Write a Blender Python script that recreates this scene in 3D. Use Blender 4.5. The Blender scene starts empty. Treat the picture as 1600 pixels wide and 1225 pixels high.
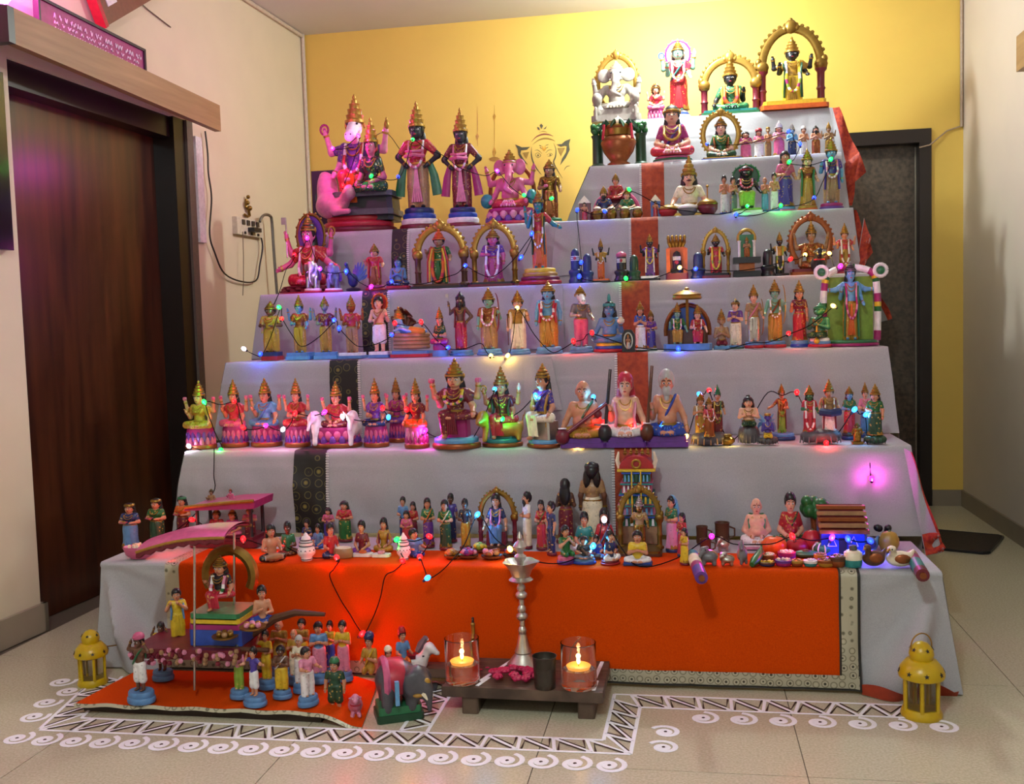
import bpy, math, random
import numpy as np
from mathutils import Matrix, Vector, noise

# ---------------------------------------------------------------- camera, world, lights, exposure
SC = bpy.context.scene
COL = SC.collection
FPX, CH = 1562.3, 1.03
def cam_axes(p, yw, r):
    cy, sy, cp, sp = math.cos(yw), math.sin(yw), math.cos(p), math.sin(p)
    fwd = np.array([-sy*cp, cy*cp, -sp]); right = np.array([cy, sy, 0.]); up = np.cross(right, fwd)
    cr, sr = math.cos(r), math.sin(r)
    return np.array([right*cr+up*sr, -(up*cr-right*sr), fwd])
RC = cam_axes(0.06729434, 0.17231123, -0.02994655)
cd = bpy.data.cameras.new('camera'); cam = bpy.data.objects.new('camera', cd); COL.objects.link(cam)
cd.sensor_fit = 'HORIZONTAL'; cd.sensor_width = 36.0; cd.lens = FPX/1600*36; cd.clip_start = .05
mw = np.eye(4); mw[:3, 0] = RC[0]; mw[:3, 1] = -RC[1]; mw[:3, 2] = -RC[2]; mw[:3, 3] = (0, 0, CH)
cam.matrix_world = Matrix(mw.tolist())
SC.camera = cam
SC.view_settings.view_transform = 'Standard'; SC.view_settings.look = 'None'
SC.view_settings.gamma = 1.0; SC.view_settings.use_curve_mapping = False
SC.view_settings.exposure = 0.74
world = bpy.data.worlds.new('world'); SC.world = world; world.use_nodes = True
world.node_tree.nodes['Background'].inputs[0].default_value = (.62, .58, .6, 1)
world.node_tree.nodes['Background'].inputs[1].default_value = .2
LAMPS = dict(ceiling=(42, (.90, 1, .97)), front_fill=(57, (.86, 1, 1.0)), magenta=(11, (1, .12, .75)), bulb=.10)

# pixel helpers: a pixel of the 1600x1225 frame gives a direction; the depth or height comes from the place
CO = np.array([0, 0, CH])
def ray(x, y): return RC.T @ np.array([(x-800)/FPX, (y-612.5)/FPX, 1.])
def atY(x, y, Y): d = ray(x, y); return CO+d*(Y/d[1])
def atZ(x, y, z): d = ray(x, y); return CO+d*((z-CH)/d[2])

# ---------------------------------------------------------------- materials
def srgb(h):
    h = h.lstrip('#'); c = [int(h[i:i+2], 16)/255 for i in (0, 2, 4)]
    return [x/12.92 if x <= .04045 else ((x+.055)/1.055)**2.4 for x in c]
PAL = dict(marble='a89e94', skin='c98a68', fair='e0a98c', dark='6e4632', blue='5f8fc4', sky='69a8d6', green='2f7a4e', teal='2b8c8a', lime='8fae3a', mint='7fb59b',
  black='17161c', coal='26252b', white='e6e2e2', cream='e9dcc0', red='b3202a', maroon='741a2c', crim='c2283e', pink='d8648f', rose='e58fae',
  mag='a8246e', purple='6a3596', violet='4b3a9a', navy='223468', royal='2a4fb0', yellow='e6bf2c', ochre='b98a2e', orange='e0641e', brown='5c3620',
  tan='a9805a', gold='b48a3c', brass='94702f', silver='b9b4aa', grey='77757a', stone='55535a', dgreen='1c4a30', leaf='1f6a30', copper='a05a30', hair='120e0f', lips='b8303c')
MC = {}
def mat(name, rough=.38, metal=None, var=.28, sc=60, bump=0, spec=.5):
    key = (name, rough, metal, var)
    if key in MC: return MC[key]
    m = bpy.data.materials.new(name); m.use_nodes = True; nt = m.node_tree; N = nt.nodes; L = nt.links
    b = N['Principled BSDF']; c = srgb(PAL.get(name, name))
    if name in PAL and name not in ('black', 'hair', 'silver'): c = [x*(.9 if name in ('white', 'cream', 'skin', 'fair') else .78) for x in c]; var = max(var, .36)
    if metal is None: metal = {'gold': .65, 'brass': .8, 'silver': .9, 'copper': .6}.get(name, 0)
    b.inputs['Roughness'].default_value = rough; b.inputs['Metallic'].default_value = metal
    b.inputs['Specular IOR Level'].default_value = spec
    tc = N.new('ShaderNodeTexCoord'); nz = N.new('ShaderNodeTexNoise'); nz.inputs['Scale'].default_value = sc; nz.inputs['Detail'].default_value = 3
    L.new(tc.outputs['Object'], nz.inputs['Vector'])
    mx = N.new('ShaderNodeMix'); mx.data_type = 'RGBA'
    mx.inputs[6].default_value = (*[x*(1-var) for x in c], 1); mx.inputs[7].default_value = (*[min(1, x*(1+var)) for x in c], 1)
    L.new(nz.outputs['Fac'], mx.inputs[0]); L.new(mx.outputs[2], b.inputs['Base Color'])
    if bump:
        bp = N.new('ShaderNodeBump'); bp.inputs['Strength'].default_value = bump; bp.inputs['Distance'].default_value = .004
        L.new(nz.outputs['Fac'], bp.inputs['Height']); L.new(bp.outputs[0], b.inputs['Normal'])
    MC[key] = m; return m
def emis(name, col, st):
    m = bpy.data.materials.new(name); m.use_nodes = True; N = m.node_tree.nodes
    b = N['Principled BSDF']; b.inputs['Base Color'].default_value = (*col, 1)
    b.inputs['Emission Color'].default_value = (*col, 1); b.inputs['Emission Strength'].default_value = st
    return m
def glass(name, col=(1, 1, 1), rough=.02, ior=1.45):
    m = bpy.data.materials.new(name); m.use_nodes = True; b = m.node_tree.nodes['Principled BSDF']
    b.inputs['Base Color'].default_value = (*col, 1); b.inputs['Transmission Weight'].default_value = 1
    b.inputs['Roughness'].default_value = rough; b.inputs['IOR'].default_value = ior
    return m
def two_tone(name, a, b_, scale, kind='noise', rough=.6, lo=.45, hi=.55, metal=0., stretch=(1, 1, 1), bump=.2, dist=.003):
    m = bpy.data.materials.new(name); m.use_nodes = True; nt = m.node_tree; N = nt.nodes; L = nt.links
    b = N['Principled BSDF']; b.inputs['Roughness'].default_value = rough; b.inputs['Metallic'].default_value = metal
    tc = N.new('ShaderNodeTexCoord'); mp = N.new('ShaderNodeMapping'); mp.inputs['Scale'].default_value = stretch
    L.new(tc.outputs['Object'], mp.inputs['Vector'])
    if kind == 'noise': t = N.new('ShaderNodeTexNoise'); t.inputs['Scale'].default_value = scale; t.inputs['Detail'].default_value = 5; o = t.outputs['Fac']
    elif kind == 'voronoi': t = N.new('ShaderNodeTexVoronoi'); t.inputs['Scale'].default_value = scale; o = t.outputs['Distance']
    else: t = N.new('ShaderNodeTexWave'); t.inputs['Scale'].default_value = scale; t.inputs['Distortion'].default_value = 4; t.inputs['Detail'].default_value = 3; o = t.outputs['Fac']
    L.new(mp.outputs[0], t.inputs['Vector'])
    r = N.new('ShaderNodeValToRGB'); r.color_ramp.elements[0].position = lo; r.color_ramp.elements[1].position = hi
    r.color_ramp.elements[0].color = (*srgb(a), 1); r.color_ramp.elements[1].color = (*srgb(b_), 1)
    L.new(o, r.inputs[0]); L.new(r.outputs[0], b.inputs['Base Color'])
    if bump:
        bp = N.new('ShaderNodeBump'); bp.inputs['Strength'].default_value = bump; bp.inputs['Distance'].default_value = dist
        L.new(o, bp.inputs['Height']); L.new(bp.outputs[0], b.inputs['Normal'])
    return m

# ---------------------------------------------------------------- object helpers
def tag(o, label, cat, group=None):
    o['label'] = label; o['category'] = cat
    if group: o['group'] = group
    return o
def thing(name, label, cat, loc=(0, 0, 0), rz=0, group=None):
    o = bpy.data.objects.new(name, None); COL.objects.link(o); o.empty_display_size = .05
    o.location = [float(x) for x in loc]; o.rotation_euler = (0, 0, rz)
    return tag(o, label, cat, group)
def link(name, me, parent=None):
    o = bpy.data.objects.new(name, me); COL.objects.link(o)
    if parent is not None: o.parent = parent
    return o
def struct(o): o['kind'] = 'structure'; return o
def asm(m): return m if not isinstance(m, str) else mat(m)
class MB:
    def __init__(s): s.v = []; s.f = []; s.m = []
    def add(s, vs, fs, mi=0):
        o = len(s.v); s.v.extend([tuple(map(float, p)) for p in vs]); s.f.extend([tuple(i+o for i in f) for f in fs]); s.m.extend([mi]*len(fs) if not isinstance(mi, list) else mi); return s
    def lathe(s, prof, n=16, c=(0, 0, 0), sx=1, sy=1, mi=0, pl=0, pn=12, cap=True, ph=0):
        vs = []; fs = []; ms = []
        k = len(prof)
        for i, p in enumerate(prof):
            r, z = p[0], p[1]
            for j in range(n):
                a = 2*math.pi*j/n+ph
                rr = r*(1+pl*math.cos(pn*a)*(i/max(1, k-1)))
                vs.append((c[0]+rr*math.cos(a)*sx, c[1]+rr*math.sin(a)*sy, c[2]+z))
        for i in range(k-1):
            q = prof[i+1][2] if len(prof[i+1]) > 2 else mi
            for j in range(n):
                fs.append((i*n+j, i*n+(j+1) % n, (i+1)*n+(j+1) % n, (i+1)*n+j)); ms.append(q)
        if prof[-1][1] < prof[0][1]: fs = [f[::-1] for f in fs]
        if cap:
            up = prof[-1][1] >= prof[0][1]
            a = tuple(range(n)); b = tuple((k-1)*n+j for j in range(n))
            fs.append(a[::-1] if up else a); ms.append(ms[0]); fs.append(b if up else b[::-1]); ms.append(ms[-2])
        return s.add(vs, fs, ms)
    def tube(s, path, r, n=6, mi=0, fl=1., cap=True, seg=None):
        P = [np.array(p, float) for p in path]; k = len(P); vs = []; fs = []; ms = []
        up = None
        for i in range(k):
            t = P[min(i+1, k-1)]-P[max(i-1, 0)]; t = t/(np.linalg.norm(t)+1e-9)
            if up is None:
                u = np.array([0, 1., 0]) if abs(t[1]) < .9 else np.array([1., 0, 0])
            else: u = up
            u = u-t*(u@t); u /= np.linalg.norm(u)+1e-9; up = u; w = np.cross(t, u)
            rr = r[i] if isinstance(r, (list, tuple)) else r
            for j in range(n):
                a = 2*math.pi*j/n
                vs.append(P[i]+u*math.cos(a)*rr*fl+w*math.sin(a)*rr)
        for i in range(k-1):
            for j in range(n):
                fs.append((i*n+j, i*n+(j+1) % n, (i+1)*n+(j+1) % n, (i+1)*n+j)); ms.append(mi if seg is None else seg[i % len(seg)])
        if cap: fs += [tuple(range(n))[::-1], tuple((k-1)*n+j for j in range(n))]; ms += [ms[0], ms[-1]]
        return s.add(vs, fs, ms)
    def ball(s, c, r, mi=0, nu=10, nv=6):
        if not isinstance(r, (tuple, list)): r = (r, r, r)
        vs = [(c[0], c[1], c[2]-r[2])]; fs = []
        for i in range(1, nv):
            p = math.pi*i/nv
            for j in range(nu):
                a = 2*math.pi*j/nu
                vs.append((c[0]+r[0]*math.sin(p)*math.cos(a), c[1]+r[1]*math.sin(p)*math.sin(a), c[2]-r[2]*math.cos(p)))
        vs.append((c[0], c[1], c[2]+r[2])); e = len(vs)-1
        for j in range(nu):
            fs.append((0, 1+(j+1) % nu, 1+j)); fs.append((e, e-nu+j, e-nu+(j+1) % nu))
        for i in range(nv-2):
            for j in range(nu):
                fs.append((1+i*nu+j, 1+i*nu+(j+1) % nu, 1+(i+1)*nu+(j+1) % nu, 1+(i+1)*nu+j))
        return s.add(vs, fs, mi)
    def box(s, c, h, mi=0, rz=0, bv=0., taper=1.):
        vs = []
        for sz in (-1, 1):
            k = taper if sz > 0 else 1
            hx, hy = h[0]*k, h[1]*k
            b = min(bv, hx*.49, hy*.49)
            ring = [(-hx+b, -hy), (hx-b, -hy), (hx, -hy+b), (hx, hy-b), (hx-b, hy), (-hx+b, hy), (-hx, hy-b), (-hx, -hy+b)] if b > 0 else [(-hx, -hy), (hx, -hy), (hx, hy), (-hx, hy)]
            for x, y in ring:
                X = x*math.cos(rz)-y*math.sin(rz); Y = x*math.sin(rz)+y*math.cos(rz)
                vs.append((c[0]+X, c[1]+Y, c[2]+sz*h[2]))
        n = len(vs)//2
        fs = [tuple(range(n))[::-1], tuple(range(n, 2*n))]+[(i, (i+1) % n, n+(i+1) % n, n+i) for i in range(n)]
        return s.add(vs, fs, mi)
    def prism(s, pts, d, f, mi=0):
        # pts: 2D outline (counter-clockwise), f maps (u,v,depth) to 3D
        n = len(pts); vs = [f(u, v, 0) for u, v in pts]+[f(u, v, d) for u, v in pts]
        fs = [tuple(range(n)), tuple(range(2*n-1, n-1, -1))]+[(i, n+i, n+(i+1) % n, (i+1) % n) for i in range(n)]
        return s.add(vs, fs, mi)
    def mesh(s, name, mats, tf=None, sharp=40):
        v = np.array(s.v, float).reshape(-1, 3)
        if tf: v = tf(v)
        me = bpy.data.meshes.new(name); me.from_pydata(v.tolist(), [], s.f)
        for m in (mats if isinstance(mats, (list, tuple)) else [mats]): me.materials.append(asm(m))
        me.polygons.foreach_set('material_index', s.m)
        me.polygons.foreach_set('use_smooth', [sharp > 0]*len(me.polygons))
        if sharp > 0: me.set_sharp_from_angle(angle=math.radians(sharp))
        me.update(); return me
    def out(s, name, mats, parent=None, tf=None, sharp=40): return link(name, s.mesh(name, mats, tf, sharp), parent)

# ---------------------------------------------------------------- signed-distance bodies: one continuous surface per part
def sdf(prims, vox, k=.02):
    lo = np.full(3, 1e9); hi = -lo
    for p in prims:
        if p[0] == 'c':
            a, b, ra, rb = np.array(p[1], float), np.array(p[2], float), p[3], p[4]
            l = np.minimum(a-ra, b-rb); h = np.maximum(a+ra, b+rb)
        else:
            a, b = np.array(p[1], float), np.array(p[2], float); l = a-b; h = a+b
        lo = np.minimum(lo, l); hi = np.maximum(hi, h)
    lo -= 2.2*vox; n = np.ceil((hi+2.2*vox-lo)/vox).astype(int)+1
    ax = [lo[i]+vox*np.arange(n[i]) for i in range(3)]
    F = np.full(n, .2, np.float32); mg = max(.05, 3*vox, 2.5*k)
    for p in prims:
        if p[0] == 'c':
            a, b, ra, rb = np.array(p[1], float), np.array(p[2], float), p[3], p[4]
            l = np.minimum(a-ra, b-rb)-mg; h = np.maximum(a+ra, b+rb)+mg
        else:
            a, b = np.array(p[1], float), np.array(p[2], float); l = a-b-mg; h = a+b+mg
        i0 = np.maximum(0, np.floor((l-lo)/vox).astype(int)); i1 = np.minimum(n, np.ceil((h-lo)/vox).astype(int)+1)
        X = ax[0][i0[0]:i1[0], None, None]; Y = ax[1][None, i0[1]:i1[1], None]; Z = ax[2][None, None, i0[2]:i1[2]]
        if p[0] == 'c':
            d = b-a; q = d@d+1e-12
            t = np.clip(((X-a[0])*d[0]+(Y-a[1])*d[1]+(Z-a[2])*d[2])/q, 0, 1)
            D = np.sqrt((X-a[0]-t*d[0])**2+(Y-a[1]-t*d[1])**2+(Z-a[2]-t*d[2])**2)-(ra+(rb-ra)*t)
        elif p[0] == 'e':
            g = np.sqrt(((X-a[0])/b[0])**2+((Y-a[1])/b[1])**2+((Z-a[2])/b[2])**2)
            g2 = np.sqrt(((X-a[0])/b[0]**2)**2+((Y-a[1])/b[1]**2)**2+((Z-a[2])/b[2]**2)**2)+1e-9
            D = g*(g-1)/g2
        else:
            r = p[3]; qx = np.abs(X-a[0])-b[0]+r; qy = np.abs(Y-a[1])-b[1]+r; qz = np.abs(Z-a[2])-b[2]+r
            D = np.sqrt(np.maximum(qx, 0)**2+np.maximum(qy, 0)**2+np.maximum(qz, 0)**2)+np.minimum(np.maximum(np.maximum(qx, qy), qz), 0)-r
        S = F[i0[0]:i1[0], i0[1]:i1[1], i0[2]:i1[2]]
        h = np.maximum(k-np.abs(S-D), 0)/k
        S[...] = np.minimum(S, D)-h*h*k*.25
    s = F < 0; nx, ny, nz = n-1
    acc = np.zeros((nx, ny, nz, 3), np.float32); cnt = np.zeros((nx, ny, nz), np.int16)
    for axs in range(3):
        for u in (0, 1):
            for w in (0, 1):
                off = [0, 0, 0]; o2 = [i for i in range(3) if i != axs]; off[o2[0]] = u; off[o2[1]] = w
                A = F[off[0]:off[0]+nx, off[1]:off[1]+ny, off[2]:off[2]+nz]; e = list(off); e[axs] += 1
                B = F[e[0]:e[0]+nx, e[1]:e[1]+ny, e[2]:e[2]+nz]
                m = (A < 0) != (B < 0); idx = np.nonzero(m); fa = A[idx]; t = fa/(fa-B[idx])
                pos = np.tile(np.array(off, np.float32), (len(t), 1)); pos[:, axs] += t
                acc[idx] += pos; cnt[idx] += 1
    mixed = cnt > 0; ids = -np.ones((nx, ny, nz), np.int64); ii = np.nonzero(mixed); ids[ii] = np.arange(len(ii[0]))
    V = (np.stack(ii, 1)+acc[ii]/cnt[ii][:, None])*vox+lo
    Q = []
    for axs in range(3):
        o2 = [i for i in range(3) if i != axs]
        sl = [slice(1, -1)]*3; sl[axs] = slice(0, -1); sm = list(sl); sm[axs] = slice(1, None)
        A = s[tuple(sl)]; B = s[tuple(sm)]
        for want, flip in ((A & ~B, False), (~A & B, True)):
            ix = np.stack(np.nonzero(want), 1)
            if not len(ix): continue
            g = ix.copy(); g[:, o2[0]] += 1; g[:, o2[1]] += 1
            def cell(du, dv):
                c = g.copy(); c[:, o2[0]] -= du; c[:, o2[1]] -= dv; return ids[c[:, 0], c[:, 1], c[:, 2]]
            q = np.stack([cell(1, 1), cell(0, 1), cell(0, 0), cell(1, 0)], 1)
            if (axs == 1) != flip: q = q[:, ::-1]
            Q.append(q)
    return V, np.concatenate(Q)
def qmesh(name, V, Q, m):
    me = bpy.data.meshes.new(name); me.vertices.add(len(V)); me.vertices.foreach_set('co', V.astype(np.float32).ravel())
    me.loops.add(Q.size); me.loops.foreach_set('vertex_index', Q.astype(np.int32).ravel())
    me.polygons.add(len(Q)); me.polygons.foreach_set('loop_start', np.arange(0, Q.size, 4, dtype=np.int32))
    me.polygons.foreach_set('use_smooth', np.ones(len(Q), bool))
    me.materials.append(asm(m)); me.update(calc_edges=True); return me
def blob(name, prims, m, parent, vox, k=.02, tf=None):
    V, Q = sdf(prims, vox, k)
    if tf: V = tf(V)
    return link(name, qmesh(name, V, Q, m), parent)

# ---------------------------------------------------------------- the room
YB, ZC, XR, YN = 5.58, 2.72, 1.44, -2.0
def LX(Y, off=0): return -2.131-.05*(YB-Y)+off
def lbox(mb, Y0, Y1, o0, o1, z0, z1, mi=0):
    vs = [(LX(Y, o), Y, z) for z in (z0, z1) for (Y, o) in ((Y0, o0), (Y0, o1), (Y1, o1), (Y1, o0))]
    mb.add(vs, [(0, 1, 2, 3), (7, 6, 5, 4), (0, 4, 5, 1), (1, 5, 6, 2), (2, 6, 7, 3), (3, 7, 4, 0)], mi)
    return mb
def bx(mb, x0, x1, y0, y1, z0, z1, mi=0): return mb.box(((x0+x1)/2, (y0+y1)/2, (z0+z1)/2), ((x1-x0)/2, (y1-y0)/2, (z1-z0)/2), mi)
m_yellow = mat('e0bb58', .55, 0, .05, 6, bump=.05); m_cream = mat('d8c8ac', .6, 0, .05, 6, bump=.05)
m_white = mat('d6d4d0', .7, 0, .04, 5); m_rwall = mat('c9bcae', .6, 0, .05, 5)
m_skirt = mat('8a7c6a', .5, 0, .1, 12)
m_door = two_tone('door_wood', '2a0f08', '5a2c14', 3, 'noise', .28, .3, .75, stretch=(6, 6, .6), bump=.05)
m_frame = mat('1c100c', .35, 0, .2, 20)
m_bdoor = two_tone('door_laminate', '3a3028', '5a4c3e', 45, 'noise', .45, .35, .65, bump=.15)
m_tile = two_tone('floor_tile', 'b4ac92', 'c8c0a8', 160, 'noise', .22, .35, .65, bump=.0)
m_tile.node_tree.nodes['Principled BSDF'].inputs['Specular IOR Level'].default_value = .35
m_grout = mat('5e5344', .8, 0, .1, 20)
m_pelmet = two_tone('pelmet_board', '8c6a44', 'a8845a', 8, 'noise', .5, .3, .7, stretch=(1, .3, 4), bump=.03)

fl = MB(); bx(fl, -2.75, XR+.1, YN, YB+.1, -.06, -.004); floor = struct(fl.out('floor', m_grout))
tl = MB().box((0, 0, -.004), (.3088, .3088, .004), 0, 0, .0015).mesh('tile', m_tile)
for i in range(-4, 4):
    for j in range(-8, 6):
        x = .254+.62*(i+.5); y = 2.871+.62*(j+.5)
        if x < -2.7 or y > 5.9 or y < -2: continue
        t = link('tile', tl, floor); t.location = (x, y, 0)
ce = MB(); bx(ce, -2.75, XR+.1, YN, YB+.1, ZC, ZC+.06); struct(ce.out('ceiling', m_white))
DX0, DX1, DZ = .70, 1.222, 1.913
wb = MB(); bx(wb, -2.3, DX0-.06, YB, YB+.12, 0, ZC); bx(wb, DX1+.062, XR+.12, YB, YB+.12, 0, ZC); bx(wb, DX0-.06, DX1+.062, YB, YB+.12, DZ+.072, ZC)
struct(wb.out('wall_back', m_yellow))
d = struct(MB().box(((DX0+DX1)/2, YB+.09, DZ/2), ((DX1-DX0)/2, .02, DZ/2), 0).out('door_1', m_bdoor))
fr = MB(); bx(fr, DX1, DX1+.06, YB-.012, YB+.1, 0, DZ+.07); bx(fr, DX0-.06, DX0, YB-.012, YB+.1, 0, DZ+.07); bx(fr, DX0, DX1, YB-.012, YB+.1, DZ, DZ+.07)
fr.out('door_frame', m_frame, d)
MB().box((DX1-.004, YB+.065, 1.0), (.003, .006, .9)).out('door_edge_strip', mat('8c8274', .4), d)
wr = MB(); bx(wr, XR, XR+.1, YN, YB+.1, 0, ZC); struct(wr.out('wall_right', m_rwall))
b = MB(); bx(b, XR-.012, XR, YN, YB, 0, .085); struct(b.out('baseboard_right', m_skirt))
b = MB(); bx(b, DX1+.062, XR-.012, YB-.012, YB, 0, .085); struct(b.out('baseboard_back', m_skirt))
wf = MB(); bx(wf, -2.75, XR+.1, YN-.1, YN, 0, ZC); struct(wf.out('wall_front', m_white))
wl = MB(); lbox(wl, YN, 3.13, -.25, 0, 0, ZC); lbox(wl, 4.30, YB, -.25, 0, 0, ZC); lbox(wl, 3.13, 4.30, -.25, 0, 1.99, ZC)
struct(wl.out('wall_left', m_cream))
b = MB(); lbox(b, YN, 3.15, 0, .014, 0, .10); lbox(b, 3.13, 3.15, -.1, .014, 0, .10); struct(b.out('baseboard_left', mat('9a8b78', .5, 0, .1, 12)))
d = struct(lbox(MB(), 3.14, 4.24, -.14, -.10, 0, 1.99).out('door_2', m_door))
j = MB(); lbox(j, 4.16, 4.25, -.10, .0, 0, 1.99); lbox(j, 3.13, 4.25, -.10, -.02, 1.90, 1.99); j.out('door_frame', m_frame, d)
lbox(MB(), 4.25, 4.30, -.1, .012, 0, 1.99).out('door_casing', mat('5c5048', .5), d)
t = MB(); t.tube([(LX(5.56, .012), 5.56, .0), (LX(5.56, .012), 5.56, ZC)], .011, 6); t.tube([(LX(5.56, .012), 5.56, ZC-.012), (LX(3.2, .012), 3.2, ZC-.012)], .011, 6)
struct(t.out('trim_1', mat('c9b8a4', .5)))
t = MB(); t.tube([(XR-.01, YB-.01, ZC), (XR-.01, YB-.01, 1.98)], .009, 6); t.tube([(XR-.01, YB-.01, 1.985), (1.36, YB-.008, 1.965), (DX1+.05, YB-.018, 1.895), (DX1-.002, YB-.018, 1.885)], .004, 5)
struct(t.out('trim_2', mat('a8907a', .5)))

# pelmet board over the left door, with what stands on it
pm = thing('pelmet_shelf', 'tan wooden pelmet shelf fixed over the brown door', 'shelf', (LX(3.62), 3.62, 1.94))
def rel(mb, root):
    loc = np.array(root.location); return lambda v: v-loc
def rel2(root):
    loc = np.array(root.location)
    def g_(v): v = v.copy(); v[:, 2] += (4.28-v[:, 1])*.032; return v-loc
    return g_
lbox(MB(), 2.97, 4.28, .13, .16, 1.935, 2.05).out('front_board', m_pelmet, pm, rel2(pm))
lbox(MB(), 2.97, 4.28, 0, .13, 2.01, 2.035).out('shelf_board', m_pelmet, pm, rel2(pm))
lbox(MB(), 2.94, 2.97, 0, .16, 1.935, 2.05).out('end_board', m_frame, pm, rel2(pm))
pl = thing('lettered_plaque', 'long magenta plaque with pale script lying on the pelmet shelf', 'plaque', (LX(3.5, .06), 3.5, 2.04))
tilt = lambda v: v
p = MB(); lbox(p, 3.19, 3.82, .075, .085, 2.045, 2.165); p.out('board', mat('a03a78', .3), pl, rel2(pl))
p = MB()
for (a, b_, c, e) in ((3.185, 3.825, 2.16, 2.17), (3.185, 3.825, 2.04, 2.05), (3.185, 3.195, 2.04, 2.17), (3.815, 3.825, 2.04, 2.17)): lbox(p, a, b_, .07, .092, c, e)
p.out('rim', mat('2a1424', .4), pl, rel2(pl))
random.seed(3); p = MB()
for z0, h in ((2.128, .010), (2.105, .006), (2.082, .008)):
    y = 3.27
    while y < 3.78:
        w = random.uniform(.008, .018); q = [(LX(y+w*t_, .087), y+w*t_, z0+h*math.sin(t_*6.3+y*40)*.9) for t_ in (0, .2, .4, .6, .8, 1)]
        p.tube(q, .0021, 4); y += w+random.choice((.004, .004, .02))
p.out('script_lettering', mat('f0d8e8', .5), pl, rel2(pl))
lp = thing('magenta_lamp', 'small glowing magenta lamp on the pelmet shelf by the plaque', 'lamp', (LX(3.03, .07), 3.03, 2.075))
MB().lathe([(.03, 0), (.034, .02), (.014, .03), (.014, .05)], 14).out('lamp_base', 'coal', lp)
MB().lathe([(.016, .05), (.034, .075), (.036, .10), (.02, .13), (.004, .14)], 14).out('globe', emis('magenta_glow', (1, .15, .8), 6), lp)
def point(name, loc, power, col, r, parent=None):
    l = bpy.data.lights.new(name, 'POINT'); l.energy = power; l.color = col; l.shadow_soft_size = r
    o = bpy.data.objects.new(name, l); COL.objects.link(o); o.location = [float(x) for x in loc]
    if parent is not None: o.parent = parent
    return o
point('magenta_light', (.03, -.02, .22), LAMPS['magenta'][0], LAMPS['magenta'][1], .04, lp)
def ceiling_lamp(label, x, y, key):
    c = thing('ceiling_lamp', label, 'lamp', (x, y, ZC-.11))
    MB().lathe([(.03, .085), (.045, .09), (.05, .11)], 20).out('ceiling_rose', 'white', c)
    MB().tube([(0, 0, .05), (0, 0, .09)], .012, 8).out('stem', 'white', c)
    MB().ball((0, 0, .02), (.042, .042, .042), 0, 18, 12).out('globe', emis('lamp_glow', (1, .95, .85), 8), c)
    l = bpy.data.lights.new('ceiling_light', 'POINT'); l.energy = LAMPS[key][0]; l.color = LAMPS[key][1]; l.shadow_soft_size = .045
    o = bpy.data.objects.new('ceiling_light', l); COL.objects.link(o); o.parent = c; o.location = (0, 0, -.075)
ceiling_lamp('globe ceiling lamp above the top steps of the display', 0.0, 4.75, 'ceiling')
ceiling_lamp('added unseen globe fill lamp overhead in front of the display', -.4, .1, 'front_fill')  # unseen lamp, added only to brighten the display from the front

# picture, switch board, cables, cane and hooks on the left wall
pf = thing('picture_frame', 'tilted brown picture with a red edge high on the left wall', 'picture', (LX(3.7, .02), 3.7, 2.234))
def wl_map(Y0, z0, ang, off):
    ca, sa = math.cos(ang), math.sin(ang)
    def f(u, v, dd): Y = Y0+u*ca-v*sa; z = z0+u*sa+v*ca; return (LX(Y, off+dd)-pf.location[0], Y-pf.location[1], z-pf.location[2])
    return f
g = wl_map(3.65, 2.232, .55, .01)
MB().prism([(0, 0), (.5, 0), (.5, .42), (0, .42)], .03, g).out('panel', mat('7a4a34', .4), pf)
MB().prism([(-.022, -.002), (.0, 0), (0, .42), (-.022, .42)], .04, g).out('red_edge', mat('b0182a', .4), pf)
MB().prism([(.05, .06), (.12, .06), (.12, .2), (.05, .2)], .034, g).out('paper', 'white', pf)
tag(MB().tube([(LX(Y, .006), Y, z) for Y, z in ((3.95, 2.44), (3.955, 2.41), (4.0, 2.40), (4.17, 2.375))], .0025, 5).out('hanging_wire', mat('4a3a34')), 'thin dark wire trailing from the tilted picture to a nail', 'wire')
sb = thing('switch_board', 'white wall switch board with a black plug and sockets', 'switch', (LX(4.79, 0), 4.79, 1.50))
lbox(MB(), 4.65, 4.93, 0, .025, 1.515, 1.6).out('plate', mat('cfc4b0', .4), sb, rel(None, sb))
q = MB()
for k in range(4): lbox(MB(), 4.70+k*.05, 4.725+k*.05, .025, .032, 1.565, 1.59).out('switch', mat('3a3430', .4), sb, rel(None, sb))
lbox(MB(), 4.76, 4.84, .025, .06, 1.535, 1.555).out('plug', 'black', sb, rel(None, sb))
q = MB()
for k in range(3): lbox(MB(), 4.72+k*.07, 4.735+k*.07, .025, .03, 1.52, 1.532).out('socket', 'black', sb, rel(None, sb))
kh = thing('key_hook', 'small brass key hook with keys above the switch board', 'hook', (LX(4.79, .01), 4.79, 1.60))
MB().tube([(0, -.03, .02), (0, 0, .012), (0, .03, .02), (0, .02, .05), (0, -.01, .06), (0, 0, .1)], .007, 6).out('hook', 'brass', kh)
MB().ball((.01, .01, .055), .014).ball((.01, -.012, .08), .012).ball((.01, 0, .11), .01).out('keys', 'brass', kh)
def wallpts(pts, off=.012): return [(LX(Y, off), Y, z) for Y, z in pts]
def onL(x, y, off=.012):
    dd = ray(x, y); t_ = (-2.41+off)/(dd[0]-.05*dd[1]); pp = CO+dd*t_; return (pp[1], pp[2])
def smooth_path(P, n=6):
    P = [np.array(p, float) for p in P]; out = []
    for i in range(len(P)-1):
        a, b_, c, e = P[max(i-1, 0)], P[i], P[i+1], P[min(i+2, len(P)-1)]
        for k in range(n):
            t_ = k/n; out.append(.5*((2*b_)+(-a+c)*t_+(2*a-5*b_+4*c-e)*t_**2+(-a+3*b_-3*c+e)*t_**3))
    return out+[P[-1]]
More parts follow.
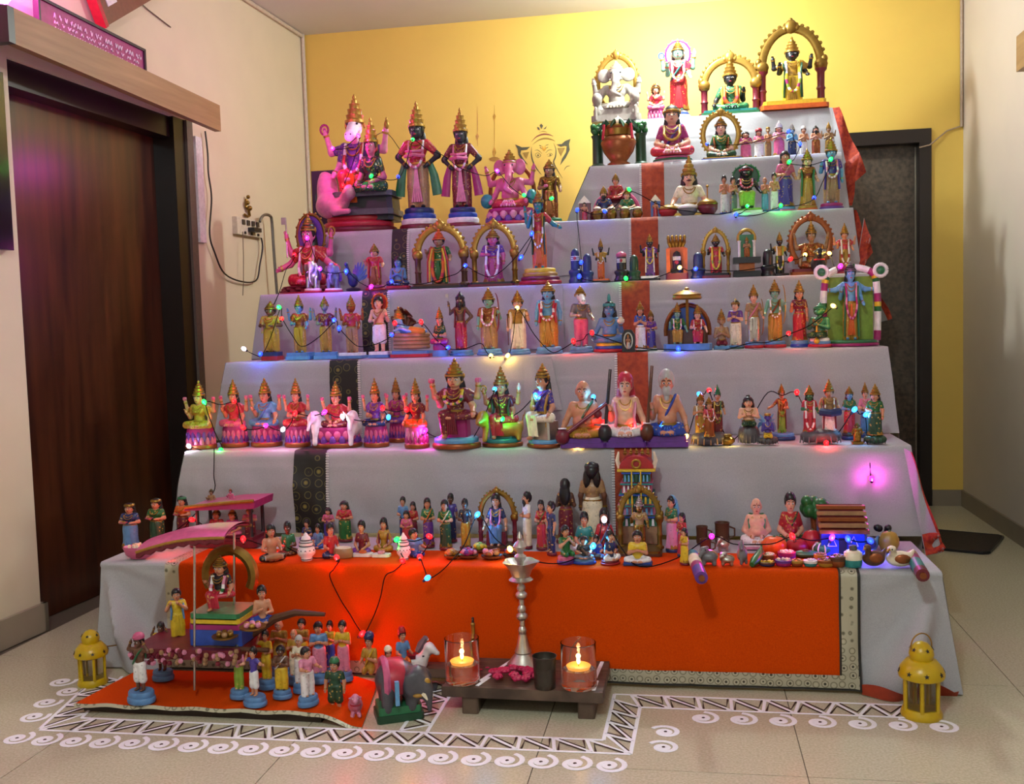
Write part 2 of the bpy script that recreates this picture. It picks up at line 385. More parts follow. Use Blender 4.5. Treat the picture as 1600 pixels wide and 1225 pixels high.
cab = [onL(*p) for p in ((318, 205), (322, 240), (323, 270), (328, 310), (325, 365), (333, 395), (348, 427), (375, 440), (398, 438), (404, 412), (408, 385), (403, 365), (393, 356))]
tag(MB().tube(smooth_path(wallpts(cab, .02)), .0042, 5).out('power_cable', 'black'), 'black power cable looping down the left wall to the switch board', 'cable')
thin = [onL(*p) for p in ((374, 362), (375, 400), (375, 440), (374, 462))]
tag(MB().tube(wallpts(thin, .03), .002, 5).out('thin_cord', mat('6a5a4a')), 'thin cord hanging straight down below the switch board', 'cord')
tag(lbox(MB(), 4.315, 4.37, 0, .016, 1.45, 1.93).out('cable_casing', 'white'), 'white plastic cable casing beside the brown door frame', 'casing')
cn = [onL(*p) for p in ((395, 347), (398, 340), (404, 336), (411, 338), (414, 346), (417, 390), (420, 430), (424, 480))]
tag(MB().tube(smooth_path(wallpts(cn, .05)), .0075, 7).out('walking_cane', mat('6a625c', .35, .4)), 'grey metal walking cane with a hooked top leaning on the left wall', 'cane')
tag(lbox(MB(), 2.2, 3.07, 0, .03, 1.33, 1.92).out('wall_screen', mat('0c0c10', .15)), 'black flat screen at the left edge of the photo', 'screen')
sp = thing('wall_shelf', 'brown wooden shelf end on the right wall at the photo edge', 'shelf', (XR-.02, 4.25, 2.03))
MB().box((0, 0, .012), (.02, .36, .012)).out('board', m_pelmet, sp); MB().box((-.012, 0, .085), (.008, .36, .062)).out('front_board', m_pelmet, sp)
mtb = thing('door_mat', 'black doormat lying askew on the floor beside the back door', 'mat', (1.09, 4.72, 0), math.radians(-25))
MB().box((0, 0, .006), (.26, .19, .006), 0, 0, .02).out('pile', two_tone('mat_pile', '120d0d', '241a1a', 120, bump=.6), mtb)
MB().tube([(-.24, -.19, .008), (.24, -.19, .008), (.26, -.17, .008), (.26, .17, .008), (.24, .19, .008), (-.24, .19, .008), (-.26, .17, .008), (-.26, -.17, .008), (-.24, -.19, .008)], .007, 5).out('rim', 'black', mtb)

# painted wall motifs on the back wall (thin raised paint)
def wallW(x, y): pp = atY(x, y, YB); return (pp[0], pp[2])
def wall_paint(name, label, cat, shapes, mats):
    me = MB()
    for (pts, mi, w) in shapes:
        P = [wallW(*p) for p in pts]
        if w is None:
            ar = sum(P[i][0]*P[(i+1) % len(P)][1]-P[(i+1) % len(P)][0]*P[i][1] for i in range(len(P)))
            if ar < 0: P = P[::-1]
            me.prism(P, .003, lambda u, v, dd: (u, YB-.003+dd, v), mi)
        else:
            Q = smooth_path([(u, YB-.001, v) for u, v in P], 5); k = len(Q)
            me.tube(Q, [max(.0008, w*math.sin(math.pi*(i+.3)/(k-.4))) for i in range(k)], 6, mi, .25)
    return tag(me.out(name, mats), label, cat)
c3 = lambda u, v: (740+u*.1143, 160+v*.1143)
S = lambda *a: [c3(*p) for p in a]
shapes = [(S((570, 575), (660, 615), (770, 610), (730, 645), (650, 655), (640, 700), (680, 770), (740, 845), (660, 790), (615, 720), (605, 640)), 0, None),
 (S((1325, 500), (1250, 530), (1205, 570), (1140, 575), (1190, 605), (1250, 590), (1275, 600), (1265, 680), (1210, 770), (1185, 855), (1260, 760), (1315, 650), (1305, 570)), 0, None),
 (S((670, 690), (760, 675), (725, 770)), 1, None), (S((1150, 625), (1250, 620), (1195, 735)), 1, None),
 (S((790, 540), (860, 470), (950, 435), (1030, 440), (1090, 462)), 2, .005), (S((805, 580), (890, 515), (980, 490), (1060, 505), (1115, 530)), 1, .0052),
 (S((895, 410), (955, 395), (1010, 408)), 1, .002), (S((925, 290), (905, 315), (930, 360), (950, 320)), 0, None), (S((870, 335), (880, 370), (910, 378), (895, 345)), 0, None), (S((1000, 325), (955, 365), (985, 360)), 0, None),
 (S((795, 610), (790, 700), (810, 800), (860, 900), (930, 990)), 0, .004), (S((1095, 560), (1125, 640), (1120, 740), (1095, 820), (1150, 930), (1215, 1035)), 0, .004),
 (S((835, 660), (880, 652), (935, 700)), 0, .0015), (S((985, 690), (1030, 650), (1080, 650)), 0, .0015), (S((845, 705), (880, 690), (920, 725), (880, 755), (850, 730), (845, 705)), 0, .0014), (S((1000, 720), (1040, 695), (1075, 710), (1050, 735), (1010, 735)), 0, .0014),
 (S((880, 708), (872, 722), (882, 735), (895, 724)), 0, None), (S((1045, 705), (1038, 718), (1048, 730), (1058, 716)), 0, None),
 (S((945, 590), (940, 640), (965, 665), (990, 640), (980, 590), (965, 640)), 3, None), (S((895, 585), (930, 600)), 0, .002), (S((905, 615), (935, 630)), 0, .002), (S((985, 590), (1025, 575)), 0, .002), (S((985, 630), (1020, 610)), 0, .002),
 (S((1235, 930), (1270, 880), (1320, 865)), 0, .002)]
wall_paint('elephant_face_mural', 'painted elephant face outline with leaf ears on the yellow wall', 'mural', shapes, [mat('4c4a34', .6), mat('9a7a30', .6), mat('8a4a34', .6), mat('d89a28', .6)])
shapes = [(S((50, 60), (55, 300), (55, 470)), 0, .0022), (S((30, 460), (55, 420), (75, 460), (55, 520)), 0, None), (S((55, 500), (58, 600)), 0, .002)]
wall_paint('hanging_lamp_motif', 'faint painted hanging lamp motif behind the dark crowned figure', 'mural', shapes, [mat('c08a4a', .6)])
shapes = [(S((283, 40), (285, 300), (285, 640)), 0, .0022), (S((260, 680), (285, 610), (310, 680), (285, 740)), 0, None), (S((208, 770), (250, 750), (285, 742), (330, 752), (358, 770), (320, 795), (280, 805), (235, 795)), 1, None), (S((265, 190), (285, 150), (305, 190), (285, 250)), 0, None)]
wall_paint('hanging_lamp_motif', 'painted long hanging oil lamp motif left of the elephant mural', 'mural', shapes, [mat('b8862e', .6), mat('a4742c', .6)])


# ---------------------------------------------------------------- stepped stand, cloths
TIER = {0: (2.80, .335, 3.25), 1: (3.25, .62, 3.60), 2: (3.60, .917, 3.95), 3: (3.95, 1.185, 4.30), 4: (4.30, 1.465, 4.60), 5: (4.60, 1.737, 4.90), 6: (4.90, 1.99, 5.25)}
def fold(x, z, s): # depth offset of hanging cloth
    cr = .006*(max(0, 1-abs((x*2.3+s*.37) % 1-.5)*26)+.7*max(0, 1-abs((z*5.2+s*.61+.03*x) % 1-.5)*22))
    return 0.026*noise.noise((x*3.1+s*7, s*3.3, z*1.2))+0.016*noise.noise((x*8+z*5+s, z*3, s*1.7))+.003*noise.noise((x*26, z*14, s))+cr
def riser_y(i, x, z):
    Yf, zt, _ = TIER[i]; a = min(1, max(0, (zt-z)/.12)); return Yf-.012-.012*a-max(-.008, fold(x, z, i))*a-(.0 if z > zt-.02 else .002)
m_cloth = two_tone('white_cotton', '9c9b9f', 'b2b1b4', 500, 'noise', .85, .3, .7, bump=.25, dist=.0006)
m_green = two_tone('green_brocade', '14140f', '6e6a2c', 30, 'voronoi', .6, .02, .6, bump=.2)
for e_ in m_green.node_tree.nodes:
    if e_.type == 'VALTORGB': e_.color_ramp.elements[0].color = (*srgb('7a7238'), 1); e_.color_ramp.elements[0].position = .1; e_.color_ramp.elements[1].color = (*srgb('12140e'), 1); e_.color_ramp.elements[1].position = .3
m_orange = two_tone('orange_border', '8a2c12', 'a84018', 60, 'noise', .7, .35, .65, bump=.2)
m_redhem = two_tone('red_hem', '8a1c14', 'b8401c', 70, 'noise', .7, .35, .65, bump=.2)
def cloth_grid(mb, f, nu, nv, mi=0):
    vs = [f(i/nu, j/nv) for j in range(nv+1) for i in range(nu+1)]
    fs = [(j*(nu+1)+i, j*(nu+1)+i+1, (j+1)*(nu+1)+i+1, (j+1)*(nu+1)+i) for j in range(nv) for i in range(nu)]
    return mb.add(vs, fs, mi)
def step_cloth(i, xl, xr, zlow, fl_l, fl_r, parent, nu=150):
    Yf, zt, Yk = TIER[i]; mb = MB(); R = .012
    def f(u, v):
        x = xl+(xr-xl)*u
        if v < .2: y = Yk-(Yk-Yf-0)*v/.2; z = zt+.0008*noise.noise((x*14, y*14, i)); return (x, y, z)
        if v < .3: a = (v-.2)/.1*math.pi/2; return (x, Yf-R*math.sin(a), zt-R*(1-math.cos(a)))
        t_ = (v-.3)/.7; z = zt-R-(zt-R-zlow)*t_
        x += -fl_l*t_*max(0, 1-u*6)+fl_r*t_*max(0, 1-(1-u)*6)
        return (x, riser_y(i, x, z), z)
    cloth_grid(mb, f, nu, 40)
    for sd, xe, fl_ in ((-1, xl, fl_l), (1, xr, fl_r)):
        def g(u, v):
            y = Yf+(Yk-Yf)*u; z = zt-.001-(zt-.004)*v; a = max(.0, min(1, v*zt/max(.05, zt-zlow)))
            k = abs(noise.noise((y*6, z*1.5, i*3.1)))*.035*min(1, v*4)
            yy = riser_y(i, xe, max(z, zlow)) if u == 0 else y
            return (xe+sd*(fl_*a+k*(u > 0)), yy, z)
        cloth_grid(mb, g if sd > 0 else (lambda u, v, g=g: g(1-u, v)), 10, 24)
    return mb.out('step_cloth', m_cloth, parent, None, 60)
def strip(i, x0, x1, zlow, m, parent, side, name='border_strip', ytop=.10, off=.003):
    Yf, zt, Yk = TIER[i]; mb = MB()
    def f(u, v):
        x = x0+(x1-x0)*u
        if v < .25: return (x, Yf+ytop*(1-v/.25), zt+.0014)
        z = zt+.001-(zt+.001-zlow)*(v-.25)/.75
        if v < .3: return (x, Yf-.010, zt-.001)
        return (x, riser_y(i, x, z)-off, z)
    cloth_grid(mb, f, 8, 30); o = mb.out(name, m, parent, None, 60)
    if side:
        st = MB(); xs = x1 if side > 0 else x0; z = zt-.01
        while z > zlow+.01: st.box((xs+side*.004, riser_y(i, xs, z)-.004, z), (.005, .0012, .0022)); z -= .0085
        st.out('edge_stitching', 'white', o)
    return o
stand = thing('stepped_display_stand', 'tall stepped display stand draped in white cotton cloth', 'display stand', (-.52, 4.2, 0))
IDN = lambda v: v
stand.location = (0, 0, 0)
XL, XRR = -1.735, .685
LOWS = {1: .335, 2: .62, 3: .917, 4: 1.185, 5: 1.465, 6: 1.737}
GS = {1: (466, 516, 790), 2: (520, 564, 640), 3: (570, 609, 510), 4: (616, 640, 400)}
OS = {1: (962, 1020, 780), 2: (966, 1014, 620), 3: (972, 1016, 490), 4: (987, 1029, 385), 5: (1003, 1038, 295)}
for i in range(1, 7):
    xl = XL if i < 4 else (-1.66 if i == 4 else (-.41 if i == 5 else -.31))
    sc_ = step_cloth(i, xl, XRR, LOWS[i]+.002, .05 if i < 5 else .12, .03, stand, 150 if i < 5 else 80)
    Yf = TIER[i][0]
    if i in GS: strip(i, atY(GS[i][0], GS[i][2], Yf)[0], atY(GS[i][1], GS[i][2], Yf)[0], LOWS[i]+.004, m_green, sc_, 1)
    if i in OS: strip(i, atY(OS[i][0], OS[i][2], Yf)[0], atY(OS[i][1], OS[i][2], Yf)[0], LOWS[i]+.004, m_orange, sc_, -1)
# loose overlapping fold where two sheets meet near the middle of the stand
for i, pts in ((2, ((820, 562), (862, 556), (880, 640), (822, 640))), (3, ((838, 448), (880, 440), (884, 545), (815, 545))), (4, ((872, 330), (905, 338), (900, 430), (862, 432)))):
    Yf, zt, _ = TIER[i]; mb = MB(); P = [atY(x, y, Yf) for x, y in pts]
    def f(u, v):
        a = P[0]*(1-u)+P[1]*u; b_ = P[3]*(1-u)+P[2]*u; p_ = a*(1-v)+b_*v; z = min(p_[2], zt-.006)
        return (p_[0], riser_y(i, p_[0], z)-.003-.008*math.sin(u*3.14)*(.3+v), z)
    cloth_grid(mb, f, 12, 16); mb.out('overlapping_fold', m_cloth, stand, None, 60)
# red-hemmed cloth corners hanging at the right end of the steps
def flap(pts, Y, hem, dY=-.03):
    P = [atY(x, y, Y) for x, y in pts]; mb = MB()
    def f(u, v, o=0.):
        a = P[0]*(1-u)+P[1]*u; b_ = P[3]*(1-u)+P[2]*u; p_ = a*(1-v)+b_*v
        return (p_[0], Y+dY*u+.018*math.sin(v*9+u*4)*u-o, p_[2])
    cloth_grid(mb, f, 10, 18); o = mb.out('cloth_corner', m_cloth, stand, None, 60)
    h = MB(); cloth_grid(h, lambda u, v: f(hem+(1-hem)*u, v, .002), 4, 18); h.out('red_hem', m_redhem, o, None, 60)
flap(((1296, 168), (1309, 170), (1352, 270), (1318, 300)), 4.86, .35)
flap(((1300, 270), (1340, 240), (1330, 322), (1300, 324)), 4.62, .5)
flap(((1322, 326), (1335, 330), (1362, 395), (1335, 430)), 4.33, .4)
flap(((1350, 340), (1358, 372), (1350, 415), (1336, 425)), 4.28, .05)
flap(((1352, 432), (1362, 436), (1392, 498), (1376, 503)), 3.98, .55)
flap(((1412, 700), (1420, 704), (1472, 858), (1446, 868)), 3.2, .86)
flap(((1440, 835), (1462, 828), (1473, 855), (1446, 868)), 3.19, .02)

# bench with white cloth, and the orange cloth over it
bench = thing('display_bench', 'low bench under a plain white cloth in front of the steps', 'bench')
BXL, BXR = -1.795, .668
def bench_y(x, z):
    a = (.335-z)/.335; e = max(0, 1-(BXR+.02-x)/.26) if x > 0 else max(0, 1-(x-BXL+.02)/.26)
    xc = (BXR-x) if x > 0 else (x-BXL); th = math.atan2(.335-z, max(.001, xc)); dg = (math.sin(th*6.5+.6)+.4*math.sin(th*13))*min(.055, math.hypot(.335-z, xc)*.24)*min(1, e*1.8)
    return 2.795-.012*a-abs(fold(x, z, 0))*.35*a-(max(-.01, dg)*min(1, a*2.2)+.012*e*a)
mb = MB()
def f(u, v):
    x = BXL+(BXR-BXL)*u
    if v < .25: return (x, 3.17-.37*v/.25, .335+.0006*noise.noise((x*12, v*20, 2)))
    if v < .33: a = (v-.25)/.08*1.5708; return (x, 2.80-.012*math.sin(a), .335-.012*(1-math.cos(a)))
    t_ = (v-.33)/.67; z = .323-.318*t_
    return (x-.035*t_*max(0, 1-u*8)+.05*t_*max(0, 1-(1-u)*8), bench_y(x, z), z)
cloth_grid(mb, f, 180, 46)
for sd, xe in ((-1, BXL), (1, BXR)):
    def g(u, v):
        y = 2.80+.37*u; z = .334-.33*v; return (xe+sd*((.035 if sd < 0 else .05)*v+.03*abs(noise.noise((y*7, z*3, 5)))*v*(u > 0)), bench_y(xe, z) if u == 0 and v > .03 else y, z)
    cloth_grid(mb, g if sd > 0 else (lambda u, v, g=g: g(1-u, v)), 12, 16)
wc = mb.out('white_cloth', m_cloth, bench, None, 60)
m_hem2 = mat('9a3418', .7)
mb = MB(); x0, x1 = .455, .70
cloth_grid(mb, lambda u, v: (x0+(x1-x0)*u, bench_y(min(BXR, x0+(x1-x0)*u), .02)-.012-.02*(1-v)*abs(math.sin(u*5)), .004+.04*(1-v)*(.4+.6*abs(math.sin(u*6+.5)))), 20, 4); mb.out('red_hem', m_hem2, wc, None, 60)
m_ocloth = two_tone('orange_cotton', 'ba3a00', 'cc4600', 300, 'noise', .9, .3, .7, bump=.25, dist=.0008); m_ocloth.node_tree.nodes['Principled BSDF'].inputs['Specular IOR Level'].default_value = .1
m_broc = two_tone('silver_brocade', '5c5844', 'b9b49a', 55, 'voronoi', .45, .12, .5, metal=.35, bump=.5, dist=.002)
def ramp(m, stops):
    r = [n for n in m.node_tree.nodes if n.type == 'VALTORGB'][0].color_ramp
    while len(r.elements) < len(stops): r.elements.new(.5)
    for e_, (p_, c_) in zip(r.elements, stops): e_.position = p_; e_.color = (*srgb(c_), 1)
ramp(m_broc, ((0, '3c3a30'), (.14, '4a4638'), (.18, 'c2bda6'), (.34, 'aaa58c'), (.38, '5c5846'), (.46, 'b4af98')))
for n_ in m_broc.node_tree.nodes:
    if n_.type == 'TEX_VORONOI': n_.inputs['Scale'].default_value = 42; n_.inputs['Randomness'].default_value = .25
ramp(m_green, ((0, '8a7c34'), (.16, '6a6230'), (.2, '14140e'), (.34, '12140e'), (.37, '6a6430'), (.41, '10120c')))
for n_ in m_green.node_tree.nodes:
    if n_.type == 'TEX_VORONOI': n_.inputs['Scale'].default_value = 24; n_.inputs['Randomness'].default_value = .4
oc = thing('orange_cloth', 'bright orange cloth with silver brocade border hanging over the bench front', 'cloth', (-.55, 2.8, 0)); oc.location = (0, 0, 0)
OX0, OX1 = -1.53, .405
def oy(x, z):
    s_ = -.006*math.sin(x*2.6+1)-.005*noise.noise((x*2.2, z*2.5, 9))-.022*max(0, noise.noise((x*2.1+z*4.5, z*1.5, 4.4)))-.006*noise.noise((x*5+z*9, z*4, 2.2))
    return bench_y(x, z)-.007-max(0, -s_)*.5*(.335-z)/.335
def ocl(u0, u1, v0, v1, nu, nv, m, name, parent, o=0.):
    mb = MB()
    def f(u, v):
        x = u0+(u1-u0)*u; w = v0+(v1-v0)*v
        if w < .22: return (x, 2.98-.18*w/.22, .3368+o*.3)
        if w < .3: a = (w-.22)/.08*1.5708; return (x, 2.80-(.018+o)*math.sin(a), .3368+o*.3-(.012)*(1-math.cos(a)))
        z = .3248-(.3248-.012)*(w-.3)/.7; return (x, min(2.78, oy(x, z))-o, z)
    cloth_grid(mb, f, nu, nv); return mb.out(name, m, parent, None, 60)
body = ocl(OX0, OX1, 0, 1, 150, 44, m_ocloth, 'cloth_body', oc)
ocl(OX1-.001, OX1+.045, 0, 1, 4, 44, m_broc, 'brocade_border', oc, .002)
ocl(OX0-.045, OX0+.001, 0, 1, 4, 44, m_broc, 'brocade_border', oc, .002)
ocl(OX0-.045, OX1+.045, .91, 1, 120, 5, m_broc, 'brocade_border', oc, .0045)
ocl(OX1+.043, OX1+.05, 0, 1, 2, 44, mat('1a1a16', .6), 'edge_piping', oc, .003)
ocl(OX1-.006, OX1, 0, .92, 2, 44, mat('2a2418', .6), 'edge_piping', oc, .003)
ocl(OX0-.045, OX1+.05, .988, 1.0, 120, 2, mat('1a1a16', .6), 'edge_piping', oc, .006)

# rangoli drawn on the floor in white powder and brown paste
rg = thing('rangoli', 'white and brown chalk rangoli border drawn on the tiled floor', 'floor drawing')
m_chalk = mat('f0eef4', .9, 0, .08, 200); m_paste = mat('3a2014', .8)
def fline(mb, P, w, z=.001): mb.tube([(x, y, z) for x, y in P], .0011, 6, 0, w/2/.0011)
def band(name, A, B, C, D, n, fl_=False, s=1):
    # A-B one rail, C-D the other rail
    A, B, C, D = [np.array(p) for p in (A, B, C, D)]
    mb = MB(); fline(mb, [A, B], .010); fline(mb, [C, D], .010); mb.out('border_line', m_chalk, rg)
    z1 = MB(); z2 = MB()
    for k in range(n):
        a = A+(B-A)*k/n; a2 = A+(B-A)*(k+1)/n; am = (a+a2)/2; c = C+(D-C)*k/n; c2 = C+(D-C)*(k+1)/n; cm = (c+c2)/2
        fline(z1, [a, cm], .009, .0012); fline(z1, [cm, a2], .009, .0012)
        q = lambda p_, r_, t_: p_+(r_-p_)*t_
        u = (a+am)/2
        fline(z2, [q(a, cm, .0)*.72+am*.28+(c-a)*.08, am+(cm-am)*.70, a2*.72+am*.28+(c-a)*.08], .006, .0014)
        e = c+(cm-c)*.0
        fline(z2, [cm*.72+c2*.28-(c-a)*.08, c2-(c2-a2)*.70, c2+(c2-cm)*.72-(c-a)*.08], .006, .0014) if k < n-1 else None
    z1.out('white_zigzag', m_chalk, rg); z2.out('brown_zigzag', m_paste, rg)
band('f', (-1.695, 2.318), (-.145, 2.328), (-1.63, 2.405), (-.215, 2.402), 17)
band('v', (-.145, 2.328), (-.135, 2.622), (-.215, 2.402), (-.209, 2.71), 4)
band('r', (-.135, 2.622), (.585, 2.616), (-.209, 2.71), (.60, 2.70), 9)
band('l', (-1.70, 2.325), (-1.78, 2.72), (-1.63, 2.405), (-1.70, 2.72), 5)
band('m', (-.735, 2.41), (-.735, 2.76), (-.665, 2.41), (-.665, 2.76), 4)
def curl(x, y, ang, s=.042, hand=1):
    s *= 1.12
    mb = MB(); P = []
    for k in range(26):
        t_ = k/25; a = ang+hand*(t_*9.0); r = s*(1.0-.86*t_); P.append((x+r*math.cos(a), y+r*math.sin(a)))
    mb.tube([(px, py, .001) for px, py in P], .0011, 6, 0, 6.0); mb.ball((x, y, .0006), (.018, .018, .0012), 0, 10, 4)
    o = mb.out('curl', m_chalk, rg); MB().ball((x, y, .001), (.0055, .0055, .002), 0, 8, 4).out('dot', m_paste, o)
for k in range(20): curl(-1.72+k*.0805, 2.262-.002*math.sin(k), 1.25, .036, -1)
for (x, y) in ((-.065, 2.467), (-.068, 2.375)): curl(x, y, 2.6, .034, -1)
for k in range(7): curl(.03+k*.097, 2.565, 1.5, .036, -1)
for (x, y) in ((-1.77, 2.40), (-1.80, 2.50), (-1.79, 2.59), (-1.86, 2.66)): curl(x, y, 0.6, .036, -1)

# ---------------------------------------------------------------- figurine kit (unit figure: feet at z=0, top of head at z=1, faces -Y)
POSE = {'down': ((.05, .01, -.17), (.055, -.03, -.33)), 'hip': ((.14, .03, -.14), (.02, -.06, -.25)), 'bless': ((.06, 0, -.17), (.065, -.13, -.06)),
 'give': ((.06, 0, -.17), (.08, -.12, -.25)), 'nam': ((.04, -.04, -.17), (-.105, -.14, -.10)), 'fold': ((.06, -.02, -.17), (-.05, -.13, -.17)),
 'up': ((.13, .02, -.07), (.15, -.02, .09)), 'up2': ((.17, .03, -.02), (.21, -.01, .14)), 'out': ((.15, 0, -.06), (.28, -.02, -.06)), 'out2': ((.16, .02, -.12), (.29, -.03, -.17)),
 'lap': ((.08, 0, -.18), (-.05, -.17, -.25)), 'knee': ((.09, -.02, -.18), (.12, -.17, -.27)), 'lift': ((.13, -.02, .0), (.04, -.04, .15)),
 'chest': ((.07, -.01, -.17), (-.09, -.12, -.12)), 'flute': ((.08, -.05, -.14), (.0, -.15, .02)), 'flutx': ((.05, -.08, -.14), (-.12, -.17, .02)), 'fwd': ((.05, -.05, -.15), (.03, -.2, -.15)), 'head': ((.13, -.04, .0), (.03, -.07, .14))}
ZMIN = {'skirt': 0, 'dhoti': 0, 'pants': 0, 'short': 0, 'lotus': .415, 'kneel': .40, 'lalita': .19, 'throne': .19, 'bust': .42}
HS = 1.24
def V3(*a): return np.array(a, float)
def fig_top(k):
    c = k.get('crown', 'kirita'); ch = k.get('ch', .22)
    t = {'kirita': .93+ch, 'karanda': .93+ch, 'flat': .985+.03, 'turban': 1.05, 'bun': 1.05, 'none': 1.01, 'cap': 1.05, 'feather': 1.12, 'hood': 1.02}[c]
    return .83+(t-.83)*HS
def lathe_crown(mb, z0, ch, r=.075, kind='kirita', n=12):
    s = ch/.22
    if kind == 'kirita': pr = [(r*.96, 0), (r*1.16, .006), (r*1.16, .024), (r*.92, .030), (r*.98, .055), (r*1.04, .062), (r*.78, .068), (r*.8, .098), (r*.86, .104), (r*.58, .11), (r*.58, .138), (r*.64, .144), (r*.36, .15), (r*.34, .172), (r*.16, .178), (r*.24, .196), (r*.03, .22)]
    else: pr = [(r*1.0, 0), (r*1.15, .012), (r*1.15, .03), (r*.9, .036), (r*1.0, .055), (r*.95, .075), (r*.7, .085), (r*.78, .105), (r*.6, .125), (r*.42, .135), (r*.48, .15), (r*.3, .17), (r*.2, .18), (r*.22, .195), (r*.04, .22)]
    mb.lathe([(a, z*s) for a, z in pr], n, (0, .012, z0), 1, 1.05)
class Fig:
    def __init__(s, parent, o, F, sx=1, rz=0, sy=1):
        s.p = parent; s.o = V3(*o); s.F = F; s.sx = sx; s.sy = sy; s.c = math.cos(rz); s.s = math.sin(rz)
    def tf(s, v):
        v = v*np.array([s.F*s.sx, s.F*s.sy, s.F]); w = v.copy()
        w[:, 0] = v[:, 0]*s.c-v[:, 1]*s.s; w[:, 1] = v[:, 0]*s.s+v[:, 1]*s.c
        return w+s.o
FACE = None
def hand_prims(h, d, s):
    return [('c', h, h+d*.03, .021, .016)]
def fig(parent, o, F, W=None, rz=0, px=80, **k):
    legs = k.get('legs', 'dhoti'); skin = k.get('skin', 'skin'); dress = k.get('dress', 'yellow'); fem = k.get('fem', legs in ('skirt',))
    top = k.get('top'); hair = k.get('hair', 'hair'); hs = k.get('hs', 'long' if fem else 'short'); crown = k.get('crown', 'kirita'); ch = k.get('ch', .22)
    arms = k.get('arms', ('bless', 'give')); arms2 = k.get('arms2'); head = k.get('head', 'human'); fat = k.get('fat', 1.)
    vox = max(.0115, min(.022, 1.2/(px/1.25)))
    sw = .112 if fem else .13
    B = []; C = []; D = []; Hd = []; hands = []
    # torso
    tors = [('e', (0, 0, .695), (.122*fat, .082*fat, .105)), ('e', (0, -.012*(fat-1)*8, .585), (.102*fat*(.88 if fem else 1), .074*fat*fat, .09)), ('e', (0, 0, .505), (.118*fat, .085*fat, .068)), ('c', (-sw*.92, 0, .76), (sw*.92, 0, .76), .047, .047)]
    if fem: tors += [('e', (-.05, -.052, .695), (.05, .046, .05)), ('e', (.05, -.052, .695), (.05, .046, .05))]
    B += tors+[('c', (0, .006, .85), (0, .006, .78), .042, .05)]; HB = []
    if k.get('bust'): pass
    if head == 'human':
        HB += [('e', (0, .004, .915), (.067, .074, .084)), ('e', (0, -.022, .868), (.05, .052, .047)), ('e', (-.067, .006, .9), (.012, .018, .027)), ('e', (.067, .006, .9), (.012, .018, .027))]
    elif head == 'horse':
        Hd = [('e', (0, .01, .93), (.06, .07, .075)), ('c', (0, -.02, .935), (0, -.15, .845), .058, .042), ('e', (0, -.165, .84), (.04, .028, .034)), ('c', (-.04, .02, .99), (-.055, .03, 1.05), .018, .006), ('c', (.04, .02, .99), (.055, .03, 1.05), .018, .006)]
    elif head == 'boar':
        Hd = [('e', (0, .0, .92), (.07, .075, .078)), ('c', (0, -.03, .92), (0, -.14, .90), .052, .034), ('c', (-.05, .0, .97), (-.075, .01, 1.01), .02, .006), ('c', (.05, .0, .97), (.075, .01, 1.01), .02, .006)]
    elif head == 'lion':
        Hd = [('e', (0, .0, .915), (.085, .08, .09)), ('e', (0, -.065, .895), (.045, .045, .04)), ('e', (-.065, -.01, .985), (.02, .015, .02)), ('e', (.065, -.01, .985), (.02, .015, .02))]
    elif head == 'monkey':
        Hd = [('e', (0, .0, .92), (.07, .075, .08)), ('e', (0, -.06, .885), (.046, .048, .038)), ('e', (-.075, .0, .91), (.016, .02, .025)), ('e', (.075, .0, .91), (.016, .02, .025))]
    elif head == 'elephant':
        Hd = [('e', (0, .0, .93), (.085, .085, .085)), ('e', (-.12, .0, .92), (.07, .02, .085)), ('e', (.12, .0, .92), (.07, .02, .085)), ('c', (0, -.07, .9), (0, -.13, .80), .045, .036), ('c', (0, -.13, .80), (-.03, -.15, .69), .036, .028), ('c', (-.03, -.15, .69), (.04, -.16, .645), .028, .022), ('c', (-.05, -.07, .86), (-.065, -.12, .84), .014, .006), ('c', (.05, -.07, .86), (.065, -.12, .84), .014, .006)]
    NK = V3(0, .006, .83)
    def hsc(L): return [(p[0], NK+(V3(*p[1])-NK)*HS, V3(*p[2])*HS) if p[0] == 'e' else (p[0], NK+(V3(*p[1])-NK)*HS, NK+(V3(*p[2])-NK)*HS, p[3]*HS, p[4]*HS) for p in L]
    B += hsc(HB); Hd = hsc(Hd); FT = []
    # arms
    def arm(s, pose, yb=0., scale=1.):
        if pose is None: return
        e, h = POSE[pose]; S_ = V3(s*sw, yb, .765); E = S_+V3(s*e[0], e[1], e[2])*scale; H = S_+V3(s*h[0], h[1], h[2])*scale
        B.append(('c', S_, E, .046, .037)); B.append(('c', E, H, .036, .026))
        dv = H-E; dv /= np.linalg.norm(dv); B.append(('c', H, H+dv*.035, .027, .02))
        if top: C.append(('c', S_, S_+(E-S_)*.62, .053, .046))
        hands.append((H, dv, s))
    arm(-1, arms[0]); arm(1, arms[1])
    if arms2:
        arm(-1, arms2[0], .035); arm(1, arms2[1], .035)
    # legs
    zf = 0
    if legs in ('dhoti', 'pants', 'short'):
        lo = .035 if legs != 'short' else .22; r1 = {'dhoti': .076, 'pants': .056, 'short': .086}[legs]
        D += [('e', (0, 0, .50), (.128*fat, .095*fat, .065))]
        for s in (-1, 1):
            D += [('c', (s*.058, 0, .48), (s*.066, -.005, .26), .086, .082 if legs != 'pants' else .07), ('c', (s*.066, -.005, .26), (s*.07, 0, lo), .082 if legs != 'pants' else .07, r1)]
            FT += [((s*.07, -.04, .02), (.036, .068, .024))]
            if legs == 'short': B += [('c', (s*.05, 0, .48), (s*.066, -.005, .26), .05, .05), ('c', (s*.066, -.005, .26), (s*.07, 0, .03), .05, .038)]
    elif legs in ('skirt', 'bust'):
        if legs == 'skirt':
            for s in (-1, 1): FT += [((s*.045, -.09, .016), (.034, .05, .02))]
    elif legs == 'lotus':
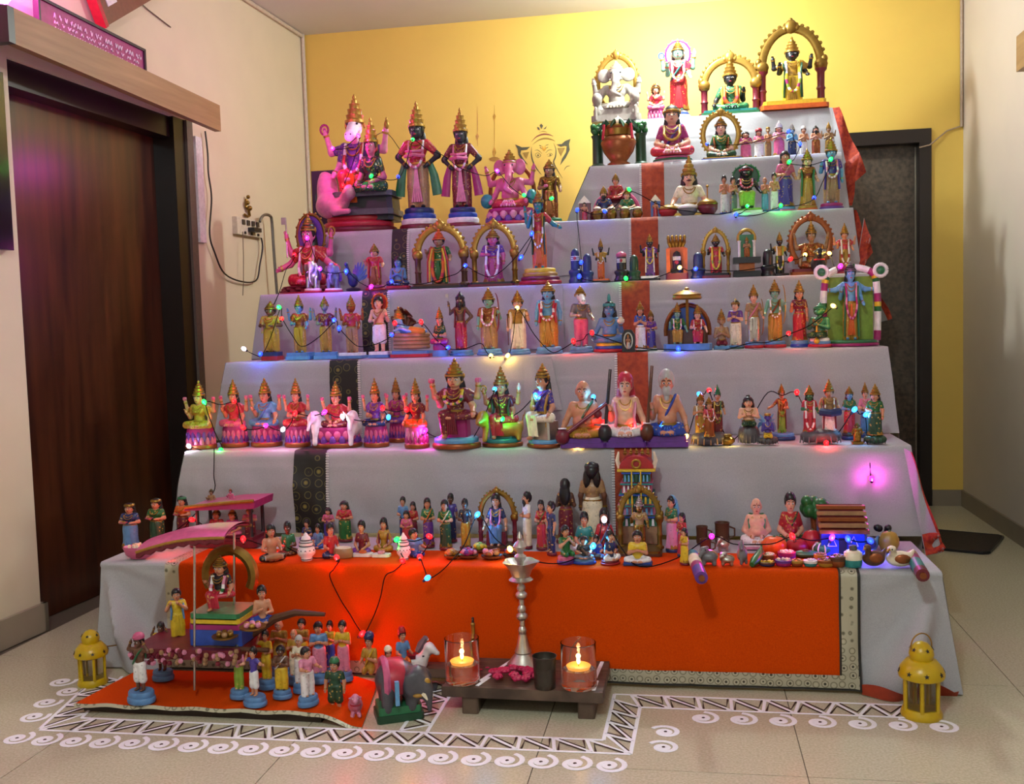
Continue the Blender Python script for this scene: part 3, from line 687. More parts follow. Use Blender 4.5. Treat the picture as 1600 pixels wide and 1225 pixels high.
        D += [('e', (0, .01, .475), (.125*fat, .1, .07))]
        for s in (-1, 1):
            D += [('c', (s*.07, -.01, .485), (s*.215, -.09, .475), .068, .06), ('c', (s*.215, -.09, .47), (s*.03, -.19, .452), .055, .042)]
            FT += [((-s*.05, -.215, .452), (.055, .03, .027))]
    elif legs == 'kneel':
        D += [('e', (0, .01, .485), (.115*fat, .1, .07))]
        for s in (-1, 1):
            D += [('c', (s*.06, 0, .485), (s*.085, -.17, .46), .07, .058), ('c', (s*.085, -.17, .45), (s*.08, .05, .44), .052, .04)]
    elif legs == 'lalita':
        D += [('e', (0, .01, .485), (.12, .1, .07)), ('c', (-.06, 0, .49), (-.1, -.17, .49), .07, .062), ('c', (-.1, -.17, .48), (-.09, -.16, .25), .058, .044), ('c', (.07, 0, .485), (.21, -.09, .475), .068, .06), ('c', (.21, -.09, .47), (.02, -.18, .455), .055, .042)]
        FT += [((-.09, -.2, .215), (.034, .064, .028)), ((-.03, -.2, .452), (.055, .03, .027))]
    elif legs == 'throne':
        D += [('e', (0, .01, .485), (.12, .1, .07))]
        for s in (-1, 1):
            D += [('c', (s*.06, 0, .49), (s*.08, -.16, .485), .072, .064), ('c', (s*.08, -.16, .48), (s*.075, -.15, .25), .06, .05)]
            FT += [((s*.075, -.19, .21), (.034, .064, .028))]
    # measure natural width to fit the wanted width
    xs = [abs(p[1][0])+(p[3] if p[0] == 'c' else p[2][0]) for p in B+D]+[abs(p[2][0])+p[4] for p in B+D if p[0] == 'c']
    nw = 2*max(xs)*F
    if legs == 'skirt': nw = max(nw, .34*F)
    sx = 1. if W is None else max(.72, min(1.6, W/nw))
    f = Fig(parent, o, F, sx, rz, k.get('sy', max(.85, min(1.25, sx)))); TH = lambda v: f.tf(NK+(v-NK)*HS)
    for c_, r_ in FT: MB().ball(c_, r_, 0, 10, 6).out('foot', skin, parent, f.tf)
    blob('body', B, skin, parent, vox, .022, f.tf)
    if Hd: blob('animal_head', Hd, k.get('hcol', 'white'), parent, vox, .02, f.tf)
    if D: blob('lower_garment', D, silk(dress), parent, vox*1.1, .018, f.tf)
    if top:
        C += [(p[0], p[1], tuple(np.array(p[2])+.007)) if p[0] == 'e' else (p[0], p[1], p[2], p[3]+.007, p[4]+.007) for p in tors if not (p[0] == 'e' and p[1][2] < (.65 if k.get('choli') else .5))]
        blob('upper_garment', C, silk(top), parent, vox*1.1, .018, f.tf)
    if legs == 'skirt':
        wd = k.get('flare', 1.)
        pr = [(.1, .58), (.138, .50), (.145, .40), (.14*wd, .26), (.146*wd, .12), (.16*wd, .045), (.163*wd, .012)]
        mb = MB(); mb.lathe(pr, 28, (0, 0, 0), 1, .78, 0, .07, 9); mb.out('skirt', silk(dress), parent, f.tf, 60)
        mb = MB(); mb.lathe([(.152*wd, .085), (.166*wd, .045), (.169*wd, .01)], 28, (0, 0, 0), 1, .78, 0, .07, 9, False); mb.out('hem', k.get('trim', 'gold'), parent, f.tf, 60)
        mb = MB()
        for j in range(5):
            a = (j-2)*.014; mb.tube([(a*.5, -.108, .5), (a, -.118, .3), (a*2.2, -.135*wd, .03)], [.007, .012, .018], 5)
        mb.out('pleats', k.get('pleat', dress), parent, f.tf, 60)
    elif legs in ('dhoti', 'lotus', 'lalita', 'throne', 'kneel') and k.get('pleats', True):
        mb = MB()
        if legs == 'dhoti':
            for j in range(5):
                a = (j-2)*.013; mb.tube([(a*.4, -.098, .5), (a, -.096, .3), (a*2.4, -.085, .07)], [.007, .012, .017], 5)
        elif legs in ('lotus', 'kneel'):
            for j in range(6):
                a = (j-2.5)*.03; mb.tube([(a*.3, -.08, .52), (a*.8, -.185, .505), (a*1.4, -.24, .43)], [.006, .012, .014], 5)
        else:
            for j in range(5):
                a = (j-2)*.012; mb.tube([(a, -.08, .52), (a*1.3, -.215, .5), (a*2, -.2, .24)], [.006, .013, .015], 5)
        mb.out('pleats', k.get('pleat', k.get('trim', dress)), parent, f.tf, 60)
    # belt and necklaces
    if k.get('belt', True):
        mb = MB(); mb.lathe([(.116*fat, .545), (.13*fat, .538), (.13*fat, .518), (.118*fat, .51)], 18, (0, 0, 0), 1, .76, 0, 0, 1, False); mb.out('belt', k.get('trim', 'gold'), parent, f.tf)
    if k.get('neck', True):
        mb = MB(); rows = ((.062, .79, .735, .007), (.078, .785, .68, .008)) if px > 70 else ((.072, .785, .70, .010),)
        for (w, z0, z1, r) in rows:
            mb.tube([(w*1.1*math.sin(a), (-.055-.05*math.cos(a)*.8)*(1.2 if fem else 1.04)-(.012 if top else 0), z0-(z0-z1)*max(0, math.cos(a))) for a in np.linspace(-1.5, 1.5, 9)], r, 5)
        mb.out('necklace', k.get('neckc', 'gold'), parent, f.tf)
    if k.get('bang', px > 75) and arms[0]:
        for H, dv, s in hands: MB().tube([H-dv*.022, H-dv*.002], .034, 8).out('bangle', k.get('trim', 'gold'), parent, f.tf)
    if px > 85:
        mb = MB()
        for H, dv, s in hands:
            sd = np.cross(dv, (0, 1., 0)); nn = np.linalg.norm(sd); sd = sd/nn if nn > .2 else V3(1, 0, 0)
            for j, ln in enumerate((.034, .042, .045, .038)):
                b0 = H+dv*.03+sd*(j-1.5)*.0105; mb.tube([b0, b0+dv*ln*.55, b0+dv*ln+V3(0, -.008, 0)], [.0062, .0058, .004], 5)
            b0 = H+dv*.012+sd*.02*s; mb.tube([b0, b0+sd*.014*s+dv*.022], [.007, .005], 5)
        mb.out('fingers', skin, parent, f.tf)
    # hair / crown
    if head == 'human':
        mb = MB()
        if hs in ('short', 'long', 'bunback', 'wavy', 'veil'):
            mb.ball((0, .015, .944), (.079, .08, .078), 0, 14, 8); mb.ball((0, .035, .915), (.078, .07, .085), 0, 12, 8)
            if hs == 'long': mb.ball((0, .062, .80), (.09, .04, .16), 0, 10, 6)
            if hs == 'wavy': mb.ball((-.055, .04, .83), (.045, .045, .11), 0, 8, 6); mb.ball((.055, .04, .83), (.045, .045, .11), 0, 8, 6)
            if hs == 'bunback': mb.ball((0, .10, .90), (.042, .04, .045), 0, 8, 6)
            if hs != 'short' or True: mb.ball((-.064, .0, .93), (.02, .04, .05), 0, 6, 5); mb.ball((.064, .0, .93), (.02, .04, .05), 0, 6, 5)
            mb.out('hair', hair, parent, TH)
        if hs == 'veil':
            mb = MB(); mb.ball((0, .03, .935), (.088, .086, .092), 0, 12, 8); mb.tube([(0, .08, .95), (0, .10, .8), (0, .09, .6), (0, .1, .3 if legs == 'skirt' else .5)], [.08, .11, .13, .12], 10, 0, .35); mb.out('veil', k.get('veil', 'sky'), parent, TH)
        if k.get('beard'):
            mb = MB(); mb.ball((0, -.048, .85), (.05, .04, .055), 0, 8, 6); mb.ball((0, -.045, .80), (.03, .028, .05), 0, 8, 6); mb.out('beard', k.get('beard'), parent, TH)
        # face
        mb = MB(); mb.tube([(0, -.07, .922), (0, -.086, .893), (0, -.08, .884)], [.006, .0125, .009], 6, 0)
        for s in (-1, 1):
            mb.ball((s*.027, -.066, .908), (.0155, .007, .0085), 1, 8, 5); mb.ball((s*.026, -.0715, .908), (.0065, .004, .0068), 2, 6, 4)
            mb.tube([(s*.01, -.074, .927), (s*.028, -.0725, .933), (s*.046, -.06, .926)], .0034, 4, 2)
        mb.ball((0, -.074, .862), (.017, .007, .0065), 3, 8, 4)
        if k.get('tilak', True): mb.ball((0, -.075, .945), (.005, .004, .012), 3, 6, 4)
        if k.get('stache'): mb.tube([(-.03, -.068, .868), (0, -.08, .876), (.03, -.068, .868)], [.004, .009, .004], 5, 2)
        mb.out('face_paint', [skin, 'white', 'black', 'lips'], parent, TH)
    else:
        mb = MB(); yy, zz, xx = {'horse': (-.075, .945, .045), 'boar': (-.06, .94, .045), 'lion': (-.07, .935, .036), 'monkey': (-.066, .935, .03), 'elephant': (-.075, .935, .045)}[head]
        for s in (-1, 1): mb.ball((s*xx, yy, zz), (.012, .01, .009), 0, 6, 4)
        if head == 'horse':
            for s in (-1, 1): mb.ball((s*.02, -.188, .85), (.008, .006, .008), 0, 6, 4)
        mb.out('eyes', 'black', parent, TH)
    zc = .955 if head in ('human', 'monkey', 'lion', 'boar') else .975
    if crown in ('kirita', 'karanda'):
        mb = MB(); lathe_crown(mb, zc-.02, ch+(.93-zc+.02), .076, crown, 14)
        if px > 70:
            for s in (-1, 1): mb.ball((s*.083, .01, .945), (.012, .02, .026), 0, 6, 5)
        mb.out('crown', k.get('crownc', 'gold'), parent, TH, 50)
    elif crown == 'turban':
        mb = MB(); mb.lathe([(.07, .945), (.09, .96), (.094, .985), (.08, 1.02), (.045, 1.045), (.01, 1.05)], 14, (0, .01, 0), 1, 1.05); mb.tube([(-.07, -.05, .97), (0, -.09, .99), (.07, -.05, 1.01)], .014, 6); mb.out('turban', k.get('crownc', 'red'), parent, TH)
    elif crown == 'bun': mb = MB(); mb.ball((0, .03, 1.02), (.035, .035, .035)); mb.out('top_knot', hair, parent, TH)
    elif crown == 'cap': mb = MB(); mb.lathe([(.075, .95), (.08, .965), (.075, 1.0), (.05, 1.04), (.01, 1.05)], 14, (0, .015, 0)); mb.out('cap', k.get('crownc', 'red'), parent, TH)
    elif crown == 'flat': mb = MB(); mb.lathe([(.078, .95), (.084, .962), (.08, .985), (.07, 1.0)], 14, (0, .012, 0), 1, 1.03); mb.out('head_band', k.get('crownc', 'gold'), parent, TH)
    elif crown == 'feather':
        mb = MB(); mb.lathe([(.078, .95), (.086, .965), (.08, .99)], 14, (0, .012, 0)); mb.ball((.0, -.01, 1.05), (.022, .008, .065), 0); mb.out('feather_crown', k.get('crownc', 'teal'), parent, TH)
    # sash over the shoulder, garland, halo
    if k.get('sash'):
        mb = MB(); s = k.get('sside', 1)
        mb.tube([(s*.10, .07, .60), (s*.115, .05, .74), (s*.105, -.02, .802), (s*.07, -.085, .74), (0, -.108, .64), (-s*.085, -.085, .53), (-s*.12, -.03, .49)], [.02, .03, .03, .032, .034, .03, .025], 8, 0, .5); mb.out('shoulder_sash', k['sash'], parent, f.tf)
    if k.get('shawl'):
        mb = MB()
        for s in (-1, 1): mb.tube([(s*.03, .075, .78), (s*.11, .03, .80), (s*.125, -.05, .73), (s*.11, -.09, .6), (s*.13, -.10, k.get('shz', .42))], [.03, .032, .034, .032, .026], 8, 0, .6)
        mb.out('shawl', k['shawl'], parent, f.tf)
    if k.get('garl'):
        cs = k['garl']; zb = k.get('gz', .46); mb = MB(); P = []
        yf = -.145 if legs != 'lotus' else -.15
        for a in np.linspace(-math.pi/2, math.pi/2, 15):
            w = .095*math.sin(a); t_ = max(0, math.cos(a))**.6; P.append((w*(1.15 if abs(a) < 1.3 else 1), -.045+(yf+.045)*min(1, t_*1.4), .795-(.795-zb)*t_))
        mb.tube(P, k.get('gr', .019), 7, 0, 1, True, list(range(len(cs)))); mb.out('garland', list(cs), parent, f.tf)
    if k.get('halo'):
        mb = MB(); R = k.get('hr', .15); zc_ = k.get('hz', .95); hy = .09
        mb.tube([(R*math.sin(a), hy, zc_+R*1.08*math.cos(a)) for a in np.linspace(0, 2*math.pi, 25)], .018, 6, 0)
        mb.lathe([(R*1.0, 0), (R*1.0, .01)], 24, (0, 0, 0), 1, 1, 1)
        n0 = len(mb.v)-48
        for i_ in range(n0, len(mb.v)): x_, y_, z_ = mb.v[i_]; mb.v[i_] = (x_, hy+z_, zc_+y_*1.08)
        for a in np.linspace(0, 2*math.pi, 17)[:-1]: mb.ball(((R+.02)*math.sin(a), hy, zc_+(R+.02)*1.08*math.cos(a)), .014, 0, 6, 4)
        mb.out('halo', list(k['halo']) if len(k['halo']) > 1 else [k['halo'][0]]*2, parent, f.tf)
    # held things
    for (kind, wh, col) in k.get('hold', ()):
        i_ = wh if wh < len(hands) else 0; H, dv, s = hands[i_]; mb = MB(); mats_ = [col, 'gold', 'white']
        if kind == 'staff': mb.tube([H+V3(0, -.01, -min(.35, H[2]-ZMIN[legs]-.01)), H+V3(0, -.01, .25)], .011, 6); mb.ball(H+V3(0, -.01, .27), .022)
        elif kind == 'mace': mb.tube([H+V3(0, -.01, -.3), H+V3(0, -.01, .05)], [.014, .01], 6); mb.ball(H+V3(0, -.01, -.32), (.05, .05, .055))
        elif kind == 'bow': mb.tube([H+V3(s*.05*math.cos(a)*1.2-s*.05, -.01, .38*math.sin(a)) for a in np.linspace(-1.5, 1.5, 11)], [.006, .009, .011, .012, .012, .013, .012, .012, .011, .009, .006], 6)
        elif kind == 'axe': mb.tube([H+V3(0, -.01, -.2), H+V3(0, -.01, .2)], .01, 6); mb.box(H+V3(s*.03, -.01, .17), (.035, .008, .035))
        elif kind == 'disc': mb.tube([H+dv*.05+V3(.045*math.cos(a), 0, .045*math.sin(a)) for a in np.linspace(0, 6.2832, 13)], .012, 6); mb.ball(H+dv*.05, (.02, .01, .02))
        elif kind == 'conch': mb.ball(H+dv*.06, (.03, .025, .045)); mb.ball(H+dv*.06+V3(0, 0, .05), (.012, .012, .02))
        elif kind == 'lotus':
            for j in range(6): a = j*1.0472; mb.ball(H+dv*.04+V3(.022*math.cos(a), .022*math.sin(a), .018), (.018, .018, .032), 0, 6, 5)
        elif kind == 'plate': mb.lathe([(.03, 0), (.075, .012), (.08, .022), (.02, .018)], 14, H+V3(0, -.03, .01)); mb.ball(H+V3(0, -.03, .035), (.045, .045, .025), 1)
        elif kind == 'pot': mb.lathe([(.03, 0), (.06, .03), (.055, .07), (.03, .085), (.045, .1)], 12, H+V3(0, -.03, .0))
        elif kind == 'baby': mb.ball(H+V3(-s*.03, -.03, .0), (.05, .04, .06)); mb.ball(H+V3(-s*.03, -.04, .08), .035)
        elif kind == 'book': mb.box(H+V3(0, -.03, .02), (.05, .02, .035))
        elif kind == 'flute': mb.tube([(-.16*s-.02, -.17, .80), (.2*s, -.17, .785)], .009, 6)
        elif kind == 'parasol': mb.tube([H+V3(0, 0, -.05), H+V3(0, 0, .3)], .009, 6); mb.lathe([(.2, .24), (.17, .29), (.09, .33), (.01, .35)], 16, H)
        elif kind == 'veena':
            a = V3(-.24, -.2, .44); b_ = V3(.3, -.19, .80)
            if k.get('vup'): a = V3(-.26, -.17, .46); b_ = V3(-.18, -.1, 1.1)
            mb.tube([a, b_], [.026, .02], 8); mb.ball(a, (.09, .075, .09), 0, 12, 8); mb.ball(a+(b_-a)*.8+V3(0, .03, -.05), (.05, .045, .05), 0) if not k.get('vup') else None
            mb.tube([a+V3(0, -.02, .01), b_+V3(0, -.018, 0)], .003, 4, 2); mb.lathe([(.055, 0), (.05, .008)], 12, a+V3(0, -.0, .085), 1, .9, 2)
        elif kind == 'drum': mb.tube([(-.17, -.24, .50), (-.06, -.25, .515), (.06, -.25, .515), (.17, -.24, .50)], [.045, .065, .065, .045], 12); mb.tube([(-.178, -.24, .50), (-.168, -.24, .50)], .046, 12, 2); mb.tube([(.168, -.24, .50), (.178, -.24, .50)], .046, 12, 2)
        elif kind == 'violin': mb.tube([(-.05, -.16, .72), (.12, -.24, .56)], [.035, .03], 8, 0, .5); mb.tube([(.12, -.24, .56), (.25, -.3, .44)], .012, 6)
        elif kind == 'flag': mb.tube([H+V3(0, 0, -.2), H+V3(0, 0, .5)], .01, 6); mb.box(H+V3(s*.07, 0, .42), (.07, .005, .06))
        elif kind == 'umb': mb.tube([H+V3(0, .02, -.1), H+V3(0, .02, .28)], .009, 6); mb.lathe([(.02, .27), (.19, .2), (.2, .21), (.1, .3), (.01, .33)], 18, H)
        mb.out({'umb': 'parasol', 'axe': 'axe'}.get(kind, kind), mats_, parent, f.tf)
    return f

def silk(c):
    key = ('silk', c)
    if key in MC: return MC[key]
    m = mat(c, .34, None, .3, 55).copy(); m.name = str(c)+'_silk'; nt = m.node_tree; N = nt.nodes; L = nt.links; b = N['Principled BSDF']
    src = b.inputs['Base Color'].links[0].from_socket; tc = [n for n in N if n.type == 'TEX_COORD'][0]
    v = N.new('ShaderNodeTexVoronoi'); v.inputs['Scale'].default_value = 95; L.new(tc.outputs['Object'], v.inputs['Vector'])
    r = N.new('ShaderNodeMapRange'); r.inputs[1].default_value = .2; r.inputs[2].default_value = .28; r.inputs[3].default_value = .75; r.inputs[4].default_value = 0; L.new(v.outputs['Distance'], r.inputs[0])
    mx = N.new('ShaderNodeMix'); mx.data_type = 'RGBA'; L.new(r.outputs[0], mx.inputs[0]); L.new(src, mx.inputs[6])
    d = srgb(PAL.get(c, c)); lum = sum(d)/3; g = srgb('c9a04a') if lum < .3 else [x*.55 for x in d]; mx.inputs[7].default_value = (*g, 1)
    L.new(mx.outputs[2], b.inputs['Base Color']); MC[key] = m; return m
def base_part(parent, h, w, d, cols, kind='round', n=24):
    cols = list(cols)
    if kind == 'round':
        mb = MB(); nb = len(cols); pr = [(.0, 0, 0)]
        for i, c in enumerate(cols):
            z0, z1 = h*i/nb, h*(i+1)/nb; r = .5*(1-.09*i)
            pr += [(r*.97, z0, i), (r, z0+(z1-z0)*.35, i), (r*.99, z0+(z1-z0)*.75, i), (r*.92, z1, i)]
        mb.lathe(pr, n, (0, 0, 0), w, d); return mb.out('base', cols, parent, None, 50)
    if kind == 'box':
        mb = MB(); nb = len(cols)
        for i, c in enumerate(cols): mb.box((0, 0, h*(i+.5)/nb), (w/2*(1-.08*i), d/2*(1-.08*i), h/nb/2), i, 0, min(w, d)*.06)
        return mb.out('base', cols, parent)
    if kind == 'lotus':
        mb = MB(); c0 = cols[0]; b = mb.lathe([(.5, 0, 0), (.52, h*.12, 0), (.5, h*.2, 0), (.4, h*.28, 1), (.36, h*.5, 1), (.44, h*.85, 1), (.42, h, 1)], n, (0, 0, 0), w, d); o = mb.out('base', [cols[0], cols[1]], parent)
        mb = MB()
        for ring, (zz, rr, up) in enumerate(((h*.55, .40, 1), (h*.38, .42, -1))):
            for j in range(14):
                a = 2*math.pi*(j+.5*ring)/14; cx, cy = math.cos(a)*rr*w, math.sin(a)*rr*d
                mb.ball((cx, cy, zz+up*h*.06), (w*.075, d*.075, h*.27), ring, 6, 5)
        mb.out('lotus_petals', [cols[2] if len(cols) > 2 else cols[1], cols[3] if len(cols) > 3 else cols[1]], o); return o
    if kind == 'rock':
        random.seed(int(w*1e5)); P = []
        for j in range(9):
            a = j*.7; P.append(('e', (math.cos(a)*w*.28, math.sin(a)*d*.25, h*.52), (w*.2, d*.2, h*random.uniform(.42, .5))))
        P.append(('e', (0, 0, h*.55), (w*.34, d*.34, h*.53)))
        o = blob('base', P, cols[0], parent, max(w, d)/26, w*.02); mb = MB()
        for j in range(8):
            a = 3.3+j*.38; x, y = math.cos(a)*w*.46, math.sin(a)*d*.44; mb.tube([(x*1.02, y*1.02, h*.08), (x*.98, y*.98, h*.5), (x*.6, y*.6, h*.95)], w*.016, 4)
        mb.out('rock_strokes', cols[1] if len(cols) > 1 else 'grey', o); return o
GW = {}
def place(cx, yb, T, dy=None):
    if T in (0, 1):
        Yf, z, Yk = TIER[T]; p = atZ(cx, yb, z); Y = min(max(p[1], Yf+.03), Yk-(.15 if T == 1 else .1))
        if dy is not None: Y = Yf+dy
    elif T == 'F': z = TRAY; p = atZ(cx, yb, z); Y = min(p[1], 2.72) if dy is None else dy
    elif T == 'G': z = 0.; p = atZ(cx, yb, z); Y = p[1] if dy is None else dy
    else:
        Yf, z, Yk = TIER[T]; Y = Yf+(.085 if dy is None else dy)
    X = atY(cx, yb, Y)[0]; return V3(X, Y, z+(.0035 if T == 0 else .0022 if T in (1, 2, 3, 4, 5, 6) else .001))
TRAY = .034
def dims(cx, yt, yb, w, P):
    zt = atY(cx, yt, P[1])[2]; W = w*np.linalg.norm(P-CO)/FPX; return zt-P[2], W
def doll(label, box, T, base=('blue', 'white'), bh=.07, bk='round', bw=.95, name='deity_figurine', cat='figurine', group=None, dy=None, turn=0, arch=None, fy=0., figs=None, pre=None, **k):
    """box = (x0, ytop, x1, ybase) in photo pixels; the depth comes from the step the doll stands on"""
    x0, yt, x1, yb = box; cx = (x0+x1)/2; P = place(cx, yb, T, dy); H, W = dims(cx, yt, yb, x1-x0, P); px = yb-yt
    r = thing(name, label, cat, P, math.radians(turn), group)
    zb = bh*H; bd = min(W*bw*.8, H*.5)
    if base: base_part(r, zb, W*bw, bd, base, bk)
    ar = 0
    if arch:
        ah, aw, sty = arch.get('h', 1.), arch.get('w', 1.), arch.get('sty', 'arch')
        make_arch(r, W*aw, (H-zb*.6)*ah, zb*.6, arch.get('y', bd*.18), arch.get('cols', ('gold', 'maroon')), sty)
        H = H*k.pop('inner', .84); W = W*k.pop('innw', .62)
    legs = k.get('legs', 'dhoti'); zm = ZMIN[legs]
    if legs in ('lalita', 'throne') and k.get('seat', True):
        F = (H-zb)/(fig_top(k)-zm); sc = k.get('seatc', 'maroon')
        MB().box((0, .01*F, zb+.115*F), (.17*F, .12*F, .115*F), 0, 0, .02*F, .94).out('seat_block', sc, r)
    if figs is None:
        F = (H-zb)/(fig_top(k)-zm)
        fig(r, (0, fy, zb-zm*F), F, W*k.pop('fw', .96), 0, px, **k)
    return r, P, H, W, zb, px
def make_arch(r, W, H, z0, y, cols, sty='arch'):
    fr, pil = cols[0], cols[1]; t = W*.062
    zs = z0+(H*.48 if sty == 'arch' else 0)
    def curve(rx, rz, zc_, n=19, a0=-math.pi/2, a1=math.pi/2): return [(rx*math.sin(a), y, zc_+rz*math.cos(a)) for a in np.linspace(a0, a1, n)]
    rx = W/2-t*1.3; top = z0+H-t*2.2
    if sty == 'oval':
        zc_ = z0+H*.5; P = curve(rx, H*.5-t*2, zc_, 29, -2.6, 2.6)
    else: P = curve(rx, top-zs, zs)
    mb = MB(); mb.tube(P, t, 8, 0, .7); o = mb.out('arch_frame', fr, r)
    mb = MB()
    for i in range(0, len(P), 1):
        q = V3(*P[i]); c0 = V3(0, y, zs if sty != 'oval' else z0+H*.5); dd = q-c0; dd /= np.linalg.norm(dd)+1e-9; mb.ball(q+dd*t*1.05, t*.5, 0, 6, 4)
    mb.out('flame_knobs', fr, o)
    mb = MB(); zt = P[len(P)//2][2]; mb.ball((0, y-t*.3, zt+t*.4), (t*1.5, t*.9, t*1.7)); mb.ball((-t*1.3, y, zt), t*.9); mb.ball((t*1.3, y, zt), t*.9); mb.ball((0, y-t*.2, zt+t*1.9), (t*.5, t*.5, t*.6)); mb.out('crest', fr, o)
    if sty == 'arch':
        for s in (-1, 1):
            mb = MB(); h = zs-z0
            mb.lathe([(t*1.5, 0), (t*1.5, h*.08), (t*.9, h*.12), (t*.85, h*.4), (t*1.1, h*.45), (t*.85, h*.5), (t*.9, h*.82), (t*1.4, h*.88), (t*1.5, h)], 10, (s*rx, y, z0), 1, .8); mb.out('pillar', pil, r)
        for s in (-1, 1): MB().ball((s*rx, y-t*.4, zs), (t*1.6, t, t*1.5)).ball((s*(rx+t*.8), y-t*.4, zs+t*1.2), (t*.8, t*.6, t)).out('arch_scroll', fr, o)

# ---------------------------------------------------------------- top step
def begin(label, box, T, name, cat, dy=None, turn=0, group=None):
    x0, yt, x1, yb = box; cx = (x0+x1)/2; P = place(cx, yb, T, dy); H, W = dims(cx, yt, yb, x1-x0, P)
    return thing(name, label, cat, P, math.radians(turn), group), H, W, P
def zs(o, h): o.scale = (1, 1, h); return o
def sub(r, x, y, z, h, w=None, px=60, rz=0, **k):
    """one more figure on the same piece: stands on height z, total height h"""
    zm = ZMIN[k.get('legs', 'dhoti')]; F = h/(fig_top(k)-zm); return fig(r, (x, y, z-zm*F), F, w, rz, px, **k)
r, P, H, W, zb, px = doll('white marble elephant-headed deity with gold oval arch on the top step', (926, 76, 1003, 196), 6, ('marble', 'marble'), .16, 'box', arch=dict(cols=('gold', 'marble'), sty='oval', w=.9),
  legs='lotus', head='elephant', hcol='marble', skin='marble', dress='marble', trim='cream', crownc='cream', ch=.16, arms=('knee', 'knee'), arms2=('up', 'up'), inner=.84, innw=1.0)
for s in (-1, 1): blob('lion_support', [('e', (s*W*.32, -.05, H*.14), (W*.12, .035, H*.13)), ('e', (s*W*.36, -.07, H*.36), (W*.1, .04, H*.1)), ('c', (s*W*.36, -.07, H*.3), (s*W*.33, -.05, H*.1), W*.06, W*.05), ('c', (s*W*.38, -.10, H*.2), (s*W*.38, -.1, H*.02), W*.035, W*.03)], 'marble', r, .005, .012)
doll('small pink seated goddess with round halo beside the white statue', (1011, 130, 1040, 190), 6, ('pink', 'mag', 'pink', 'rose'), .3, 'lotus', legs='lotus', fem=True, skin='fair', dress='pink', top='crim', arms=('lap', 'lap'), arms2=('up', 'up'), halo=('copper', 'brass'), hr=.13, crown='karanda', ch=.12, trim='rose')
doll('tall standing goddess in red sari with pink round halo on the top step', (1034, 62, 1088, 190), 6, ('royal', 'white', 'royal', 'white'), .11, bw=.7, legs='skirt', skin='mint', dress='red', top='crim', arms=('bless', 'give'), arms2=('up', 'up'), hold=(('disc', 2, 'royal'), ('conch', 3, 'white')), halo=('mag', 'cream'), hr=.2, hz=.93, ch=.15, garl=('white', 'rose', 'orange'), sash='teal')
doll('seated black-faced deity in green under a low gold arch with red pillars', (1097, 77, 1186, 178), 6, ('green', 'teal'), .07, 'box', arch=dict(cols=('gold', 'maroon')), inner=.88, innw=.62,
  legs='lotus', skin='black', dress='green', top='green', arms=('knee', 'bless'), garl=('orange', 'orange', 'crim'), gz=.5, gr=.03, ch=.24, shawl='yellow', shz=.45, name='arched_deity_figurine')
doll('black-faced standing deity in yellow under the tallest gold arch with maroon pillars', (1189, 26, 1288, 178), 6, ('orange', 'yellow'), .09, 'box', arch=dict(cols=('brass', 'maroon')), inner=.80, innw=.62, name='arched_deity_figurine',
  legs='dhoti', skin='black', dress='yellow', top='ochre', arms=('bless', 'give'), arms2=('up', 'up'), garl=('white', 'yellow', 'mag', 'lime'), gz=.2, gr=.022, ch=.26, pleat='gold', shawl='dgreen', shz=.1)

# ---------------------------------------------------------------- second step from the top
r, H, W, P = begin('brass water pot with green leaves between two dark green pillars', (922, 182, 1013, 262), 5, 'leaf_topped_pot', 'pot')
zs(MB().lathe([(.18, 0), (.2, .05), (.14, .09), (.26, .28), (.31, .46), (.27, .56), (.2, .6), (.18, .68), (.25, .73), (.26, .77), (.16, .76)], 28, (0, -.02, 0), W*.95, W*.8, 0).out('brass_pot', 'copper', r), H)
MB().lathe([(.235, 0), (.245, .02), (.24, .045), (.2, .05)], 24, (0, -.02, H*.60), W*.95, W*.8).out('pot_collar', 'brass', r)
mb = MB()
for j in range(10):
    a = j*.6283; q = (math.cos(a), math.sin(a)); mb.tube([(q[0]*W*.12, -.02+q[1]*W*.1, H*.74), (q[0]*W*.24, -.02+q[1]*W*.2, H*.84), (q[0]*W*.33, -.02+q[1]*W*.26, H*.72)], [W*.03, W*.07, W*.01], 6, 0, .35)
mb.out('mango_leaves', 'dgreen', r)
MB().ball((0, -.02, H*.85), (W*.1, W*.09, H*.12)).tube([(0, -.02, H*.95), (0, -.02, H*1.0)], [W*.03, W*.005], 6).out('coconut', 'cream', r)
for s in (-1, 1):
    mb = MB(); mb.lathe([(W*.13, 0), (W*.13, H*.06), (W*.09, H*.1), (W*.085, H*.6), (W*.11, H*.66)], 12, (s*W*.36, .03, 0)); o = mb.out('green_pillar', 'dgreen', r)
    mb = MB()
    for j in range(9): a = j*.7; mb.ball((s*W*.36+math.cos(a)*W*.07, .03+math.sin(a)*W*.05, H*(.72+.06*(j % 3))), (W*.055, W*.05, H*.07), 0, 7, 5)
    mb.out('leaf_cluster', 'leaf', o)
MB().tube([(-W*.22, -.06, H*.8), (-W*.24, -.07, H*.5)], .007, 6, 0, 1).tube([(W*.22, -.06, H*.8), (W*.24, -.07, H*.5)], .007, 6).out('side_tassels', 'crim', r)
doll('large seated goddess in red and pink with long dark hair and gold crown', (1017, 162, 1085, 257), 5, ('white', 'green', 'pink'), .12, legs='lotus', fem=True, skin='fair', dress='crim', top='mag', arms=('lap', 'lap'), crown='karanda', ch=.10, garl=('ochre', 'gold'), gz=.6, sash='violet', pleat='rose', fat=1.12, name='goddess_figurine')
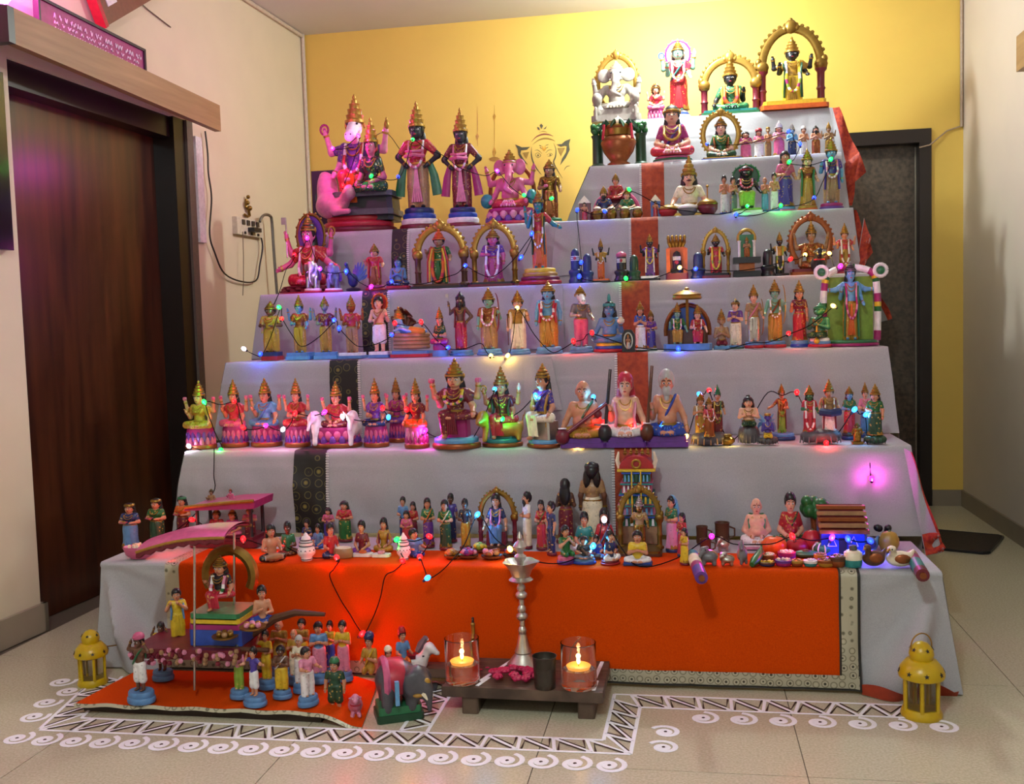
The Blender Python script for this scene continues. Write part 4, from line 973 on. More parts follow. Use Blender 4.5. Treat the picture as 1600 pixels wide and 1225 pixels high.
doll('seated goddess in green inside a gold oval arch', (1096, 168, 1158, 250), 5, ('royal', 'gold'), .05, 'box', arch=dict(cols=('gold', 'gold'), sty='oval'), inner=.84, innw=.74, legs='lotus', fem=True, skin='fair', dress='dgreen', top='leaf', arms=('lap', 'lap'), ch=.14, shawl='copper', name='goddess_figurine')
for i, (bx_, kw) in enumerate([((1155, 206, 1176, 247), dict(label='tiny pink-clad devotee next to the gold oval arch', dress='pink', top='mag', crown='none', legs='skirt')),
  ((1177, 200, 1195, 247), dict(label='tiny standing devotee with white skirt and red turban', dress='white', top='pink', crown='turban', legs='skirt')),
  ((1194, 198, 1207, 246), dict(label='tiny monkey-faced attendant in tan behind the small group', dress='tan', head='monkey', hcol='tan', crown='flat')),
  ((1207, 188, 1228, 246), dict(label='tiny white-crowned deity in pink at the middle of the small group', dress='pink', top='rose', crownc='white', legs='skirt')),
  ((1229, 192, 1247, 245), dict(label='tiny blue-skinned deity with silver crown in the small group', dress='navy', skin='sky', crownc='silver')),
  ((1248, 196, 1264, 243), dict(label='tiny tan devotee with a white cap beside the blue deity', dress='white', crownc='white', crown='cap')),
  ((1266, 196, 1284, 243), dict(label='tiny bearded sage in a brown robe with dark hair', dress='copper', crown='bun', beard='hair', hs='wavy')),
  ((1284, 190, 1306, 242), dict(label='tiny gold figure with several crowned heads at the right end', dress='gold', skin='tan', crown='karanda', arms2=('up', 'up')))]):
    lb = kw.pop('label'); doll(lb, bx_, 5, ('grey', 'white'), .08, name='small_figurine', dy=.10+.03*(i % 3), arms=('nam', 'nam'), **kw)

# ---------------------------------------------------------------- third step from the top, right half
r, H, W, P = begin('royal family group seated on a red backed throne with gold pots in front', (922, 268, 1002, 341), 4, 'throne_group_figurine', 'figurine')
MB().box((0, .02, H*.09), (W*.46, .06, H*.09), 0, 0, .01).out('base', 'maroon', r)
mb = MB(); mb.tube([(W*.42*math.sin(a), .07, H*.2+H*.42*math.cos(a)) for a in np.linspace(-1.57, 1.57, 15)], W*.05, 8); mb.prism([(W*.4*math.sin(a), H*.2+H*.4*math.cos(a)) for a in np.linspace(1.57, -1.57, 15)], .015, lambda u, v, d_: (u, .075+d_, v), 1); mb.out('throne_back', ['pink', 'maroon'], r)
sub(r, 0, .05, H*.45, H*.55, None, 40, legs='lotus', skin='skin', dress='crim', top='red', arms=('bless', 'lap'), ch=.16)
sub(r, -W*.22, .0, H*.16, H*.56, W*.4, 50, legs='lotus', skin='skin', dress='white', top='navy', beard='hair', arms=('lap', 'knee'), ch=.18)
sub(r, W*.22, .0, H*.16, H*.5, W*.4, 50, legs='lotus', skin='fair', dress='dgreen', top='green', fem=True, arms=('lap', 'lap'), ch=.18)
for i, cx in enumerate((925, 947, 968, 988)):
    lb = ('leftmost', 'second', 'third', 'rightmost')[i]
    p_, H2, W2, P2 = begin(lb+' of four little gold rice pots before the throne group', (cx, 322, cx+17, 343), 4, 'gold_pot', 'pot', dy=.03, group='gold pots before the throne group')
    zs(MB().lathe([(.3, 0), (.48, .3), (.45, .55), (.3, .7), (.42, .78)], 14, (0, 0, 0), W2, W2).out('pot_body', 'brass', p_), H2)
    MB().ball((0, 0, H2*.78), (W2*.36, W2*.36, H2*.2)).out('heaped_rice', 'cream', p_)
for bx_, lb in (((904, 306, 924, 341), 'small red shrine doll with pointed roof left of the throne group'), ((1016, 304, 1033, 340), 'small blue and red shrine doll with pointed roof right of the throne group')):
    p_, H2, W2, P2 = begin(lb, bx_, 4, 'shrine_figurine', 'figurine', dy=.05)
    MB().box((0, .01, H2*.35), (W2*.42, .018, H2*.35)).out('niche', 'royal' if bx_[0] > 1000 else 'maroon', p_); MB().prism([(-W2*.5, 0), (W2*.5, 0), (0, H2*.3)], .04, lambda u, v, d_: (u, -.01+d_, H2*.7+v)).out('roof', 'cream', p_)
    sub(p_, 0, -.012, 0, H2*.72, W2*.6, 30, legs='skirt', dress='crim', crown='none', neck=False)
r, P, H, W, zb, px = doll('moustached seated king in gold with a tall spiked crown holding a gold mace', (1047, 242, 1108, 332), 4, ('gold', 'cream'), .08, 'box', legs='lotus', skin='fair', dress='cream', top='cream', stache=True, arms=('knee', 'knee'), hs='wavy', crown='karanda', ch=.26, trim='gold', hold=(('staff', 1, 'gold'),), fat=1.1, bw=1.05)
for (bx_, c1, c2, lb) in (((1030, 320, 1058, 338), 'red', 'gold', 'stack of small red plates in front of the gold king'), ((1060, 318, 1090, 337), 'grey', 'white', 'shallow grey bowl of rice in front of the gold king'), ((1091, 310, 1121, 335), 'maroon', 'brass', 'round dark red box with gold lid by the gold king')):
    p_, H2, W2, P2 = begin(lb, bx_, 4, 'offering_bowl', 'bowl', dy=.03)
    zs(MB().lathe([(.32, 0), (.48, .3), (.5, .55), (.44, .6)], 18, (0, 0, 0), W2, W2).out('bowl_body', c1, p_), H2)
    zs(MB().lathe([(.5, .58), (.52, .68), (.4, .85), (.1, 1.0)], 18, (0, 0, 0), W2, W2).out('bowl_top', c2, p_), H2)
doll('small bare-chested man in white dhoti left of the black goddess', (1124, 274, 1140, 329), 4, ('royal',), .06, legs='dhoti', dress='white', crown='none', arms=('nam', 'nam'), name='devotee_figurine', dy=.09)
doll('small dark-haired man in grey dhoti touching the black goddess halo', (1138, 276, 1154, 329), 4, ('royal',), .06, legs='dhoti', dress='grey', crown='none', arms=('nam', 'nam'), name='devotee_figurine', turn=25, dy=.06)
doll('black-faced seated goddess with green round halo and pale skirt', (1143, 258, 1190, 330), 4, ('white', 'lime'), .1, 'box', legs='throne', seatc='white', skin='black', dress='lime', top='black', fem=True, arms=('knee', 'knee'), halo=('green', 'dgreen'), hr=.22, hz=.86, ch=.1, garl=('crim', 'rose'), gz=.6, name='goddess_figurine', crownc='crim')
doll('small bald man in blue wrap right of the black goddess', (1189, 276, 1202, 328), 4, ('royal',), .06, dress='sky', crown='none', hs='none', arms=('nam', 'nam'), name='devotee_figurine', dy=.07)
doll('small dark-haired man in white dhoti leaning beside the tall pink woman', (1201, 270, 1219, 328), 4, ('blue',), .06, dress='white', crown='none', arms=('fwd', 'fold'), name='devotee_figurine', dy=.05)
doll('tall standing woman in pink and violet with dark hair on pink base', (1211, 236, 1244, 330), 4, ('pink', 'sky'), .1, legs='skirt', skin='skin', dress='violet', top='pink', arms=('fold', 'give'), crown='none', sash='rose', name='goddess_figurine', dy=.12)
doll('standing goddess in gold and green with gold crown on orange base', (1246, 232, 1278, 328), 4, ('orange', 'ochre'), .08, legs='skirt', skin='fair', dress='ochre', top='copper', arms=('bless', 'give'), shawl='green', shz=.2, ch=.2, name='goddess_figurine')
doll('standing blue deity with gold crown and lilac scarf on purple base', (1281, 214, 1318, 326), 4, ('purple', 'mag'), .09, legs='dhoti', skin='sky', dress='tan', top='violet', arms=('bless', 'down'), shawl='violet', shz=.25, garl=('white', 'rose'), ch=.22)

# ---------------------------------------------------------------- fourth step from the top, right half: small black idols
def lingam(label, box, col, stripe=True, extra=None):
    r, H, W, P = begin(label, box, 3, 'lingam_idol', 'idol', dy=.07)
    zs(MB().lathe([(.5, 0), (.52, .08), (.44, .14), (.42, .22), (.5, .3), (.5, .36), (.36, .4)], 18, (0, 0, 0), W, W*.8).out('base', col, r), H)
    zs(MB().lathe([(.33, .38), (.34, .7), (.3, .88), (.18, .97), (.02, 1.0)], 18, (0, 0, 0), W, W*.85).out('stone', col, r), H)
    if stripe:
        mb = MB()
        for z in (.66, .71, .76): mb.tube([(W*.335*math.sin(a), -W*.29*math.cos(a), z*H) for a in np.linspace(-1, 1, 9)], .0025, 5)
        mb.ball((0, -W*.3, .71*H), (.006, .004, .008), 1); mb.out('white_stripes', ['white', 'lips'], r)
    return r, H, W
lingam('dark blue striped lingam at the far left of the black idols', (889, 388, 910, 437), 'navy')
lingam('plain dark blue lingam tucked behind the leftmost striped one', (908, 396, 928, 436), 'navy', False)
doll('small black crowned deity in orange with gold arms raised', (925, 372, 954, 436), 3, ('black', 'orange'), .08, 'box', skin='black', dress='orange', top='ochre', arms=('fold', 'give'), arms2=('up2', 'up2'), garl=('white', 'gold'), ch=.22)
r, H, W = lingam('black lingam with a pink pot on top and white base marks', (960, 394, 983, 436), 'coal')
zs(MB().lathe([(.02, .8), (.33, .84), (.36, .93), (.2, 1.0), (.05, 1.03)], 16, (0, 0, 0), W, W).out('pink_cap', 'pink', r), H)
lingam('plain dark green lingam beside the pink capped one', (981, 398, 1001, 436), 'dgreen', False)
doll('small black-faced deity in purple with yellow and white garland', (1000, 365, 1032, 434), 3, ('black', 'white'), .1, 'box', skin='black', dress='purple', top='purple', arms=('bless', 'give'), arms2=('up', 'up'), garl=('yellow', 'yellow', 'lime'), gz=.35, shawl='white', shz=.1, ch=.2)
r, H, W, P = begin('orange lit lingam under a gold many-headed snake hood', (1041, 367, 1075, 433), 3, 'snake_hood_idol', 'idol', dy=.07)
MB().box((0, 0, H*.07), (W*.5, W*.38, H*.07), 0, 0, .006).out('base', 'maroon', r)
MB().box((-W*.38, .01, H*.4), (W*.09, .02, H*.3)).box((W*.38, .01, H*.4), (W*.09, .02, H*.3)).box((0, .02, H*.45), (W*.4, .01, H*.28)).out('orange_niche', 'orange', r)
mb = MB(); mb.lathe([(W*.26, 0), (W*.28, H*.08), (W*.2, H*.12), (W*.2, H*.36), (W*.14, H*.46), (.002, H*.5)], 16, (0, -.012, H*.14), 1, .8)
mb.out('stone', 'coal', r)
mb = MB()
for z in (.44, .47, .5): mb.tube([(W*.2*math.sin(a), -.012-W*.165*math.cos(a), z*H) for a in np.linspace(-1, 1, 7)], .0022, 5)
mb.ball((0, -.03, H*.38), (.008, .004, .008), 1); mb.out('white_stripes', ['white', 'lips'], r)
mb = MB()
for j in range(5): x = (j-2)*W*.17; mb.tube([(x*.7, .02, H*.7), (x, .015, H*.85), (x*1.05, -.015, H*.95)], [W*.07, W*.09, W*.06], 7); mb.ball((x*1.05, -.02, H*.93), (W*.08, .014, H*.06))
mb.out('snake_hoods', 'gold', r)
lingam('dark lingam lit blue between the snake hood and arched deity', (1080, 394, 1102, 432), 'navy', False)
doll('small black-faced deity in red with yellow garland under a gold arch', (1097, 354, 1141, 431), 3, ('maroon', 'black'), .1, 'box', arch=dict(cols=('gold', 'gold')), inner=.86, innw=.66, skin='black', dress='crim', top='crim', garl=('yellow', 'yellow', 'lime'), gz=.12, gr=.026, ch=.2, name='arched_deity_figurine')
r, H, W, P = begin('tiered black pedestal shrine with green niche and gold top', (1147, 356, 1187, 429), 3, 'pedestal_shrine', 'shrine', dy=.07)
MB().box((0, 0, H*.06), (W*.5, W*.35, H*.06)).box((0, 0, H*.34), (W*.5, W*.35, H*.06)).out('pedestal', 'black', r)
MB().box((0, 0, H*.2), (W*.28, W*.22, H*.08)).out('pedestal_neck', 'copper', r)
MB().box((0, .01, H*.62), (W*.26, .02, H*.24)).out('niche', 'green', r)
mb = MB(); mb.tube([(W*.3*math.sin(a), .0, H*.78+H*.18*math.cos(a)) for a in np.linspace(-1.9, 1.9, 15)], W*.07, 7); mb.out('arch_frame', 'gold', r)
for s in (-1, 1): MB().lathe([(W*.06, 0), (W*.05, H*.02), (W*.05, H*.3), (W*.08, H*.34)], 10, (s*W*.27, -.012, H*.4)).out('pillar', 'white', r)
sub(r, 0, -.016, H*.40, H*.42, W*.3, 36, dress='copper', skin='tan', arms=('nam', 'nam'))
lingam('plain black lingam left of the small silver crowned deity', (1189, 389, 1211, 428), 'coal', False)
doll('small black-faced crowned deity with white and green garland', (1204, 362, 1233, 428), 3, ('black',), .06, skin='black', dress='coal', top='ochre', arms=('bless', 'give'), arms2=('up', 'up'), garl=('white', 'lime', 'yellow'), gz=.1, gr=.026, ch=.22)
doll('bronze seated deity in a wide copper arch with peacock feathers', (1234, 331, 1302, 424), 3, ('copper', 'maroon'), .1, 'box', arch=dict(cols=('copper', 'copper'), sty='oval'), inner=.86, innw=.72, legs='lotus', skin='tan', dress='copper', top='copper', arms=('knee', 'knee'), arms2=('up2', 'up2'), ch=.16, name='arched_deity_figurine', dy=.14)
def bull(label, box, T, col, dy=None, turn=0, name='bull_figurine', horns=True):
    r, H, W, P = begin(label, box, T, name, 'figurine', dy, turn)
    blob('body', [('e', (0, .01, H*.36), (W*.36, W*.5, H*.28)), ('e', (0, -W*.22, H*.52), (W*.24, W*.28, H*.26)), ('e', (0, -W*.42, H*.74), (W*.2, W*.22, H*.18)), ('e', (0, -W*.6, H*.68), (W*.12, W*.12, H*.1)), ('c', (-W*.18, -W*.5, H*.12), (-W*.15, -W*.1, H*.1), W*.1, W*.12), ('c', (W*.18, -W*.5, H*.12), (W*.15, -W*.1, H*.1), W*.1, W*.12), ('e', (-W*.24, -W*.38, H*.76), (W*.1, W*.05, H*.05)), ('e', (W*.24, -W*.38, H*.76), (W*.1, W*.05, H*.05))], col, r, W/18, W*.06)
    if horns: MB().tube([(-W*.1, -W*.42, H*.88), (-W*.16, -W*.44, H)], [W*.05, W*.015], 6).tube([(W*.1, -W*.42, H*.88), (W*.16, -W*.44, H)], [W*.05, W*.015], 6).out('horns', 'gold', r)
    MB().ball((-W*.12, -W*.58, H*.78), (W*.03, W*.03, W*.03)).ball((W*.12, -W*.58, H*.78), (W*.03, W*.03, W*.03)).out('eyes', 'white', r)
    MB().tube([(W*.24*math.sin(a), -W*.3-W*.2*math.cos(a), H*.5) for a in np.linspace(-1.8, 1.8, 9)], W*.04, 5).out('collar', 'crim', r); return r
bull('small black seated bull in front of the bronze arched deity', (1264, 384, 1294, 424), 3, 'coal', dy=.035)
doll('standing deity in gold and red with white garland right of the bronze arch', (1303, 348, 1337, 421), 3, ('crim', 'gold'), .08, skin='skin', dress='gold', top='crim', arms=('bless', 'give'), arms2=('up', 'up'), garl=('white', 'white', 'crim'), gz=.15, gr=.024, ch=.24)

# ---------------------------------------------------------------- third step from the top, left half: large statues
r, H, W, P = begin('large horse-headed deity statue with consort and pink calf on an oval red base', (497, 144, 626, 369), 4, 'horse_headed_statue', 'statue', dy=.135)
base_part(r, H*.12, W*.93, W*.62, ('maroon', 'crim', 'red'))
MB().box((W*.12, .02, H*.17), (W*.34, W*.22, H*.09), 0, 0, .02, .95).out('plinth', 'coal', r)
MB().box((W*.12, .0, H*.265), (W*.36, W*.25, H*.018), 0, 0, .02).out('plinth_top_moulding', 'stone', r)
MB().box((W*.12, .0, H*.135), (W*.37, W*.26, H*.02), 0, 0, .02).out('plinth_foot_moulding', 'stone', r)
blob('calf', [('e', (-W*.28, -.03, H*.2), (W*.2, W*.18, H*.1)), ('c', (-W*.4, .0, H*.2), (-W*.42, .02, H*.42), W*.1, W*.06), ('e', (-W*.36, .0, H*.34), (W*.12, W*.08, H*.1)), ('c', (-W*.15, -.06, H*.2), (-W*.02, -.1, H*.28), W*.08, W*.06), ('e', (W*.0, -.12, H*.27), (W*.06, W*.09, H*.05)), ('c', (-W*.2, -.1, H*.14), (W*.0, -.13, H*.14), W*.04, W*.03)], 'rose', r, .008, .03)
sub(r, -W*.02, .02, H*.17, H*.83, W*.80, 150, legs='lalita', head='horse', hcol='white', skin='rose', dress='crim', top='purple', arms=('give', 'down'), arms2=('up2', 'up2'), ch=.25, garl=('white', 'red', 'crim'), gz=.52, hold=(('disc', 2, 'mag'), ('conch', 3, 'gold')), pleat='orange', seat=False)
sub(r, W*.24, -.07, H*.27, H*.53, W*.42, 110, legs='lotus', fem=True, skin='pink', dress='dgreen', top='coal', arms=('give', 'lap'), ch=.24, pleat='green', trim='gold')
for (lb, bx_, c) in (('dark-faced statue with hands on hips and green side scarves on a banded base', (619, 157, 694, 362), ('crim', 'ochre', 'green', 'maroon')), ('dark-faced statue with hands on hips and purple side scarves on a banded base', (691, 167, 757, 356), ('maroon', 'maroon', 'mag', 'crim'))):
    r, P, H, W, zb, px = doll(lb, bx_, 4, ('maroon', 'white', 'royal', 'navy'), .17, bw=.84, name='standing_statue', cat='statue', dy=.13, skin='coal', dress=c[1] if c[1] != 'ochre' else 'tan', top=c[0], arms=('hip', 'hip'), garl=('rose', 'white', 'pink'), gz=.47, gr=.016, ch=.26, hs='long', legs='dhoti', pleats=True, pleat='rose')
    for s in (-1, 1):
        mb = MB(); mb.tube([(s*W*.26, -.01, H*.52), (s*W*.34, -.005, H*.42), (s*W*.40, .0, H*.27)], [W*.06, W*.09, W*.11], 10, 0, .35); mb.out('side_scarf', c[2], r)
    MB().tube([(-W*.2, -.055, H*.56), (0, -.085, H*.60-.02), (W*.2, -.055, H*.56)], .008, 6).tube([(-W*.18, -.05, H*.6), (0, -.09, H*.64-.03), (W*.18, -.05, H*.6)], .006, 6).out('bead_strings', 'pink', r)
r, P, H, W, zb, px = doll('reclining pink elephant-headed deity statue on a lotus and bolster base', (758, 232, 840, 354), 4, ('crim', 'mag', 'rose', 'purple'), .22, 'lotus', name='elephant_headed_statue', cat='statue', dy=.12, legs='lotus', head='elephant', hcol='pink', skin='pink', dress='crim', arms=('knee', 'knee'), arms2=('up2', 'up2'), ch=.18, fat=1.25, bw=1.0, pleat='rose')
MB().ball((-W*.42, -.03, H*.32), (W*.13, W*.13, W*.14)).ball((W*.42, -.03, H*.36), (W*.1, W*.1, W*.14)).out('bolsters', 'teal', r)
mb = MB(); mb.tube([(W*.42*math.sin(a), .05, H*.46+H*.36*math.cos(a)) for a in np.linspace(-2, 2, 19)], W*.04, 8); mb.out('back_arch', 'copper', r)
doll('standing golden deity with bronze shawl against the elephant mural', (840, 248, 881, 352), 4, ('copper', 'green'), .1, skin='tan', dress='copper', top='brass', arms=('fold', 'give'), ch=.16, hs='long', shawl='brown', shz=.3, dy=.17, hold=(('lotus', 0, 'pink'),))

r, H, W, P = begin('black box speaker behind the horse-headed statue', (494, 268, 530, 366), 4, 'speaker_box', 'speaker', dy=.262)
MB().box((0, 0, H*.5), (W*.5, .035, H*.5)).out('cabinet', mat('101014', .4), r); MB().lathe([(W*.36, 0), (W*.36, .004), (W*.25, .001)], 20).out('cone', 'coal', r, lambda v: np.stack([v[:, 0], -.036-v[:, 2], v[:, 1]+H*.6], 1))

# ---------------------------------------------------------------- fourth step from the top, left half
doll('many-armed red goddess statue with a round halo at the left end', (433, 335, 537, 450), 3, ('crim', 'maroon'), .1, 'lotus', name='goddess_statue', cat='statue', dy=.16, legs='lotus', fem=True, skin='pink', dress='crim', top='red', arms=('out2', 'out2'), arms2=('up2', 'up2'), halo=('brass', 'purple'), hr=.2, hz=.92, ch=.14, garl=('white', 'rose'), hold=(('axe', 2, 'silver'), ('disc', 3, 'gold')), sy=.8)
def elephant_small(label, box, T, col, cap, dy=None, turn=0):
    r, H, W, P = begin(label, box, T, 'elephant_figurine', 'figurine', dy, turn)
    base_part(r, H*.12, W*.95, W*.7, ('crim', 'cream'))
    blob('body', [('e', (0, .01, H*.48), (W*.34, W*.36, H*.3)), ('e', (0, -W*.2, H*.72), (W*.22, W*.22, H*.2)), ('c', (0, -W*.36, H*.68), (0, -W*.46, H*.42), W*.09, W*.06), ('c', (0, -W*.46, H*.42), (W*.06, -W*.5, H*.28), W*.06, W*.04), ('e', (-W*.27, -W*.12, H*.72), (W*.14, W*.04, H*.15)), ('e', (W*.27, -W*.12, H*.72), (W*.14, W*.04, H*.15)), ('c', (-W*.2, -W*.15, H*.4), (-W*.2, -W*.17, H*.15), W*.1, W*.09), ('c', (W*.2, -W*.15, H*.4), (W*.2, -W*.17, H*.15), W*.1, W*.09), ('c', (-W*.2, W*.2, H*.4), (-W*.2, W*.2, H*.15), W*.1, W*.09), ('c', (W*.2, W*.2, H*.4), (W*.2, W*.2, H*.15), W*.1, W*.09)], col, r, W/22, W*.05)
    MB().lathe([(W*.12, 0), (W*.14, H*.04), (W*.05, H*.1)], 10, (0, -W*.22, H*.88)).out('head_cap', cap, r)
    MB().tube([(-W*.07, -W*.38, H*.6), (-W*.1, -W*.52, H*.55)], [W*.025, W*.008], 6).tube([(W*.07, -W*.38, H*.6), (W*.1, -W*.52, H*.55)], [W*.025, W*.008], 6).out('tusks', 'white', r)
    MB().tube([(W*.36*math.sin(a), .01, H*.48+H*.31*math.cos(a)) for a in np.linspace(-2, 2, 11)], W*.05, 6, 0, 3).out('saddle_cloth', 'purple', r); return r
elephant_small('small grey elephant with round pot belly before the many-armed goddess', (474, 402, 505, 459), 3, 'silver', 'gold', dy=.05)
elephant_small('small lilac elephant on a cream base right of the grey elephant', (506, 408, 537, 458), 3, 'grey', 'silver', dy=.05)
def peacock(label, box, T, col, dy=None):
    r, H, W, P = begin(label, box, T, 'peacock_figurine', 'figurine', dy)
    blob('body', [('e', (0, 0, H*.35), (W*.25, W*.3, H*.22)), ('c', (-W*.1, -W*.15, H*.45), (-W*.2, -W*.25, H*.8), W*.13, W*.07), ('e', (-W*.22, -W*.3, H*.86), (W*.09, W*.11, H*.08)), ('c', (-W*.24, -W*.38, H*.85), (-W*.28, -W*.5, H*.82), W*.03, W*.01)], col, r, W/22, W*.05)
    mb = MB()
    for j in range(7): a = -1.0+j*.4; mb.tube([(0, .02, H*.3), (W*.3*math.sin(a)+W*.15, .04, H*(.4+.3*math.cos(a))), (W*.4*math.sin(a)+W*.2, .045, H*(.45+.5*math.cos(a)))], [W*.05, W*.09, W*.03], 6, 0, .4)
    mb.out('tail_feathers', 'royal', r); MB().ball((0, 0, H*.06), (W*.4, W*.3, H*.07)).out('base', 'coal', r); return r
peacock('small dark blue peacock beside the lilac elephant', (537, 406, 568, 458), 3, 'navy', dy=.07)
doll('small standing brown and gold deity with magenta base lit pink', (570, 380, 604, 456), 3, ('red', 'mag'), .12, skin='skin', dress='copper', top='crim', arms=('bless', 'give'), shawl='red', shz=.2, ch=.2)
doll('small seated blue deity with grey snake hood and teal ball', (604, 401, 643, 454), 3, ('maroon', 'crim'), .12, 'box', legs='lotus', skin='blue', dress='navy', arms=('nam', 'nam'), crown='none', hs='bunback', shawl='grey', shz=.5)
r, P, H, W, zb, px = doll('arched deity with long layered red and yellow garlands beside a peacock-blue attendant', (644, 342, 732, 452), 3, ('coal', 'brown'), .06, 'box', arch=dict(cols=('gold', 'brown')), inner=.86, innw=.5, name='arched_deity_figurine', skin='tan', dress='leaf', top='leaf', arms=('bless', 'give'), garl=('orange', 'crim', 'orange'), gz=.05, gr=.03, ch=.2, crownc='orange')
mb = MB()
for s in (-1, 1): mb.tube([(s*W*.18, -.03, H*.66), (s*W*.28, -.035, H*.45), (s*W*.30, -.03, H*.1)], W*.035, 7)
mb.out('long_garland', 'yellow', r)
mb = MB()
for s in (-1, 1): mb.tube([(s*W*.22, -.025, H*.7), (s*W*.36, -.03, H*.45), (s*W*.39, -.025, H*.1)], W*.03, 7)
mb.out('long_garland', 'crim', r)
doll('arched goddess in purple sari with white garlands under an ornate gold arch', (734, 341, 810, 449), 3, ('maroon', 'coal'), .06, 'box', arch=dict(cols=('gold', 'brass')), inner=.86, innw=.56, name='arched_goddess_figurine', legs='skirt', skin='pink', dress='mag', top='purple', arms=('fold', 'down'), garl=('white', 'white', 'rose'), gz=.1, gr=.02, ch=.18)
doll('tall standing blue-faced deity in orange with fluttering scarf on a banded base', (809, 296, 880, 449), 3, ('red', 'maroon', 'ochre', 'yellow'), .17, skin='teal', dress='orange', top='crim', arms=('flute', 'out2'), arms2=('up', None), ch=.16, hs='long', shawl='dgreen', shz=.2, garl=('white', 'gold'), gz=.3, fw=.9, dy=.06)

# ---------------------------------------------------------------- fifth step from the top: row of avatars
A = 2
doll('standing figure in gold tunic with brown scarf loops at the left end of the row', (406, 470, 446, 565), A, ('red', 'navy'), .14, 'box', skin='dark', dress='ochre', top='ochre', arms=('fold', 'fold'), ch=.16, bw=.7, shawl='tan')
doll('blue-faced deity in yellow dhoti with arms joined on a sky blue base', (450, 460, 491, 566), A, ('sky', 'blue'), .11, 'box', skin='blue', dress='ochre', top='copper', arms=('fold', 'give'), arms2=('up', 'up'), ch=.2)
doll('grey boar-faced deity in yellow dhoti on a sky blue base', (491, 462, 530, 565), A, ('sky', 'blue'), .11, 'box', head='boar', hcol='grey', skin='grey', dress='ochre', top='maroon', arms=('fold', 'give'), arms2=('up', 'up'), ch=.18, turn=15)
doll('lion-faced deity with red mane in orange dhoti before the green border strip', (531, 460, 572, 563), A, ('blue', 'white'), .09, 'box', head='lion', hcol='copper', skin='copper', dress='tan', top='crim', arms=('fold', 'give'), arms2=('up', 'up'), ch=.2)
doll('youth in white dhoti holding an orange parasol behind his head', (577, 463, 612, 561), A, ('blue', 'white'), .1, 'box', skin='fair', dress='white', sash='tan', arms=('fold', 'bless'), crown='none', hs='short', halo=('orange', 'red'), hr=.16, hz=.93, legs='short')
r, H, W, P = begin('reclining blue deity on a brown coiled snake bed with hood', (613, 478, 677, 559), A, 'reclining_deity_figurine', 'figurine')
base_part(r, H*.12, W*1.0, W*.55, ('crim', 'blue'), 'box')
mb = MB()
for j in range(4): mb.tube([(-W*.42, -.01, H*(.2+j*.075)), (-W*.2, -.035, H*(.2+j*.075)), (W*.2, -.035, H*(.2+j*.075)), (W*.42, -.01, H*(.2+j*.075)), (W*.3, .04, H*(.2+j*.075)), (-W*.3, .04, H*(.2+j*.075)), (-W*.42, -.01, H*(.2+j*.075))], H*.045, 7)
mb.out('snake_coils', 'tan', r)
blob('body', [('c', (-W*.2, -.02, H*.56), (W*.05, -.02, H*.5), H*.09, H*.08), ('c', (W*.05, -.02, H*.5), (W*.38, -.03, H*.5), H*.075, H*.04), ('e', (-W*.28, -.03, H*.68), (H*.09, H*.09, H*.1)), ('c', (-W*.2, -.04, H*.58), (-W*.33, -.06, H*.52), H*.035, H*.03), ('c', (-W*.15, -.05, H*.56), (W*.08, -.07, H*.5), H*.035, H*.03)], 'sky', r, .004, .008)
blob('lower_garment', [('c', (W*.02, -.02, H*.51), (W*.34, -.03, H*.5), H*.095, H*.06)], 'ochre', r, .004, .008)
mb = MB(); lathe_crown(mb, 0, .05, .02); mb.out('crown', 'gold', r, lambda v: v+V3(-W*.29, -.03, H*.74))
mb = MB()
for j in range(5): a = -.9+j*.45; mb.tube([(-W*.25, .03, H*.45), (-W*.25+W*.28*math.sin(a), .04, H*(.5+.35*math.cos(a))), (-W*.25+W*.26*math.sin(a), -.01, H*(.52+.45*math.cos(a)))], [W*.05, W*.1, W*.05], 7, 0, .5)
mb.out('snake_hood', 'brown', r)
doll('small seated goddess in maroon at the foot of the reclining deity', (675, 479, 702, 558), A, ('blue', 'mag'), .25, legs='lotus', fem=True, skin='skin', dress='mag', top='dgreen', arms=('fold', 'fold'), ch=.2, dy=.05)
doll('black-bearded sage in red dhoti with raised axe', (701, 455, 742, 558), A, ('blue', 'blue'), .09, skin='dark', dress='crim', beard='hair', hs='wavy', crown='karanda', ch=.12, crownc='coal', arms=('up', 'hip'), hold=(('axe', 0, 'silver'),), shawl='maroon')
doll('green-faced archer deity in gold dhoti with a bow at his right', (744, 449, 787, 556), A, ('blue', 'sky'), .09, skin='mint', dress='tan', top='copper', arms=('down', 'bless'), ch=.2, hold=(('bow', 1, 'maroon'),), shawl='ochre', garl=('white', 'rose'))
doll('fair-faced deity in cream and gold leaning on a dark plough staff', (791, 453, 831, 555), A, ('blue', 'sky'), .08, skin='fair', dress='cream', top='ochre', arms=('down', 'bless'), ch=.2, hold=(('staff', 0, 'brown'),), shawl='cream')
doll('tall blue-faced deity in gold dhoti with red shoulder scarf and black hair', (836, 438, 881, 553), A, ('blue', 'sky'), .09, skin='sky', dress='ochre', top='sky', arms=('down', 'down'), crown='karanda', ch=.16, shawl='crim', garl=('white', 'crim'), hs='long')
doll('white horse-faced deity in pink trousers on a blue base', (889, 446, 929, 554), A, ('blue', 'sky'), .09, head='horse', hcol='white', skin='silver', dress='pink', top='grey', legs='pants', arms=('fold', 'give'), ch=.16, turn=20)
doll('chubby blue child deity seated with butter ball and feather crown', (926, 458, 981, 556), A, ('red', 'royal', 'yellow'), .16, 'round', legs='lotus', skin='blue', dress='blue', crown='feather', arms=('knee', 'bless'), fat=1.15, hs='wavy', hold=(('pot', 1, 'cream'),), pleat='ochre', pleats=False)
r, H, W, P = begin('small black framed plaque with a silver deity', (972, 514, 993, 556), A, 'framed_plaque', 'plaque', dy=.02)
